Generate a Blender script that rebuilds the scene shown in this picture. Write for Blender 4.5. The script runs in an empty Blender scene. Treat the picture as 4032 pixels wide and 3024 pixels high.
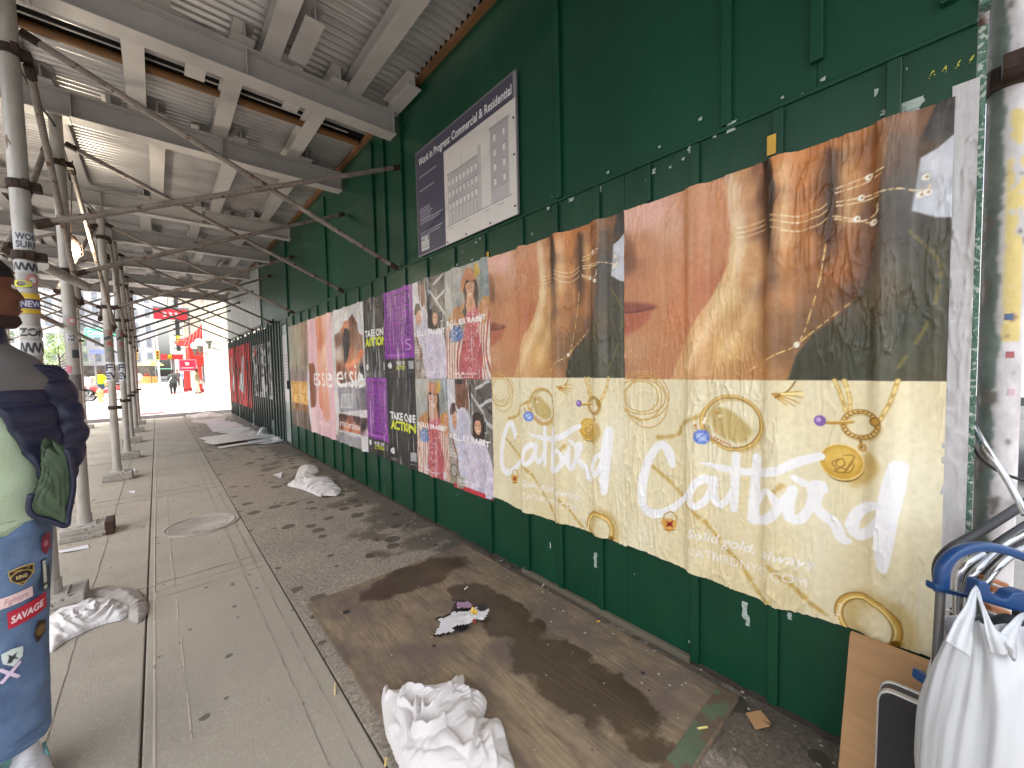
import bpy, bmesh, math, random
import numpy as np
from mathutils import Vector, Matrix
D = bpy.data; SC = bpy.context.scene; COL = SC.collection
random.seed(4); RNG = np.random.default_rng(7)
R_ = math.radians

# ------------------------------------------------------------------ camera, world, sun, exposure
FPX = 1556.7; CH = 1.46; YAW = R_(41.872); PIT = R_(-2.685); ROL = R_(-1.2375)
fw = np.array([math.sin(YAW) * math.cos(PIT), math.cos(YAW) * math.cos(PIT), math.sin(PIT)])
rt0 = np.array([math.cos(YAW), -math.sin(YAW), 0.0]); up0 = np.cross(rt0, fw)
rt = rt0 * math.cos(ROL) + up0 * math.sin(ROL); up = np.cross(rt, fw)
cam = D.cameras.new('camera'); co = D.objects.new('camera', cam); COL.objects.link(co)
cam.sensor_width = 36; cam.lens = 36 * FPX / 4032; cam.clip_start = 0.03; cam.clip_end = 900
co.matrix_world = Matrix(((rt[0], up[0], -fw[0], 0), (rt[1], up[1], -fw[1], 0), (rt[2], up[2], -fw[2], CH), (0, 0, 0, 1)))
SC.camera = co
SUN_EL, SUN_AZ = 70, 250          # degrees; azimuth clockwise from +Y
wd = D.worlds.new('World'); SC.world = wd; wd.use_nodes = True
nt = wd.node_tree; sky = nt.nodes.new('ShaderNodeTexSky'); sky.sky_type = 'NISHITA'; sky.sun_disc = False
sky.sun_elevation = R_(SUN_EL); sky.sun_rotation = R_(SUN_AZ); sky.dust_density = 6; sky.air_density = 1.2; sky.ozone_density = 0.6
bgn = nt.nodes['Background']; bgn.inputs[1].default_value = 0.15
hsv = nt.nodes.new('ShaderNodeHueSaturation'); hsv.inputs['Saturation'].default_value = 0.35   # overcast: nearly white sky
nt.links.new(sky.outputs[0], hsv.inputs['Color']); nt.links.new(hsv.outputs[0], bgn.inputs[0])
sl = D.lights.new('sun', 'SUN'); sl.energy = 1.5; sl.angle = R_(25); sl.color = (1, .97, .92)
so = D.objects.new('sun', sl); COL.objects.link(so)
sd = Vector((math.sin(R_(SUN_AZ)) * math.cos(R_(SUN_EL)), math.cos(R_(SUN_AZ)) * math.cos(R_(SUN_EL)), math.sin(R_(SUN_EL))))
so.rotation_euler = sd.to_track_quat('Z', 'Y').to_euler()
SC.view_settings.view_transform = 'Standard'; SC.view_settings.look = 'None'; SC.view_settings.gamma = 1
SC.view_settings.exposure = 1.9
SC.cycles.max_bounces = 9; SC.cycles.diffuse_bounces = 6; SC.cycles.use_denoising = True
SC.cycles.sample_clamp_indirect = 8

# ------------------------------------------------------------------ measuring helpers (photo pixel -> place of known distance)
def ray(x, y): return (x - 2016) / FPX * rt - (y - 1512) / FPX * up + fw
CAM = np.array([0, 0, CH])
WX = 1.872
def onW(x, y, X=WX):
    d = ray(x, y); return CAM + d * (X / d[0])
def onG(x, y, z=0.0):
    d = ray(x, y); return CAM + d * ((z - CH) / d[2])
def onY(x, y, Y):
    d = ray(x, y); return CAM + d * (Y / d[1])
def atZ(x, y, Z): return CAM + ray(x, y) * Z

# ------------------------------------------------------------------ materials
def lin(c):
    c = np.asarray(c, float) / 255.0
    return np.where(c <= 0.04045, c / 12.92, ((c + 0.055) / 1.055) ** 2.4)
MATS = {}
def mat(name, c, rough=.6, metal=0., var=.12, scale=6., bump=0., bscale=40., c2=None, spots=0., spotc=(.2, .1, .05), spotscale=14., stretch=(1, 1, 1), emit=None, vcol=False, spec=.5, trans=0., sss=0., coat=0.):
    if name in MATS: return MATS[name]
    m = D.materials.new(name); m.use_nodes = True; n = m.node_tree.nodes; l = m.node_tree.links
    b = n['Principled BSDF']; MATS[name] = m
    b.inputs['Roughness'].default_value = rough; b.inputs['Metallic'].default_value = metal
    b.inputs['Specular IOR Level'].default_value = spec
    if coat: b.inputs['Coat Weight'].default_value = coat
    tc = n.new('ShaderNodeTexCoord'); mp = n.new('ShaderNodeMapping'); mp.inputs['Scale'].default_value = stretch
    l.new(tc.outputs['Object'], mp.inputs[0])
    nz = n.new('ShaderNodeTexNoise'); nz.inputs['Scale'].default_value = scale; nz.inputs['Detail'].default_value = 8; nz.inputs['Roughness'].default_value = .65
    l.new(mp.outputs[0], nz.inputs['Vector'])
    mx = n.new('ShaderNodeMix'); mx.data_type = 'RGBA'
    rr = n.new('ShaderNodeValToRGB'); rr.color_ramp.elements[0].position = .35; rr.color_ramp.elements[1].position = .65
    l.new(nz.outputs[0], rr.inputs[0]); l.new(rr.outputs[0], mx.inputs[0])
    if vcol:
        at = n.new('ShaderNodeVertexColor'); at.layer_name = 'Col'
        hs = n.new('ShaderNodeHueSaturation'); hs.inputs['Value'].default_value = 1 - var
        l.new(at.outputs[0], hs.inputs['Color']); l.new(hs.outputs[0], mx.inputs[6]); l.new(at.outputs[0], mx.inputs[7])
    else:
        c = tuple(c); lo = c2 if c2 else tuple(x * (1 - 2 * var) for x in c)
        mx.inputs[6].default_value = (*lo, 1); mx.inputs[7].default_value = (*c, 1)
    out = mx.outputs[2]
    if spots:
        n2 = n.new('ShaderNodeTexNoise'); n2.inputs['Scale'].default_value = spotscale; n2.inputs['Detail'].default_value = 6
        l.new(mp.outputs[0], n2.inputs['Vector'])
        r2 = n.new('ShaderNodeValToRGB'); r2.color_ramp.elements[0].position = 1 - spots - .02; r2.color_ramp.elements[1].position = 1 - spots + .02
        l.new(n2.outputs[0], r2.inputs[0])
        m2 = n.new('ShaderNodeMix'); m2.data_type = 'RGBA'; m2.inputs[7].default_value = (*spotc, 1)
        l.new(r2.outputs[0], m2.inputs[0]); l.new(out, m2.inputs[6]); out = m2.outputs[2]
    l.new(out, b.inputs['Base Color'])
    if bump:
        n3 = n.new('ShaderNodeTexNoise'); n3.inputs['Scale'].default_value = bscale; n3.inputs['Detail'].default_value = 6
        l.new(mp.outputs[0], n3.inputs['Vector'])
        bp = n.new('ShaderNodeBump'); bp.inputs['Strength'].default_value = bump; bp.inputs['Distance'].default_value = .01
        l.new(n3.outputs[0], bp.inputs['Height']); l.new(bp.outputs[0], b.inputs['Normal'])
    if emit:
        b.inputs['Emission Color'].default_value = (*emit[0], 1); b.inputs['Emission Strength'].default_value = emit[1]
    if trans: b.inputs['Transmission Weight'].default_value = trans
    if sss:
        b.inputs['Subsurface Weight'].default_value = sss; b.inputs['Subsurface Radius'].default_value = (.02, .01, .008)
    return m
def mc(name, rgb, **k): return mat(name, tuple(lin(rgb)), **k)     # colour given as sRGB 0-255

# ------------------------------------------------------------------ mesh builder
class MB:
    def __init__(s): s.v = []; s.f = []
    def add(s, vs, fs):
        o = len(s.v); s.v += [tuple(map(float, v)) for v in vs]; s.f += [tuple(i + o for i in f) for f in fs]; return s
    def box(s, lo, hi, M=None):
        x0, y0, z0 = lo; x1, y1, z1 = hi
        vs = [(x0, y0, z0), (x1, y0, z0), (x1, y1, z0), (x0, y1, z0), (x0, y0, z1), (x1, y0, z1), (x1, y1, z1), (x0, y1, z1)]
        if M is not None: vs = [M @ Vector(v) for v in vs]
        return s.add(vs, [(0, 3, 2, 1), (4, 5, 6, 7), (0, 1, 5, 4), (1, 2, 6, 5), (2, 3, 7, 6), (3, 0, 4, 7)])
    def tube(s, pts, r, n=12, cap=True, closed=False, ry=None):
        P = [np.array(p, float) for p in pts]; N = len(P); rs = r if hasattr(r, '__len__') else [r] * N
        rings = []; prev = None
        for i in range(N):
            if closed: t = P[(i + 1) % N] - P[i - 1]
            else: t = P[min(i + 1, N - 1)] - P[max(i - 1, 0)]
            t = t / (np.linalg.norm(t) + 1e-12)
            if prev is None:
                a = np.array([0, 0, 1.]) if abs(t[2]) < .9 else np.array([1., 0, 0])
            else: a = prev
            u = a - t * (a @ t); u /= np.linalg.norm(u) + 1e-12; w = np.cross(t, u); prev = u
            rings.append([P[i] + rs[i] * (u * math.cos(2 * math.pi * k / n) + w * math.sin(2 * math.pi * k / n) * (ry or 1)) for k in range(n)])
        vs = [v for g in rings for v in g]; fs = []
        for i in range(N if closed else N - 1):
            a = i * n; b = ((i + 1) % N) * n
            for k in range(n): fs.append((a + k, a + (k + 1) % n, b + (k + 1) % n, b + k))
        if cap and not closed: fs.append(tuple(range(n))[::-1]); fs.append(tuple((N - 1) * n + k for k in range(n)))
        return s.add(vs, fs)
    def loft(s, rings, cap=True, closed=True):
        n = len(rings[0]); vs = [v for g in rings for v in g]; fs = []
        for i in range(len(rings) - 1):
            for k in range(n if closed else n - 1):
                fs.append((i * n + k, i * n + (k + 1) % n, (i + 1) * n + (k + 1) % n, (i + 1) * n + k))
        if cap: fs.append(tuple(range(n))[::-1]); fs.append(tuple((len(rings) - 1) * n + k for k in range(n)))
        return s.add(vs, fs)
    def grid(s, G):
        G = np.asarray(G); a, b = G.shape[:2]; vs = G.reshape(-1, 3)
        fs = [(i * b + j, i * b + j + 1, (i + 1) * b + j + 1, (i + 1) * b + j) for i in range(a - 1) for j in range(b - 1)]
        return s.add(vs, fs)
    def prism(s, pts, d):           # closed outline of 3D points pushed along d
        n = len(pts); d = np.array(d, float); P = [np.array(p, float) for p in pts]
        return s.add(P + [p + d for p in P], [tuple(range(n))[::-1], tuple(range(n, 2 * n))] + [(i, (i + 1) % n, n + (i + 1) % n, n + i) for i in range(n)])
    def sphere(s, c, r, nu=16, nv=10, sc=(1, 1, 1), z0=-1):
        rings = []
        for j in range(nv + 1):
            t = -math.pi / 2 + math.pi * j / nv
            rings.append([(c[0] + r * sc[0] * max(math.cos(t), .001) * math.cos(2 * math.pi * k / nu), c[1] + r * sc[1] * max(math.cos(t), .001) * math.sin(2 * math.pi * k / nu), c[2] + r * sc[2] * math.sin(t)) for k in range(nu)])
        return s.loft(rings)
    def lathe(s, c, prof, n=20, axis='z'):
        rings = [[(c[0] + r * math.cos(2 * math.pi * k / n), c[1] + r * math.sin(2 * math.pi * k / n), c[2] + z) for k in range(n)] for r, z in prof]
        return s.loft(rings)
    def build(s, name, m, parent=None, smooth=False, bevel=0., solid=0.):
        me = D.meshes.new(name); off = Vector(parent_loc(parent))
        V = np.array(s.v, float).reshape(-1, 3) - np.array(off)
        me.from_pydata([tuple(v) for v in V], [], s.f)
        me.validate(); me.update()
        o = D.objects.new(name, me); COL.objects.link(o)
        if m: me.materials.append(m)
        if smooth:
            me.polygons.foreach_set('use_smooth', [True] * len(me.polygons))
            if smooth == 'auto':
                bm = bmesh.new(); bm.from_mesh(me)
                for e in bm.edges:
                    if len(e.link_faces) == 2 and e.calc_face_angle(0) > R_(40): e.smooth = False
                bm.to_mesh(me); bm.free()
        if bevel:
            b = o.modifiers.new('bevel', 'BEVEL'); b.width = bevel; b.segments = 2; b.limit_method = 'ANGLE'; b.angle_limit = R_(40)
        if solid:
            b = o.modifiers.new('solid', 'SOLIDIFY'); b.thickness = solid; b.offset = 0
        if parent is not None: o.parent = parent
        return o
def parent_loc(p):
    v = Vector((0, 0, 0))
    while p is not None: v += p.location; p = p.parent
    return v
def tag(o, label=None, cat=None, group=None, kind=None):
    if label: o['label'] = label
    if cat: o['category'] = cat
    if group: o['group'] = group
    if kind: o['kind'] = kind
    return o
def thing(name, loc, label, cat, group=None):
    o = D.objects.new(name, None); o.empty_display_size = .1; COL.objects.link(o); o.location = tuple(map(float, loc))
    return tag(o, label, cat, group)
def clone(o, loc, label=None):
    def cp(a, par):
        c = a.copy(); COL.objects.link(c); c.parent = par
        for ch in a.children: cp(ch, c)
        return c
    c = cp(o, None); c.location = tuple(map(float, loc))
    if label: c['label'] = label
    return c
def recolor(o, arr):
    me = o.data; a = me.color_attributes.new('Col', 'FLOAT_COLOR', 'POINT')
    x = np.ones((len(me.vertices), 4), np.float32); x[:, :3] = arr; a.data.foreach_set('color', x.ravel()); return o

# ------------------------------------------------------------------ noise and flat-art canvas (colours baked per vertex)
def vnoise(ny, nx, cy, cx, rng=RNG):
    gy = int(ny / cy) + 4; gx = int(nx / cx) + 4; g = rng.standard_normal((gy, gx))
    def W(n, c, G):
        t = np.arange(n) / c + 1; i = np.floor(t).astype(int); f = t - i
        M = np.zeros((n, G)); r = np.arange(n)
        for k, w in ((-1, (-f**3 + 2*f**2 - f) / 2), (0, (3*f**3 - 5*f**2 + 2) / 2), (1, (-3*f**3 + 4*f**2 + f) / 2), (2, (f**3 - f**2) / 2)):
            M[r, np.clip(i + k, 0, G - 1)] += w
        return M
    return W(ny, cy, gy) @ g @ W(nx, cx, gx).T
def spline(pts, n=8, closed=False):
    P = np.array(pts, float); N = len(P); out = []
    rng_ = range(N if closed else N - 1)
    for i in rng_:
        g = (lambda k: P[k % N]) if closed else (lambda k: P[min(max(k, 0), N - 1)])
        a, b, c, d = g(i - 1), g(i), g(i + 1), g(i + 2)
        for t in np.arange(n) / n: out.append(.5 * (2*b + (c - a)*t + (2*a - 5*b + 4*c - d)*t*t + (3*b - a - 3*c + d)*t**3))
    if not closed: out.append(P[-1])
    return np.array(out)
_TXT = {}
def text_tris(s, bold=0., shear=0., space=1.):
    k = (s, bold, shear, space)
    if k in _TXT: return _TXT[k]
    c = D.curves.new('t', 'FONT'); c.body = s; c.offset = bold; c.shear = shear; c.space_character = space; c.resolution_u = 4
    o = D.objects.new('t', c); COL.objects.link(o)
    me = o.evaluated_get(bpy.context.evaluated_depsgraph_get()).to_mesh()
    bpy.context.view_layer.update()
    me = o.evaluated_get(bpy.context.evaluated_depsgraph_get()).to_mesh()
    V = np.array([v.co[:2] for v in me.vertices]); me.calc_loop_triangles(); T = np.array([t.vertices[:] for t in me.loop_triangles])
    D.objects.remove(o); D.curves.remove(c)
    V = V - [V[:, 0].min(), 0]
    _TXT[k] = (V, T); return _TXT[k]
class Cv:
    def __init__(s, w, h, res=.003, bg=(128, 128, 128)):
        s.w, s.h = w, h; s.nx = int(round(w / res)) + 1; s.ny = int(round(h / res)) + 1
        s.rx = w / (s.nx - 1); s.ry = h / (s.ny - 1); s.x = np.linspace(0, w, s.nx); s.y = np.linspace(0, h, s.ny)
        s.img = np.zeros((s.ny, s.nx, 3)); s.img[:] = bg
    def win(s, x0, x1, y0, y1, pad):
        i0 = max(0, int((x0 - pad) / s.rx)); i1 = min(s.nx, int((x1 + pad) / s.rx) + 2)
        j0 = max(0, int((y0 - pad) / s.ry)); j1 = min(s.ny, int((y1 + pad) / s.ry) + 2)
        if i1 <= i0 or j1 <= j0: return None
        return slice(j0, j1), slice(i0, i1), *np.meshgrid(s.x[i0:i1], s.y[j0:j1])
    def put(s, sl, m, col, a=1.):
        m = (m * a)[..., None]; col = np.asarray(col, float)
        s.img[sl] = s.img[sl] * (1 - m) + col * m
    def poly(s, pts, col, soft=.003, a=1., smooth=0, idw=None):
        P = np.array(pts, float)
        if smooth: P = spline(P, smooth, True)
        w = s.win(P[:, 0].min(), P[:, 0].max(), P[:, 1].min(), P[:, 1].max(), soft)
        if w is None: return
        j, i, X, Y = w; d = np.full(X.shape, 1e9); ins = np.zeros(X.shape, bool)
        for k in range(len(P)):
            ax, ay = P[k - 1]; bx, by = P[k]; ex, ey = bx - ax, by - ay
            t = np.clip(((X - ax) * ex + (Y - ay) * ey) / (ex * ex + ey * ey + 1e-12), 0, 1)
            d = np.minimum(d, (X - ax - ex * t) ** 2 + (Y - ay - ey * t) ** 2)
            c = (ay > Y) != (by > Y)
            with np.errstate(all='ignore'): ins ^= c & (X < ax + ex * (Y - ay) / (ey if ey else 1e-12))
        d = np.sqrt(d) * np.where(ins, 1, -1); m = np.clip(.5 + d / soft, 0, 1); m = m * m * (3 - 2 * m)
        if idw is not None:
            S = np.array(idw, float); num = 0; den = 0
            for q in S:
                wt = 1 / (((X - q[0]) ** 2 + (Y - q[1]) ** 2) + 2e-4) ** 1.6; num = num + wt[..., None] * q[2:5]; den = den + wt
            col = num / den[..., None]
        s.put((j, i), m, col, a)
    def stroke(s, pts, w, col, soft=None, a=1., smooth=8, dash=0., closed=False):
        P = np.array(pts, float)
        ws = np.array(w if hasattr(w, '__len__') else [w] * len(P), float)[:, None]
        if smooth: Q = spline(np.hstack([P, ws]), smooth, closed)
        else: Q = np.hstack([P, ws])
        if closed: Q = np.vstack([Q, Q[:1]])
        soft = soft or s.rx * 1.2; mw = Q[:, 2].max()
        W = s.win(Q[:, 0].min(), Q[:, 0].max(), Q[:, 1].min(), Q[:, 1].max(), mw + soft)
        if W is None: return
        j, i, X, Y = W; d = np.full(X.shape, -1e9); L = 0
        for k in range(len(Q) - 1):
            ax, ay, aw = Q[k]; bx, by, bw = Q[k + 1]; ex, ey = bx - ax, by - ay; l = math.hypot(ex, ey)
            L += l
            if dash and int(L / dash) % 2: continue
            t = np.clip(((X - ax) * ex + (Y - ay) * ey) / (ex * ex + ey * ey + 1e-12), 0, 1)
            d = np.maximum(d, (aw + (bw - aw) * t) / 2 - np.hypot(X - ax - ex * t, Y - ay - ey * t))
        s.put((j, i), np.clip(.5 + d / soft, 0, 1), col, a)
    def ell(s, cx, cy, rx, ry, col, ring=0., ang=0., soft=None, a=1.):
        th = np.linspace(0, 2 * math.pi, 40, endpoint=False); c, q = math.cos(ang), math.sin(ang)
        P = np.stack([cx + rx * np.cos(th) * c - ry * np.sin(th) * q, cy + rx * np.cos(th) * q + ry * np.sin(th) * c], 1)
        if ring: s.stroke(P, ring, col, soft=soft, a=a, smooth=0, closed=True)
        else: s.poly(P, col, soft=soft or s.rx * 1.2, a=a)
    def rect(s, x0, y0, x1, y1, col, a=1., soft=None): s.poly([(x0, y0), (x1, y0), (x1, y1), (x0, y1)], col, soft or s.rx, a)
    def text(s, t, x, y, h, col, bold=0., shear=0., width=None, a=1., space=1., skew=0., center=False):
        V, T = text_tris(t, bold, shear, space); k = h / .72
        V = V * [k, k]
        if width: V = V * [width / V[:, 0].max(), 1]
        if center: V = V - [V[:, 0].max() / 2, 0]
        V = V + [x, y]; V[:, 1] += (V[:, 0] - x) * skew
        w = s.win(V[:, 0].min(), V[:, 0].max(), V[:, 1].min(), V[:, 1].max(), s.rx)
        if w is None: return
        j, i, X, Y = w; n = 3; ny, nx = X.shape
        xs = X[0, 0] + (np.arange(nx * n) - n // 2) / n * s.rx; ys = Y[0, 0] + (np.arange(ny * n) - n // 2) / n * s.ry
        C = np.zeros((ny * n, nx * n), bool)
        for t3 in T:
            A, B, G = V[t3]; x0, x1 = min(A[0], B[0], G[0]), max(A[0], B[0], G[0]); y0, y1 = min(A[1], B[1], G[1]), max(A[1], B[1], G[1])
            i0, i1 = np.searchsorted(xs, [x0, x1]); j0, j1 = np.searchsorted(ys, [y0, y1])
            if i1 <= i0 or j1 <= j0: continue
            XX = xs[i0:i1][None]; YY = ys[j0:j1][:, None]
            e = lambda p, q: (q[0] - p[0]) * (YY - p[1]) - (q[1] - p[1]) * (XX - p[0])
            a_, b_, c_ = e(A, B), e(B, G), e(G, A)
            C[j0:j1, i0:i1] |= ((a_ >= 0) & (b_ >= 0) & (c_ >= 0)) | ((a_ <= 0) & (b_ <= 0) & (c_ <= 0))
        s.put((j, i), C.reshape(ny, n, nx, n).mean((1, 3)), col, a)
    def mesh(s, name, m, parent, place, height=None, keep=None, gain=1., smooth=True):
        """place(x, y, h) -> world xyz arrays; height: array (ny, nx)"""
        X, Y = np.meshgrid(s.x, s.y); Hh = height if height is not None else np.zeros_like(X)
        P = np.stack(place(X, Y, Hh), -1); off = np.array(parent_loc(parent))
        V = (P - off).reshape(-1, 3); ny, nx = X.shape
        idx = np.arange(ny * nx).reshape(ny, nx)
        F = np.stack([idx[:-1, :-1], idx[:-1, 1:], idx[1:, 1:], idx[1:, :-1]], -1)
        if keep is not None: F = F[keep[:-1, :-1] & keep[1:, 1:] & keep[:-1, 1:] & keep[1:, :-1]]
        F = F.reshape(-1, 4); me = D.meshes.new(name)
        me.vertices.add(len(V)); me.vertices.foreach_set('co', V.ravel().astype(np.float32))
        me.loops.add(F.size); me.loops.foreach_set('vertex_index', F.ravel().astype(np.int32))
        me.polygons.add(len(F)); me.polygons.foreach_set('loop_start', np.arange(0, F.size, 4, dtype=np.int32))
        if smooth: me.polygons.foreach_set('use_smooth', np.ones(len(F), bool))
        me.update(calc_edges=True); me.validate()
        o = D.objects.new(name, me); COL.objects.link(o); me.materials.append(m)
        recolor(o, np.clip(lin(np.clip(s.img, 0, 255)) * gain, 0, .92).reshape(-1, 3))
        if parent is not None: o.parent = parent
        return o

# ------------------------------------------------------------------ the setting: ground
def ground_mat(name, c1, c2, wet, speck, gum, grain=220.):
    """paving: two-tone mottling, fine aggregate, dark gum spots and damp stains of their own shape"""
    m = D.materials.new(name); m.use_nodes = True; n = m.node_tree.nodes; l = m.node_tree.links; b = n['Principled BSDF']
    tc = n.new('ShaderNodeTexCoord'); O = tc.outputs['Object']
    def noise(sc, det=6, ro=.6, w=None):
        z = n.new('ShaderNodeTexNoise'); z.inputs['Scale'].default_value = sc; z.inputs['Detail'].default_value = det; z.inputs['Roughness'].default_value = ro
        l.new(w or O, z.inputs['Vector']); return z.outputs[0]
    def ramp(x, a, b_):
        r = n.new('ShaderNodeMapRange'); r.inputs[1].default_value = a; r.inputs[2].default_value = b_; r.clamp = True; l.new(x, r.inputs[0]); return r.outputs[0]
    def mix(f, a, b_):
        q = n.new('ShaderNodeMix'); q.data_type = 'RGBA'
        l.new(f, q.inputs[0])
        for k, v in ((6, a), (7, b_)):
            if isinstance(v, tuple): q.inputs[k].default_value = (*v, 1)
            else: l.new(v, q.inputs[k])
        return q.outputs[2]
    col = mix(ramp(noise(1.3), .35, .65), tuple(c2), tuple(c1))
    col = mix(ramp(noise(9, 8, .7), .42, .8), col, tuple(x * .74 for x in c1)); col = mix(ramp(noise(2.3, 10, .75), .5, .68), col, tuple(x * .62 for x in c1)); col = mix(ramp(noise(48, 4, .7), .52, .75), col, tuple(min(1, x * 1.18) for x in c1)); col = mix(ramp(noise(.55, 4, .5), .4, .62), col, tuple(x * .86 for x in c1))
    col = mix(ramp(noise(grain, 3, .8), .5 + .14 * (1 - speck), .85), col, tuple(min(1, x * 1.9) for x in c1))
    dk = noise(grain * .8, 3, .8); col = mix(ramp(dk, .38 + .12 * speck, .18 + .12 * speck), col, tuple(x * .35 for x in c1))
    vo = n.new('ShaderNodeTexVoronoi'); vo.inputs['Scale'].default_value = 5.5 if wet else 8.5; vo.inputs['Randomness'].default_value = 1
    nz = n.new('ShaderNodeMixRGB'); nz.blend_type = 'ADD'; nz.inputs[0].default_value = .05
    zc = n.new('ShaderNodeTexNoise'); zc.inputs['Scale'].default_value = 14; l.new(O, zc.inputs['Vector'])
    l.new(O, nz.inputs[1]); l.new(zc.outputs['Color'], nz.inputs[2]); l.new(nz.outputs[0], vo.inputs['Vector'])
    sep = n.new('ShaderNodeSeparateColor'); l.new(vo.outputs['Color'], sep.inputs[0])
    sz = n.new('ShaderNodeMath'); sz.operation = 'MULTIPLY_ADD'; l.new(sep.outputs[0], sz.inputs[0]); sz.inputs[1].default_value = .2 * gum; sz.inputs[2].default_value = .12 * gum - .1
    lt = n.new('ShaderNodeMath'); lt.operation = 'SUBTRACT'; l.new(sz.outputs[0], lt.inputs[0]); l.new(vo.outputs['Distance'], lt.inputs[1])
    gm = ramp(lt.outputs[0], 0, .02); col = mix(gm, col, tuple(x * .33 for x in c1))
    sx = n.new('ShaderNodeSeparateXYZ'); l.new(O, sx.inputs[0])
    wv = n.new('ShaderNodeMath'); wv.operation = 'MULTIPLY_ADD'; wv.inputs[1].default_value = .30; wv.inputs[2].default_value = -.385 + wet * .1
    l.new(sx.outputs[0], wv.inputs[0])
    ad = n.new('ShaderNodeMath'); ad.operation = 'ADD'; l.new(noise(2.1, 9, .62), ad.inputs[0]); l.new(wv.outputs[0], ad.inputs[1])
    wm = ramp(ad.outputs[0], .58, .66)
    fl = n.new('ShaderNodeMath'); fl.operation = 'MULTIPLY'; fl.inputs[1].default_value = wet; l.new(wm, fl.inputs[0])
    col = mix(fl.outputs[0], col, (.035, .026, .02))
    l.new(col, b.inputs['Base Color'])
    rr = n.new('ShaderNodeMapRange'); rr.inputs[3].default_value = .82; rr.inputs[4].default_value = .34; l.new(fl.outputs[0], rr.inputs[0]); l.new(rr.outputs[0], b.inputs['Roughness'])
    bp = n.new('ShaderNodeBump'); bp.inputs['Strength'].default_value = .5; bp.inputs['Distance'].default_value = .006
    l.new(noise(grain * .5, 5, .75), bp.inputs['Height']); l.new(bp.outputs[0], b.inputs['Normal'])
    return m
M_slab = ground_mat('paving slab', lin((172, 164, 151)), lin((148, 141, 130)), .0, .3, .82)
M_agg = ground_mat('exposed aggregate', lin((158, 148, 135)), lin((124, 115, 106)), .6, 1., 1.5, 62.)
M_board = None
M_road = mat('asphalt', (.09, .09, .092), .9, bump=.5, bscale=120, var=.2, scale=3)
M_white = mc('road paint', (235, 235, 232), rough=.7, var=.1, scale=20, spots=.35, spotc=(.25, .25, .25), spotscale=18)
g = MB(); g.grid([[(-160, -60, -.16), (-160, 260, -.16)], [(120, -60, -.16), (120, 260, -.16)]][::-1]); tag(g.build('ground', M_road), 'wide grey asphalt ground under the street', 'ground', kind='structure')

def slabs(name, xs, ys, top, m, gap=.011, jit=.0, thick=.12):
    b = MB()
    for i in range(len(xs) - 1):
        for j in range(len(ys) - 1):
            dz = random.uniform(-jit, jit); g2 = gap / 2
            b.box((xs[i] + g2, ys[j] + g2, top - thick), (xs[i + 1] - g2, ys[j + 1] - g2, top + dz))
    o = b.build(name, m, bevel=.006); return o
o = slabs('sidewalk', [-3.1, -1.75, -.115, .56], [-3, -.6, .72, 3.53, 6.34, 9.32, 12.1, 14.8, 17.2], 0, M_slab, jit=.0015, gap=.008)
b = MB(); b.box((-3.08, -2.9, -.1), (3.3, 17.15, -.012)); tag(b.build('joint_filler', mc('joint dirt', (84, 78, 70), rough=.95, bump=.5)), 'dark dirt filling the joints between the sidewalk slabs', 'joint', kind='structure')
b = MB(); [b.box((-.085 + .004 * math.sin(y), y, .0), (-.077 + .004 * math.sin(y), y + .5, .0032)) for y in np.arange(-2.5, 16.5, .5)]; [b.box((.02 + .012 * math.sin(y), y, .0), (.025 + .012 * math.sin(y), y + .3, .003)) for y in np.arange(-2.5, 16.5, .5)]; tag(b.build('chalky_line', mc('chalky cement', (196, 186, 174), rough=.9, spots=.4, spotc=tuple(lin((150, 143, 130))), spotscale=12)), 'thin pale cement lines running along the sidewalk joint', 'line', kind='structure')
tag(o, 'pale concrete sidewalk slabs with dark joints', 'sidewalk', kind='structure')
o = slabs('pavement', [.56, 3.4], [-3, 2.1, 5.5, 9.3, 13., 17.2], -.003, M_agg, gap=.006, jit=.001)
tag(o, 'dark speckled pavement strip along the green hoarding', 'pavement', kind='structure')
b = MB(); b.box((-3.26, -3, -.16), (-3.105, 17.2, .0)); b.box((-3.1, 17.205, -.16), (3.4, 17.35, -.02))
tag(b.build('kerb', mc('kerb stone', (170, 166, 158), rough=.8, bump=.4), bevel=.01), 'grey kerb stone round the sidewalk', 'kerb', kind='structure')
o = slabs('far_sidewalk', [-2.9, -1.2, .5, 2.6], [18.7, 21, 24, 27, 30, 34, 38, 43, 48, 54, 60, 70, 80], 0, ground_mat('far paving', lin((205, 200, 190)), lin((185, 180, 170)), 0, .2, .4), thick=.16)
tag(o, 'sunlit sidewalk beyond the side street', 'sidewalk', kind='structure')
b = MB(); b.box((-3.05, 18.56, -.16), (2.6, 18.69, .0)); b.box((-3.05, 18.7, -.16), (-2.91, 80, 0))
tag(b.build('far_kerb', mc('dark kerb', (120, 112, 112), rough=.8)), 'dark kerb of the far sidewalk', 'kerb', kind='structure')
b = MB()
for yy in (17.5, 17.85, 18.22):
    b.grid([[(-3.4, yy, -.155), (3.2, yy, -.155)], [(-3.4, yy + .2, -.155), (3.2, yy + .2, -.155)]])
for k in range(9): b.grid([[(-4.4 - k * .9, 14, -.155), (-4.0 - k * .9, 14, -.155)], [(-4.4 - k * .9, 17, -.155), (-4.0 - k * .9, 17, -.155)]])
tag(b.build('crosswalk_markings', M_white), 'white crosswalk stripes on the side street', 'road marking', kind='structure')
M_redmat = mc('tactile red', (200, 70, 80), rough=.8, bump=.3, bscale=60)
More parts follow.
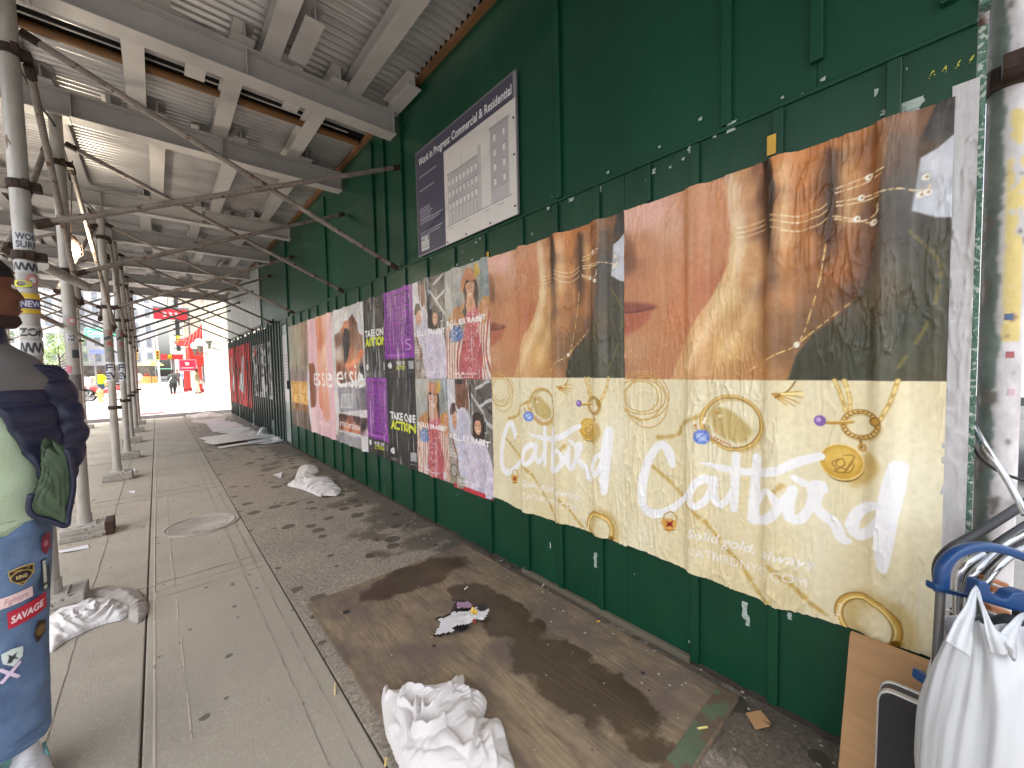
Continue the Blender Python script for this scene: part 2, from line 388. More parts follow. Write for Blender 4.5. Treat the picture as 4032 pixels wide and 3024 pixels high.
for (x0, x1, y0, y1, lb) in ((-.75, .15, 18.95, 19.7, 'red tactile paving mat at the far kerb'), (.7, 1.7, 37.5, 39.5, 'red mat on the sidewalk by the red storefront')):
    b = MB(); b.box((x0, y0, .001), (x1, y1, .014)); tag(b.build('red_mat', M_redmat, bevel=.003), lb, 'mat')

b = MB()
for x in (-.40, .40, .485): [b.box((x + .003 * math.sin(y * 1.7), y, .0), (x + .004 + .003 * math.sin(y * 1.7), y + .5, .0026)) for y in np.arange(-2.5, 16.5, .5)]
for y in (.84, 3.41, 3.65, 6.22, 6.46, 9.2): b.box((-1.7, y, 0), (.54, y + .006, .0027))
tag(b.build('tooled_line', mc('tooled edge', (142, 134, 123), rough=.95, spots=.5, spotc=tuple(lin((160, 152, 140))), spotscale=9)), 'faint tooled lines inset from the slab joints', 'line', kind='structure')
# manhole cover
mh = thing('manhole_cover', (.255, 4.78, 0), 'round cast iron manhole cover set in the slabs', 'manhole cover')
mi = mc('worn iron', (184, 178, 172), rough=.45, metal=.35, bump=.4, bscale=45, var=.15)
b = MB()
b.lathe((.255, 4.78, 0), [(.262, -.01), (.262, .007), (.25, .009), (.245, .006), (.0001, .006)], 48)
b.build('lid', mi, mh, smooth='auto')
b = MB(); N = 48
prof = [(.272, .002), (.274, .009), (.292, .009), (.294, .002)]
b.loft([[(.255 + r * math.cos(2 * math.pi * k / N), 4.78 + r * math.sin(2 * math.pi * k / N), z) for k in range(N)] for r, z in prof], cap=False); b.build('frame', mi, mh, smooth='auto')
b = MB()
for k in range(16):
    a = k * math.pi / 8
    b.box((.255 + .2 * math.cos(a) - .012, 4.78 + .2 * math.sin(a) - .012, .006), (.255 + .2 * math.cos(a) + .012, 4.78 + .2 * math.sin(a) + .012, .0085))
b.box((.08, 4.77, .006), (.12, 4.79, .012)); b.build('raised_pattern', mi, mh)

# ------------------------------------------------------------------ hoarding wall
GREEN = (17, 68, 47)
M_green = mc('green paint', GREEN, rough=.33, var=.14, scale=3, bump=.18, bscale=25, spots=.22, spotc=(.10, .2, .16), spotscale=26, stretch=(1, 1, .35), spec=.4)
M_green2 = mc('green paint upper', (18, 70, 51), rough=.34, var=.12, scale=2, bump=.12, bscale=14, spots=.2, spotc=(.35, .42, .38), spotscale=20, stretch=(1, 1, .3), spec=.35)
M_raw = mc('raw timber', (150, 120, 84), rough=.75, bump=.4, bscale=30, stretch=(8, 8, 1), var=.2)
wall = thing('hoarding_wall', (WX, 4, 0), 'tall dark green plywood hoarding covered in posters', 'wall')
ys = [-.03, 1.17, 2.37, 3.58, 4.79, 6.0, 7.2, 8.33]
for a, c in zip(ys, ys[1:]):
    b = MB(); b.box((WX, a + .001, -.002), (WX + .02, c - .001, 2.45)); b.build('panel', M_green, wall)
ys = [-.03, .36, 1.6, 3.06, 4.3, 5.55, 7.2, 8.33, 9.6, 10.8]
for a, c in zip(ys, ys[1:]):
    b = MB(); b.box((WX + .012, a + .001, 2.45), (WX + .03, c - .001, 4.3)); b.build('upper_panel', M_green2, wall)
b = MB(); b.box((WX - .012, -.03, 2.447), (WX + .035, 8.33, 2.462)); b.build('ledge', M_green2, wall, bevel=.003)
for y in (.149, .477, .799, 1.025, 1.338, 1.643, 1.95, 2.357, 2.75, 3.2, 3.62, 4.1, 4.45, 4.83, 5.3, 5.65, 6.0, 6.5, 6.95, 7.45, 7.95):
    w = .019 if y not in (1.025, 2.75) else .01
    z0_ = 2.26 if y in (1.025, 2.75) else .015
    b = MB(); b.box((WX - .02, y - w, z0_), (WX - .0005, y + w, 2.44)); b.build('batten', M_green, wall, bevel=.003)
for y, z0, z1 in ((.36, 2.56, 4.0), (.67, 2.47, 4.0), (1.62, 2.47, 4.0), (.03, 2.55, 4.0), (3.64, 2.47, 3.95), (4.03, 2.47, 3.95), (4.33, 2.47, 3.95), (6.0, 2.47, 3.9), (8.3, 2.47, 3.9)):
    b = MB(); b.box((WX - .012, y - .02, z0), (WX + .011, y + .02, z1)); b.build('upper_batten', M_green2, wall, bevel=.003)
b = MB(); b.box((WX - .03, .82, 0), (WX - .001, 2.0, .035), None); b.build('kickboard', mc('grey timber', (104, 98, 84), rough=.8, bump=.5, bscale=50, stretch=(1, .2, 1)), wall, bevel=.004)
b = MB(); b.box((WX + .0, 8.33, .0), (WX + .05, 8.42, 4.0)); b.build('end_post', M_green, wall, bevel=.004)
b = MB(); b.box((WX + .004, -.05, .02), (WX + .06, -.0305, 2.44)); b.box((WX + .002, -.055, 2.5), (WX + .05, -.031, 4.0)); b.build('edge_board', mc('edge with painted glints', (84, 120, 104), rough=.25, spots=.42, spotc=(.4, .46, .4), spotscale=70, bump=1., bscale=60), wall)  # pale spots paint glints into the edge colour
b = MB(); b.box((WX - .03, -.03, 4.0), (WX + .012, 16.9, 4.045)); b.build('top_rail', mc('rusty trim', (120, 84, 50), rough=.8, bump=.4), wall)

b = MB(); b.box((WX + .07, -.02, 0), (WX + .09, 10.8, 4.3)); b.build('light_blocker', mc('dark backing', (50, 46, 42), rough=.9), wall)  # unseen sheet added behind the panels to stop light leaking through
b = MB(); r9 = random.Random(9); L9 = [(WX - .0015 - .012 - .02 * r9.random() ** 2, .0 + i * .05, .001) for i in range(167)]
b.grid([L9, [(WX - .0012, p[1], .008 + .012 * r9.random()) for p in L9]]); tag(b.build('foot_filler', mc('added filler', (58, 50, 44), rough=.95, bump=.6, bscale=80), smooth=True), 'dark added filler along the foot of the green wall', 'filler', kind='stuff')  # dark strip added to cover the bright gap under the boards
# upper pale sheeting beyond the dark green part
M_pale = mc('pale sheeting', (196, 202, 200), rough=.3, var=.15, scale=4, bump=.3, bscale=12, stretch=(1, 3, .3))
ps = thing('upper_sheeting', (WX, 14, 2.5), 'pale corrugated sheeting above the far fence', 'sheeting')
b = MB(); G = []
for k in range(121):
    y = 10.85 + k * .05; G.append([(WX + .02 + .012 * (k % 4 in (1, 2)), y, z) for z in (2.55, 4.3)])
b.grid(G); b.build('sheet', M_pale, ps)
b = MB(); b.box((WX - .01, 10.82, 2.5), (WX + .05, 17., 2.55)); b.box((WX - .01, 10.8, 2.5), (WX + .04, 10.84, 4.0)); b.build('frame', mc('grey frame', (120, 126, 122), rough=.5), ps)

# corrugated far fence
M_fence = mc('reflection-toned corrugated steel', (128, 146, 140), rough=.2, metal=.1, var=.25, scale=2.5, stretch=(1, 1, .3), spec=.9)  # pale tone puts reflected street light into the colour of the flat faces
M_rib = mc('shade-toned rib', (26, 48, 42), rough=.4, spec=.6)  # dark tone stands for the shade on the rib sides
fe = thing('corrugated_fence', (1.9, 12, 0), 'corrugated steel fence with dark ribs beyond the end of the hoarding', 'fence')
b = MB(); b.box((1.895, 8.95, .02), (1.91, 16.9, 2.42)); b.build('sheet', M_fence, fe)
y = 9.08; k = 0
while y < 16.85:
    b = MB(); z1 = 2.42 + .16 * ((k * 7) % 5) / 5; b.box((1.862, y, .02 if k % 9 != 4 else .35), (1.8945, y + .07, z1)); b.build('rib', M_rib, fe, bevel=.006); y += .27; k += 1
b = MB(); b.box((1.93, 8.9, 0), (1.99, 8.98, 2.6)); b.box((1.93, 16.85, 0), (1.99, 16.93, 2.6)); b.build('post', M_fence, fe)
dr = thing('steel_door', (1.9, 8.66, 0), 'pale grey steel door between hoarding and corrugated fence', 'door')
M_door = mc('pale steel', (160, 172, 170), rough=.28, var=.15, scale=4, spec=.8)
b = MB(); b.box((1.88, 8.45, .04), (1.92, 8.9, 2.35)); b.build('door_leaf', M_door, dr, bevel=.004)
b = MB(); b.box((1.86, 8.425, 0), (1.93, 8.455, 2.44)); b.box((1.86, 8.89, 0), (1.93, 8.93, 2.44)); b.box((1.862, 8.456, 2.36), (1.93, 8.889, 2.44)); b.build('door_frame', mc('door frame', (70, 84, 80), rough=.4), dr)
b = MB(); b.box((1.84, 8.47, 1.1), (1.878, 8.53, 1.26)); b.build('lock_box', mc('black lock', (18, 18, 20), rough=.5), dr, bevel=.008)

# ------------------------------------------------------------------ sidewalk shed overhead
M_beam = mc('grey painted steel', (182, 178, 175), rough=.5, var=.09, scale=3, bump=.12, bscale=30, spots=.16, spotc=(.16, .12, .1), spotscale=14)
M_deck = mc('grey deck', (206, 204, 204), rough=.3, metal=.55, var=.2, scale=2.2, spots=.2, spotc=(.12, .11, .1), spotscale=9, stretch=(.3, 1, 1))
M_joist = mc('light grey joist', (190, 186, 184), rough=.55, var=.08, scale=4, spots=.13, spotc=(.2, .15, .12))
M_pole = mc('galvanised pole', (196, 191, 184), rough=.4, metal=.3, var=.2, scale=5, bump=.2, spots=.3, spotc=(.16, .09, .05), spotscale=16, stretch=(1, 1, .35))
M_rust = mc('rusty tube', (160, 150, 142), rough=.6, metal=.2, var=.25, scale=9, bump=.3, spots=.4, spotc=(.13, .06, .035), spotscale=18)
M_clamp = mc('rusty clamp', (74, 56, 46), rough=.7, metal=.3, var=.3, scale=30, bump=.5)
M_brown = mc('brown timber', (140, 98, 56), rough=.6, var=.25, scale=4, stretch=(.2, 3, 3), bump=.3)
deck = thing('shed_deck', (0, 8, 4.05), 'corrugated grey metal deck roofing the sidewalk shed', 'roof')
def deckpart(y0, y1, nm):
    b = MB(); G = []; y = y0; k = 0; st = .0085
    while y <= y1 + 1e-6:
        G.append([(x, y, 4.06 + .024 * max(-.75, min(.75, 1.15 * math.sin(2 * math.pi * y / .076)))) for x in (-2.9, WX - .03)]); y += st
    b.grid(G); return b.build(nm, M_deck, deck, smooth=True)
for a, c in ((-1.6, 1.2), (1.2, 2.9), (2.9, 4.43), (4.61, 7.0), (7.0, 10.2), (10.2, 13.5), (13.5, 16.9)): deckpart(a, c - .012, 'deck_sheet')
b = MB(); b.box((-2.95, -1.6, 4.085), (WX + .011, 16.9, 4.12)); b.build('deck_planking', mc('black underside', (22, 20, 20), rough=.9), deck)
b = MB(); b.tube([(-2.9, 4.57, 4.02), (WX - .05, 4.57, 4.02)], .035, 12); b.build('timber_pole', M_brown, deck, smooth='auto')
b = MB(); b.box((-2.9, 4.455, 4.03), (WX - .2, 4.465, 4.04)); b.build('light_strip', M_joist, deck)

BENT = [.35, 3.69, 5.23, 7.7, 9.5, 11.6, 13.6, 15.6]
ORD = ['nearest', 'second', 'third', 'fourth', 'fifth', 'sixth', 'seventh', 'eighth']
def ibeam_x(b, x0, x1, y, z0, z1, fw_=.075, tw=.006, tf=.011):
    b.box((x0, y - fw_, z0), (x1, y + fw_, z0 + tf)); b.box((x0, y - fw_, z1 - tf), (x1, y + fw_, z1)); b.box((x0, y - tw, z0 + tf), (x1, y + tw, z1 - tf))
def ibeam_y(b, x, y0, y1, z0, z1, fw_=.065, tw=.005, tf=.008):
    b.box((x - fw_, y0, z0), (x + fw_, y1, z0 + tf)); b.box((x - fw_, y0, z1 - tf), (x + fw_, y1, z1)); b.box((x - tw, y0, z0 + tf), (x + tw, y1, z1 - tf))
nm = ['overhead behind the camera', 'nearest visible', 'second', 'third', 'fourth', 'fifth', 'sixth', 'farthest']
for k, y in enumerate(BENT):
    x1 = WX - .03 - (.02 * (k % 2)); b = MB(); ibeam_x(b, -2.8, x1, y, 3.70, 3.915)
    t = thing('cross_beam', (-.5, y, 3.70), f'{nm[k]} grey steel beam spanning the shed above the sidewalk' if k else 'grey steel beam spanning the shed right over the photographer', 'beam', 'steel cross beams of the sidewalk shed')
    b.build('beam_web_and_flanges', M_beam, t, bevel=.003)
    b = MB()
    for xx in (-.45, .62, x1 - .02): b.box((xx - .004, y - .07, 3.712), (xx + .004, y - .008, 3.904)); b.box((xx - .004, y + .008, 3.712), (xx + .004, y + .07, 3.904))
    b.build('stiffener', M_beam, t)
JX = [[-2.3, -1.5, -.72, -.02, .6, 1.28], [-2.15, -1.35, -.6, .12, .78, 1.42]]
n = 0
bay = ['behind the camera', 'in the first bay overhead', 'in the second bay', 'in the third bay', 'in the fourth bay', 'in the fifth bay', 'in the sixth bay', 'in the last bay']
xo = ['far out over the road edge', 'outermost over the kerb', 'outside the poles', 'just inside the poles', 'over the middle of the sidewalk', 'nearest the green wall']
edges = [-1.4] + BENT + [16.8]
for k in range(len(edges) - 1):
    for i, x in enumerate(JX[k % 2]):
        y0, y1 = edges[k] - .16, edges[k + 1] + .18
        b = MB(); ibeam_y(b, x, max(y0, -1.5), min(y1, 16.85), 3.917, 4.036)
        o = b.build('joist', M_joist if (i + k) % 2 else M_beam); tag(o, f'grey steel joist {bay[min(k, 7)]}, {xo[i]}' if k < 8 else f'grey steel joist past the farthest beam, {xo[i]}', 'joist', 'steel joists under the shed deck')
for k, (x, y) in enumerate(((1.8, 3.45), (.95, 3.3), (1.05, 4.0), (.35, 4.05), (1.55, 5.5), (-.2, 5.5), (.45, 5.55), (1.0, 8.0))):
    b = MB(); ibeam_y(b, x, y - .25, y + .25, 3.917, 4.034)
    tag(b.build('joist_stub', M_joist), ['short joist stub tight against the green wall', 'short joist stub before the nearest visible beam', 'short joist stub behind the nearest beam on the wall side', 'short joist stub behind the nearest beam over mid sidewalk', 'short joist stub beyond the second beam by the wall', 'short joist stub beyond the second beam by the poles', 'short joist stub beyond the second beam over mid sidewalk', 'short joist stub beyond the third beam'][k], 'joist', 'joist stubs')

# poles with clamps and base blocks
M_block = mc('painted timber block', (172, 166, 158), rough=.8, var=.15, scale=12, bump=.4, bscale=40, spots=.38, spotc=(.14, .09, .06), spotscale=18)
PX = [-.55, -.55, -.47, -.44, -.46, -.45, -.45]
plab = ['near pole plastered with stickers beside the man', 'second pole with white VE sticker and timber base', 'third pole with sticker paper band', 'fourth inner pole beyond the sticker band pole', 'fifth inner pole toward the street', 'sixth inner pole toward the street', 'last inner pole at the end of the shed']
def ring(b, c, r, h): b.tube([(c[0], c[1], c[2] - h / 2), (c[0], c[1], c[2] + h / 2)], r, 16)
def clampat(b, x, y, z, R=.045, d=1):
    ring(b, (x, y, z), R + .012, .05)
    b.box((x + .02, y - R - .05, z - .02), (x + .05, y - R + .005, z + .02)); b.box((x + R - .005, y - .03, z - .025), (x + R + .045, y + .03, z + .025)); b.tube([(x + R + .01, y - .045, z), (x + R + .01, y + .045, z)], .007, 6)
def pole(x, y, lab, ztop=3.70, grp='scaffold poles of the shed', clamps=(1.05, 2.37, 3.3), base=True, R=.042, block=.11):
    t = thing('scaffold_pole', (x, y, 0), lab, 'pole', grp)
    b = MB(); b.tube([(x, y, block), (x, y, ztop)], R, 20); b.build('tube', M_pole, t, smooth='auto')
    for z in clamps: b = MB(); clampat(b, x, y, z, R); b.build('clamp', M_clamp, t, bevel=.003)
    b = MB(); b.box((x - .15, y - .13, .0), (x + .15, y + .13, block * .5)); b.box((x - .145, y - .125, block * .5 + .001), (x + .15, y + .12, block)); b.build('base_block', M_block, t, bevel=.008)
    b = MB(); b.box((x - .075, y - .075, block), (x + .075, y + .075, block + .01)); ring(b, (x, y, block + .05), R + .008, .09); b.build('base_plate', M_pole, t)
    b = MB(); b.box((x - .09, y - .08, ztop - .012), (x + .09, y + .08, ztop - .001)); b.build('head_plate', M_pole, t)
    return t
for k, x in enumerate(PX): pole(x, BENT[k + 1], plab[k] + ' of the shed', clamps=((2.17, 2.58, 3.34) if k == 0 else (1.0, 2.37, 3.3) if k > 1 else (2.37, 3.3)))
b = MB(); b.box((-.42, 5.1, .0), (-.36, 5.32, .12)); tag(b.build('timber_offcut', mc('dark timber', (70, 48, 36), rough=.8, bump=.5), bevel=.006), 'dark rusty block end against the second pole base', 'timber block')
for k, (x, y) in enumerate(((-1.45, 13.6), (-1.5, 15.6), (-2.7, 11.6), (-2.7, 15.6), (-2.7, 7.7))): pole(x, y, ['outer pole at the road side before the last bay', 'outer pole at the road side by the last beam', 'kerb pole level with the fifth beam', 'kerb pole level with the last beam', 'kerb pole level with the third beam'][k] + ' of the shed', R=.04)

# braces (an X in every bent, longitudinal tubes along the pole row)
def brace(p, q, lab, r=.021, grp='bracing tubes of the shed'):
    p = np.array(p, float); q = np.array(q, float); c = p
    t = thing('brace_tube', c, lab, 'brace', grp); b = MB(); b.tube([p, q], r, 10); b.build('tube', M_rust, t, smooth='auto')
    d = (q - p) / np.linalg.norm(q - p); 
    for e, s in ((p, 1), (q, -1)): b = MB(); b.tube([e + d * s * -.005, e + d * s * .07], r + .006, 8); b.build('end_fitting', M_clamp, t)
for k, y in enumerate(BENT[1:]):
    x = PX[k]; w = ORD[k]
    brace((x + .06, y - .06, 2.35), (WX - .02, y - .06 + (.03 if k == 0 else .02), 3.42), f'{w} brace tube rising from the poles to the green wall')
    brace((x + .05, y + .05, 3.5), (WX - .02, y + .09, 2.47), f'{w} brace tube falling from a pole top to the green wall')
for k in range(len(PX) - 1):
    y0, y1 = BENT[k + 1], BENT[k + 2]; w = ORD[k]
    brace((PX[k] - .07, y0 + .05, 2.2), (PX[k + 1] - .07, y1, 3.4), f'{w} rising brace along the pole row', .019)
    brace((PX[k] + .07, y0 + .02, 3.3), (PX[k + 1] + .07, y1, 2.1), f'{w} falling brace along the pole row', .019)
brace((-.62, 3.3, 1.9), (-.62, 16, 1.93), 'long horizontal tube running along the pole row', .019)
brace((-2.7, 9, 2.1), (-2.7, 16.4, 2.1), 'long horizontal tube along the kerb poles', .019)
for k, (y0, y1) in enumerate(((7.7, 11.6), (11.6, 15.6))):
    brace((-2.7, y0, 2.1), (-2.7, y1, 3.5), f'{ORD[k]} diagonal rising between kerb poles', .019); brace((-2.7, y0, 3.5), (-2.7, y1, 2.1), f'{ORD[k]} diagonal falling between kerb poles', .019)
for k, y in enumerate(BENT[3:]):
    brace((-.5, y + .03, 2.35), (-2.7, y + .03, 3.45), f'{ORD[k]} cross tube rising from inner pole to kerb pole', .019); brace((-.5, y - .03, 3.45), (-2.7, y - .03, 2.35), f'{ORD[k]} cross tube falling from inner pole to kerb pole', .019)
b = MB(); b.tube([onY(165, 1045, 4.2), onY(335, 1125, 5.0)], .035, 14); tag(b.build('loose_tube', M_pole, smooth='auto'), 'thick grey tube stub clamped across the two near poles', 'tube')

# caged work lamp
L = onY(283, 985, 6.2); lt = thing('work_lamp', L, 'lit caged work lamp hanging among the shed poles', 'lamp')
b = MB(); b.sphere(L, .062, 16, 10, (1, 1, 1.35)); b.build('bulb', mat('lit bulb', (1, .95, .85), emit=((1, .9, .72), 22)), lt, smooth=True)
b = MB()
for k in range(8):
    a = k * math.pi / 4; b.tube([(L[0] + .075 * math.cos(a), L[1] + .075 * math.sin(a), L[2] + .08), (L[0] + .08 * math.cos(a), L[1] + .08 * math.sin(a), L[2] - .04), (L[0] + .02 * math.cos(a), L[1] + .02 * math.sin(a), L[2] - .1)], .0025, 5)
for z, r in ((.06, .076), (.0, .08), (-.06, .06)): b.tube([(L[0] + r * math.cos(a), L[1] + r * math.sin(a), L[2] + z) for a in np.linspace(0, 2 * math.pi, 16, endpoint=False)], .0025, 5, closed=True)
b.build('wire_cage', M_clamp, lt)
b = MB(); b.lathe(L, [(.05, .07), (.055, .1), (.03, .15), (.01, .16)], 14); b.tube([(L[0], L[1], L[2] + .15), (L[0] + .05, L[1], 3.7)], .005, 6); b.build('socket', M_clamp, lt)
pl = D.lights.new('lamp_light', 'POINT'); pl.energy = 18; pl.color = (1, .86, .66); pl.shadow_soft_size = .05
po = D.objects.new('lamp_light', pl); COL.objects.link(po); po.location = (L[0] + .0, L[1] - .13, L[2] - .02)
po.parent = lt; po.location = (0, -.13, -.02)
cb = [(-.6, 3.0, 3.62), (-.58, 4.4, 3.5), (-.55, 5.3, 3.6), (-.56, 6.6, 3.48), (-.5, 7.7, 3.6), (-.5, 9.5, 3.5)]
b = MB(); b.tube(spline(cb, 8), .008, 6); tag(b.build('power_cable', mc('black cable', (25, 24, 24), rough=.5), smooth=True), 'black power cable sagging along the pole tops', 'cable')

# ------------------------------------------------------------------ posters pasted on the hoarding
M_poster = mat('pasted paper', (1, 1, 1), rough=.33, var=.07, scale=9, stretch=(1, 1, .25), vcol=True, bump=.5, bscale=38, spec=.5)
M_sign = mat('sign print', (1, 1, 1), rough=.45, var=.06, scale=12, vcol=True)
BAT = (.149, .477, .799, 1.338, 1.643, 1.95, 2.357, 2.75, 3.2, 3.62, 4.1, 4.45, 4.83, 5.3, 5.65, 6.0, 6.5, 6.95, 7.45, 7.95)
def wrinkle(cv, Y0, amp=1., base=.004):
    """height of the paper off the boards: battens behind, long vertical creases, crumples"""
    X, Y = np.meshgrid(cv.x, cv.y); yy = Y0 - X; ny, nx = X.shape; r = cv.rx
    h = np.zeros_like(X)
    for b_ in BAT: h = np.maximum(h, .026 * np.exp(-((yy - b_) / .042) ** 4))
    warp = vnoise(ny, nx, .25 / r, .1 / r) * .012
    def ridg(cy, cx, p=3):
        n_ = vnoise(ny, nx, cy / r, cx / r); return np.maximum(0, 1 - np.abs(n_) * 1.6) ** p
    m = np.clip(vnoise(ny, nx, .4 / r, .15 / r) * .6 + .6, 0, 1.4)
    hb = h; h = h + amp * (.0036 * ridg(.16, .022) * m + .0034 * ridg(.12, .013) * m + .0016 * ridg(.09, .02, 2) + .0026 * ridg(.10, .05) * m + .003 * vnoise(ny, nx, .5 / r, .09 / r))
    h = np.maximum(h, hb * .9)
    return np.maximum(h, -.001) + base
def paste(cv, name, Y0, zb, h, label, group=None, keep=None, off=0., tone=1., cat='poster'):
    t = cv.mesh(name, M_poster, None, lambda X, Y, H: (WX - off - H, Y0 - X, zb + Y), h, keep, gain=tone)
    return tag(t, label, cat, group)
def worn(cv, a=.35, col=(225, 225, 230)):
    """pale scuffs where the ink has rubbed off in vertical streaks"""
    r = cv.rx; n_ = vnoise(cv.ny, cv.nx, .22 / r, .018 / r) + .5 * vnoise(cv.ny, cv.nx, .5 / r, .12 / r)
    m = np.clip(n_ - .9, 0, 1)[..., None] * a; cv.img = cv.img * (1 - m) + np.array(col) * m
    g_ = (vnoise(cv.ny, cv.nx, .01 / r + 1, .01 / r + 1) * 3)[..., None]; cv.img = cv.img + g_

def jewellery():
    w, h = 1.16, 1.827; cv = Cv(w, h, .0032, (66, 60, 44)); YL, ZB = 1.172, .445
    def q1(x, y): p = onW(1900 + x * .9638, 300 + y * .9638); return (YL - p[1], p[2] - ZB)
    def q2(x, y): p = onW(1900 + x * .9638, 1400 + y * .9638); return (YL - p[1], p[2] - ZB)
    A = lambda L: [q1(*p[:2]) + tuple(p[2:]) for p in L]; B = lambda L: [q2(*p[:2]) + tuple(p[2:]) for p in L]
    # upper photograph: dark ground, face, hand
    cv.poly([(0, .8), (w, .8), (w, h), (0, h)], 0, .01, idw=A([(1600, 900, 84, 70, 44), (1650, 600, 62, 54, 46), (1800, 500, 70, 66, 58), (1900, 800, 66, 66, 48), (1750, 1000, 62, 64, 48), (1600, 1150, 66, 68, 50), (1250, 1200, 60, 58, 40), (1860, 200, 56, 54, 52), (1900, 1200, 70, 68, 46), (1780, 300, 92, 70, 50)]))
    cv.poly(A([(575, 500), (870, 400), (1000, 370), (1090, 640), (1100, 820), (980, 1000), (900, 1130), (860, 1250), (575, 1250)]), 0, .012, idw=A([(600, 560, 232, 180, 160), (700, 560, 236, 184, 168), (780, 620, 218, 166, 136), (880, 500, 214, 152, 112), (930, 560, 212, 144, 100), (960, 700, 202, 132, 84), (850, 640, 206, 142, 100), (650, 700, 206, 142, 100), (600, 760, 150, 96, 62), (620, 850, 196, 130, 88), (760, 820, 208, 142, 96), (850, 820, 206, 130, 84), (700, 1000, 200, 136, 88), (620, 1120, 204, 150, 108), (720, 1180, 196, 132, 88), (600, 1210, 190, 130, 94), (800, 980, 206, 132, 86), (940, 860, 190, 112, 70)]))
    cv.poly(A([(575, 925), (640, 922), (712, 934), (690, 950), (640, 962), (575, 968)]), (140, 66, 50), .03, a=.9, smooth=4)
    cv.poly(A([(575, 966), (640, 962), (695, 948), (668, 1005), (620, 1040), (575, 1052)]), (180, 92, 66), .035, a=.85, smooth=4); cv.stroke(A([(580, 964), (650, 956), (700, 942)]), .006, (90, 34, 30), soft=.01)
    cv.poly(A([(585, 640), (625, 700), (615, 780), (585, 800)]), (120, 74, 48), .05, a=.6, smooth=4)
    # palm and heel of the hand
    cv.poly(A([(1010, 700), (1010, 760), (960, 860), (890, 980), (820, 1110), (770, 1240), (1250, 1240), (1280, 1140), (1350, 1050), (1450, 980), (1530, 900), (1590, 760), (1600, 640), (1500, 560), (1200, 640), (1090, 600)]), 0, .012, idw=A([(1040, 760, 232, 186, 128), (1000, 900, 226, 190, 130), (920, 1020, 224, 176, 120), (860, 1150, 218, 166, 112), (1000, 1100, 226, 180, 112), (1100, 800, 204, 146, 88), (1100, 1000, 204, 156, 92), (1120, 1200, 190, 132, 76), (1200, 760, 212, 146, 84), (1220, 900, 196, 132, 74), (1300, 800, 176, 112, 56), (1400, 760, 180, 112, 58), (1480, 800, 168, 104, 54), (1560, 700, 130, 80, 46), (1500, 900, 120, 76, 44), (1350, 1000, 120, 82, 46), (1240, 1100, 132, 90, 52), (1180, 1000, 150, 100, 56), (1380, 880, 140, 92, 48), (1160, 860, 130, 82, 46)]))
    def finger(P, S): cv.poly(A(P), 0, .01, smooth=3, idw=A(S))
    finger([(1630, 160), (1720, 120), (1850, 80), (1800, 230), (1720, 330), (1660, 420), (1610, 520), (1580, 420)], [(1660, 180, 130, 82, 48), (1740, 160, 140, 92, 56), (1800, 130, 120, 80, 50), (1680, 300, 96, 70, 46), (1620, 400, 88, 58, 40)])
    finger([(1405, 250), (1500, 200), (1640, 150), (1660, 260), (1640, 380), (1610, 520), (1610, 680), (1520, 760), (1440, 700), (1430, 560), (1440, 420), (1420, 320)], [(1450, 270, 190, 120, 62), (1540, 230, 186, 120, 64), (1610, 250, 140, 86, 46), (1600, 400, 128, 78, 42), (1470, 420, 206, 138, 74), (1540, 420, 196, 128, 66), (1500, 560, 190, 124, 62), (1590, 560, 138, 86, 44), (1470, 680, 172, 108, 54), (1430, 330, 110, 66, 36), (1560, 680, 140, 86, 46)])
    finger([(1170, 320), (1290, 285), (1400, 245), (1425, 320), (1420, 420), (1410, 540), (1400, 700), (1300, 780), (1200, 740), (1190, 600), (1205, 460), (1180, 390)], [(1200, 330, 214, 140, 78), (1290, 320, 222, 148, 84), (1380, 290, 190, 118, 62), (1230, 420, 226, 150, 90), (1310, 430, 210, 138, 78), (1390, 430, 140, 88, 46), (1220, 560, 222, 152, 92), (1310, 570, 206, 136, 74), (1390, 580, 128, 78, 42), (1230, 700, 216, 150, 88), (1330, 700, 190, 124, 66), (1200, 480, 150, 94, 54)])
    cv.poly(A([(1120, 340), (1178, 322), (1200, 460), (1188, 580), (1182, 700), (1162, 700), (1156, 560), (1130, 460)]), (58, 42, 34), .014, smooth=3)
    finger([(975, 385), (1050, 360), (1135, 335), (1160, 440), (1160, 560), (1175, 700), (1120, 800), (1020, 760), (1020, 640), (1005, 520), (1000, 440)], [(1000, 400, 196, 150, 124), (1070, 380, 210, 150, 96), (1130, 370, 150, 96, 60), (1030, 480, 226, 184, 150), (1090, 480, 214, 156, 104), (1150, 480, 132, 82, 50), (1035, 600, 222, 184, 150), (1100, 600, 204, 146, 94), (1150, 620, 140, 88, 52), (1040, 720, 232, 196, 146), (1110, 720, 206, 150, 94)])
    cv.stroke(A([(1412, 300), (1436, 430), (1420, 560), (1408, 680)]), [.012, .022, .02, .006], (70, 46, 30), soft=.02, a=.8)
    for P, w_, c_, a_ in (([(1165, 420), (1172, 560), (1180, 700), (1190, 820)], [.03, .036, .03, .01], (64, 38, 24), .9), ([(1420, 330), (1432, 480), (1424, 640), (1400, 760)], [.03, .045, .05, .02], (70, 42, 26), .85), ([(1290, 700), (1320, 780), (1380, 850)], [.02, .05, .02], (140, 88, 46), .4), ([(1590, 520), (1600, 640), (1570, 780), (1500, 900)], [.05, .06, .06, .04], (78, 50, 34), .6), ([(1160, 800), (1190, 950), (1200, 1150)], [.02, .05, .05], (150, 98, 54), .45)): cv.stroke(A(P), w_, c_, soft=.06, a=a_)
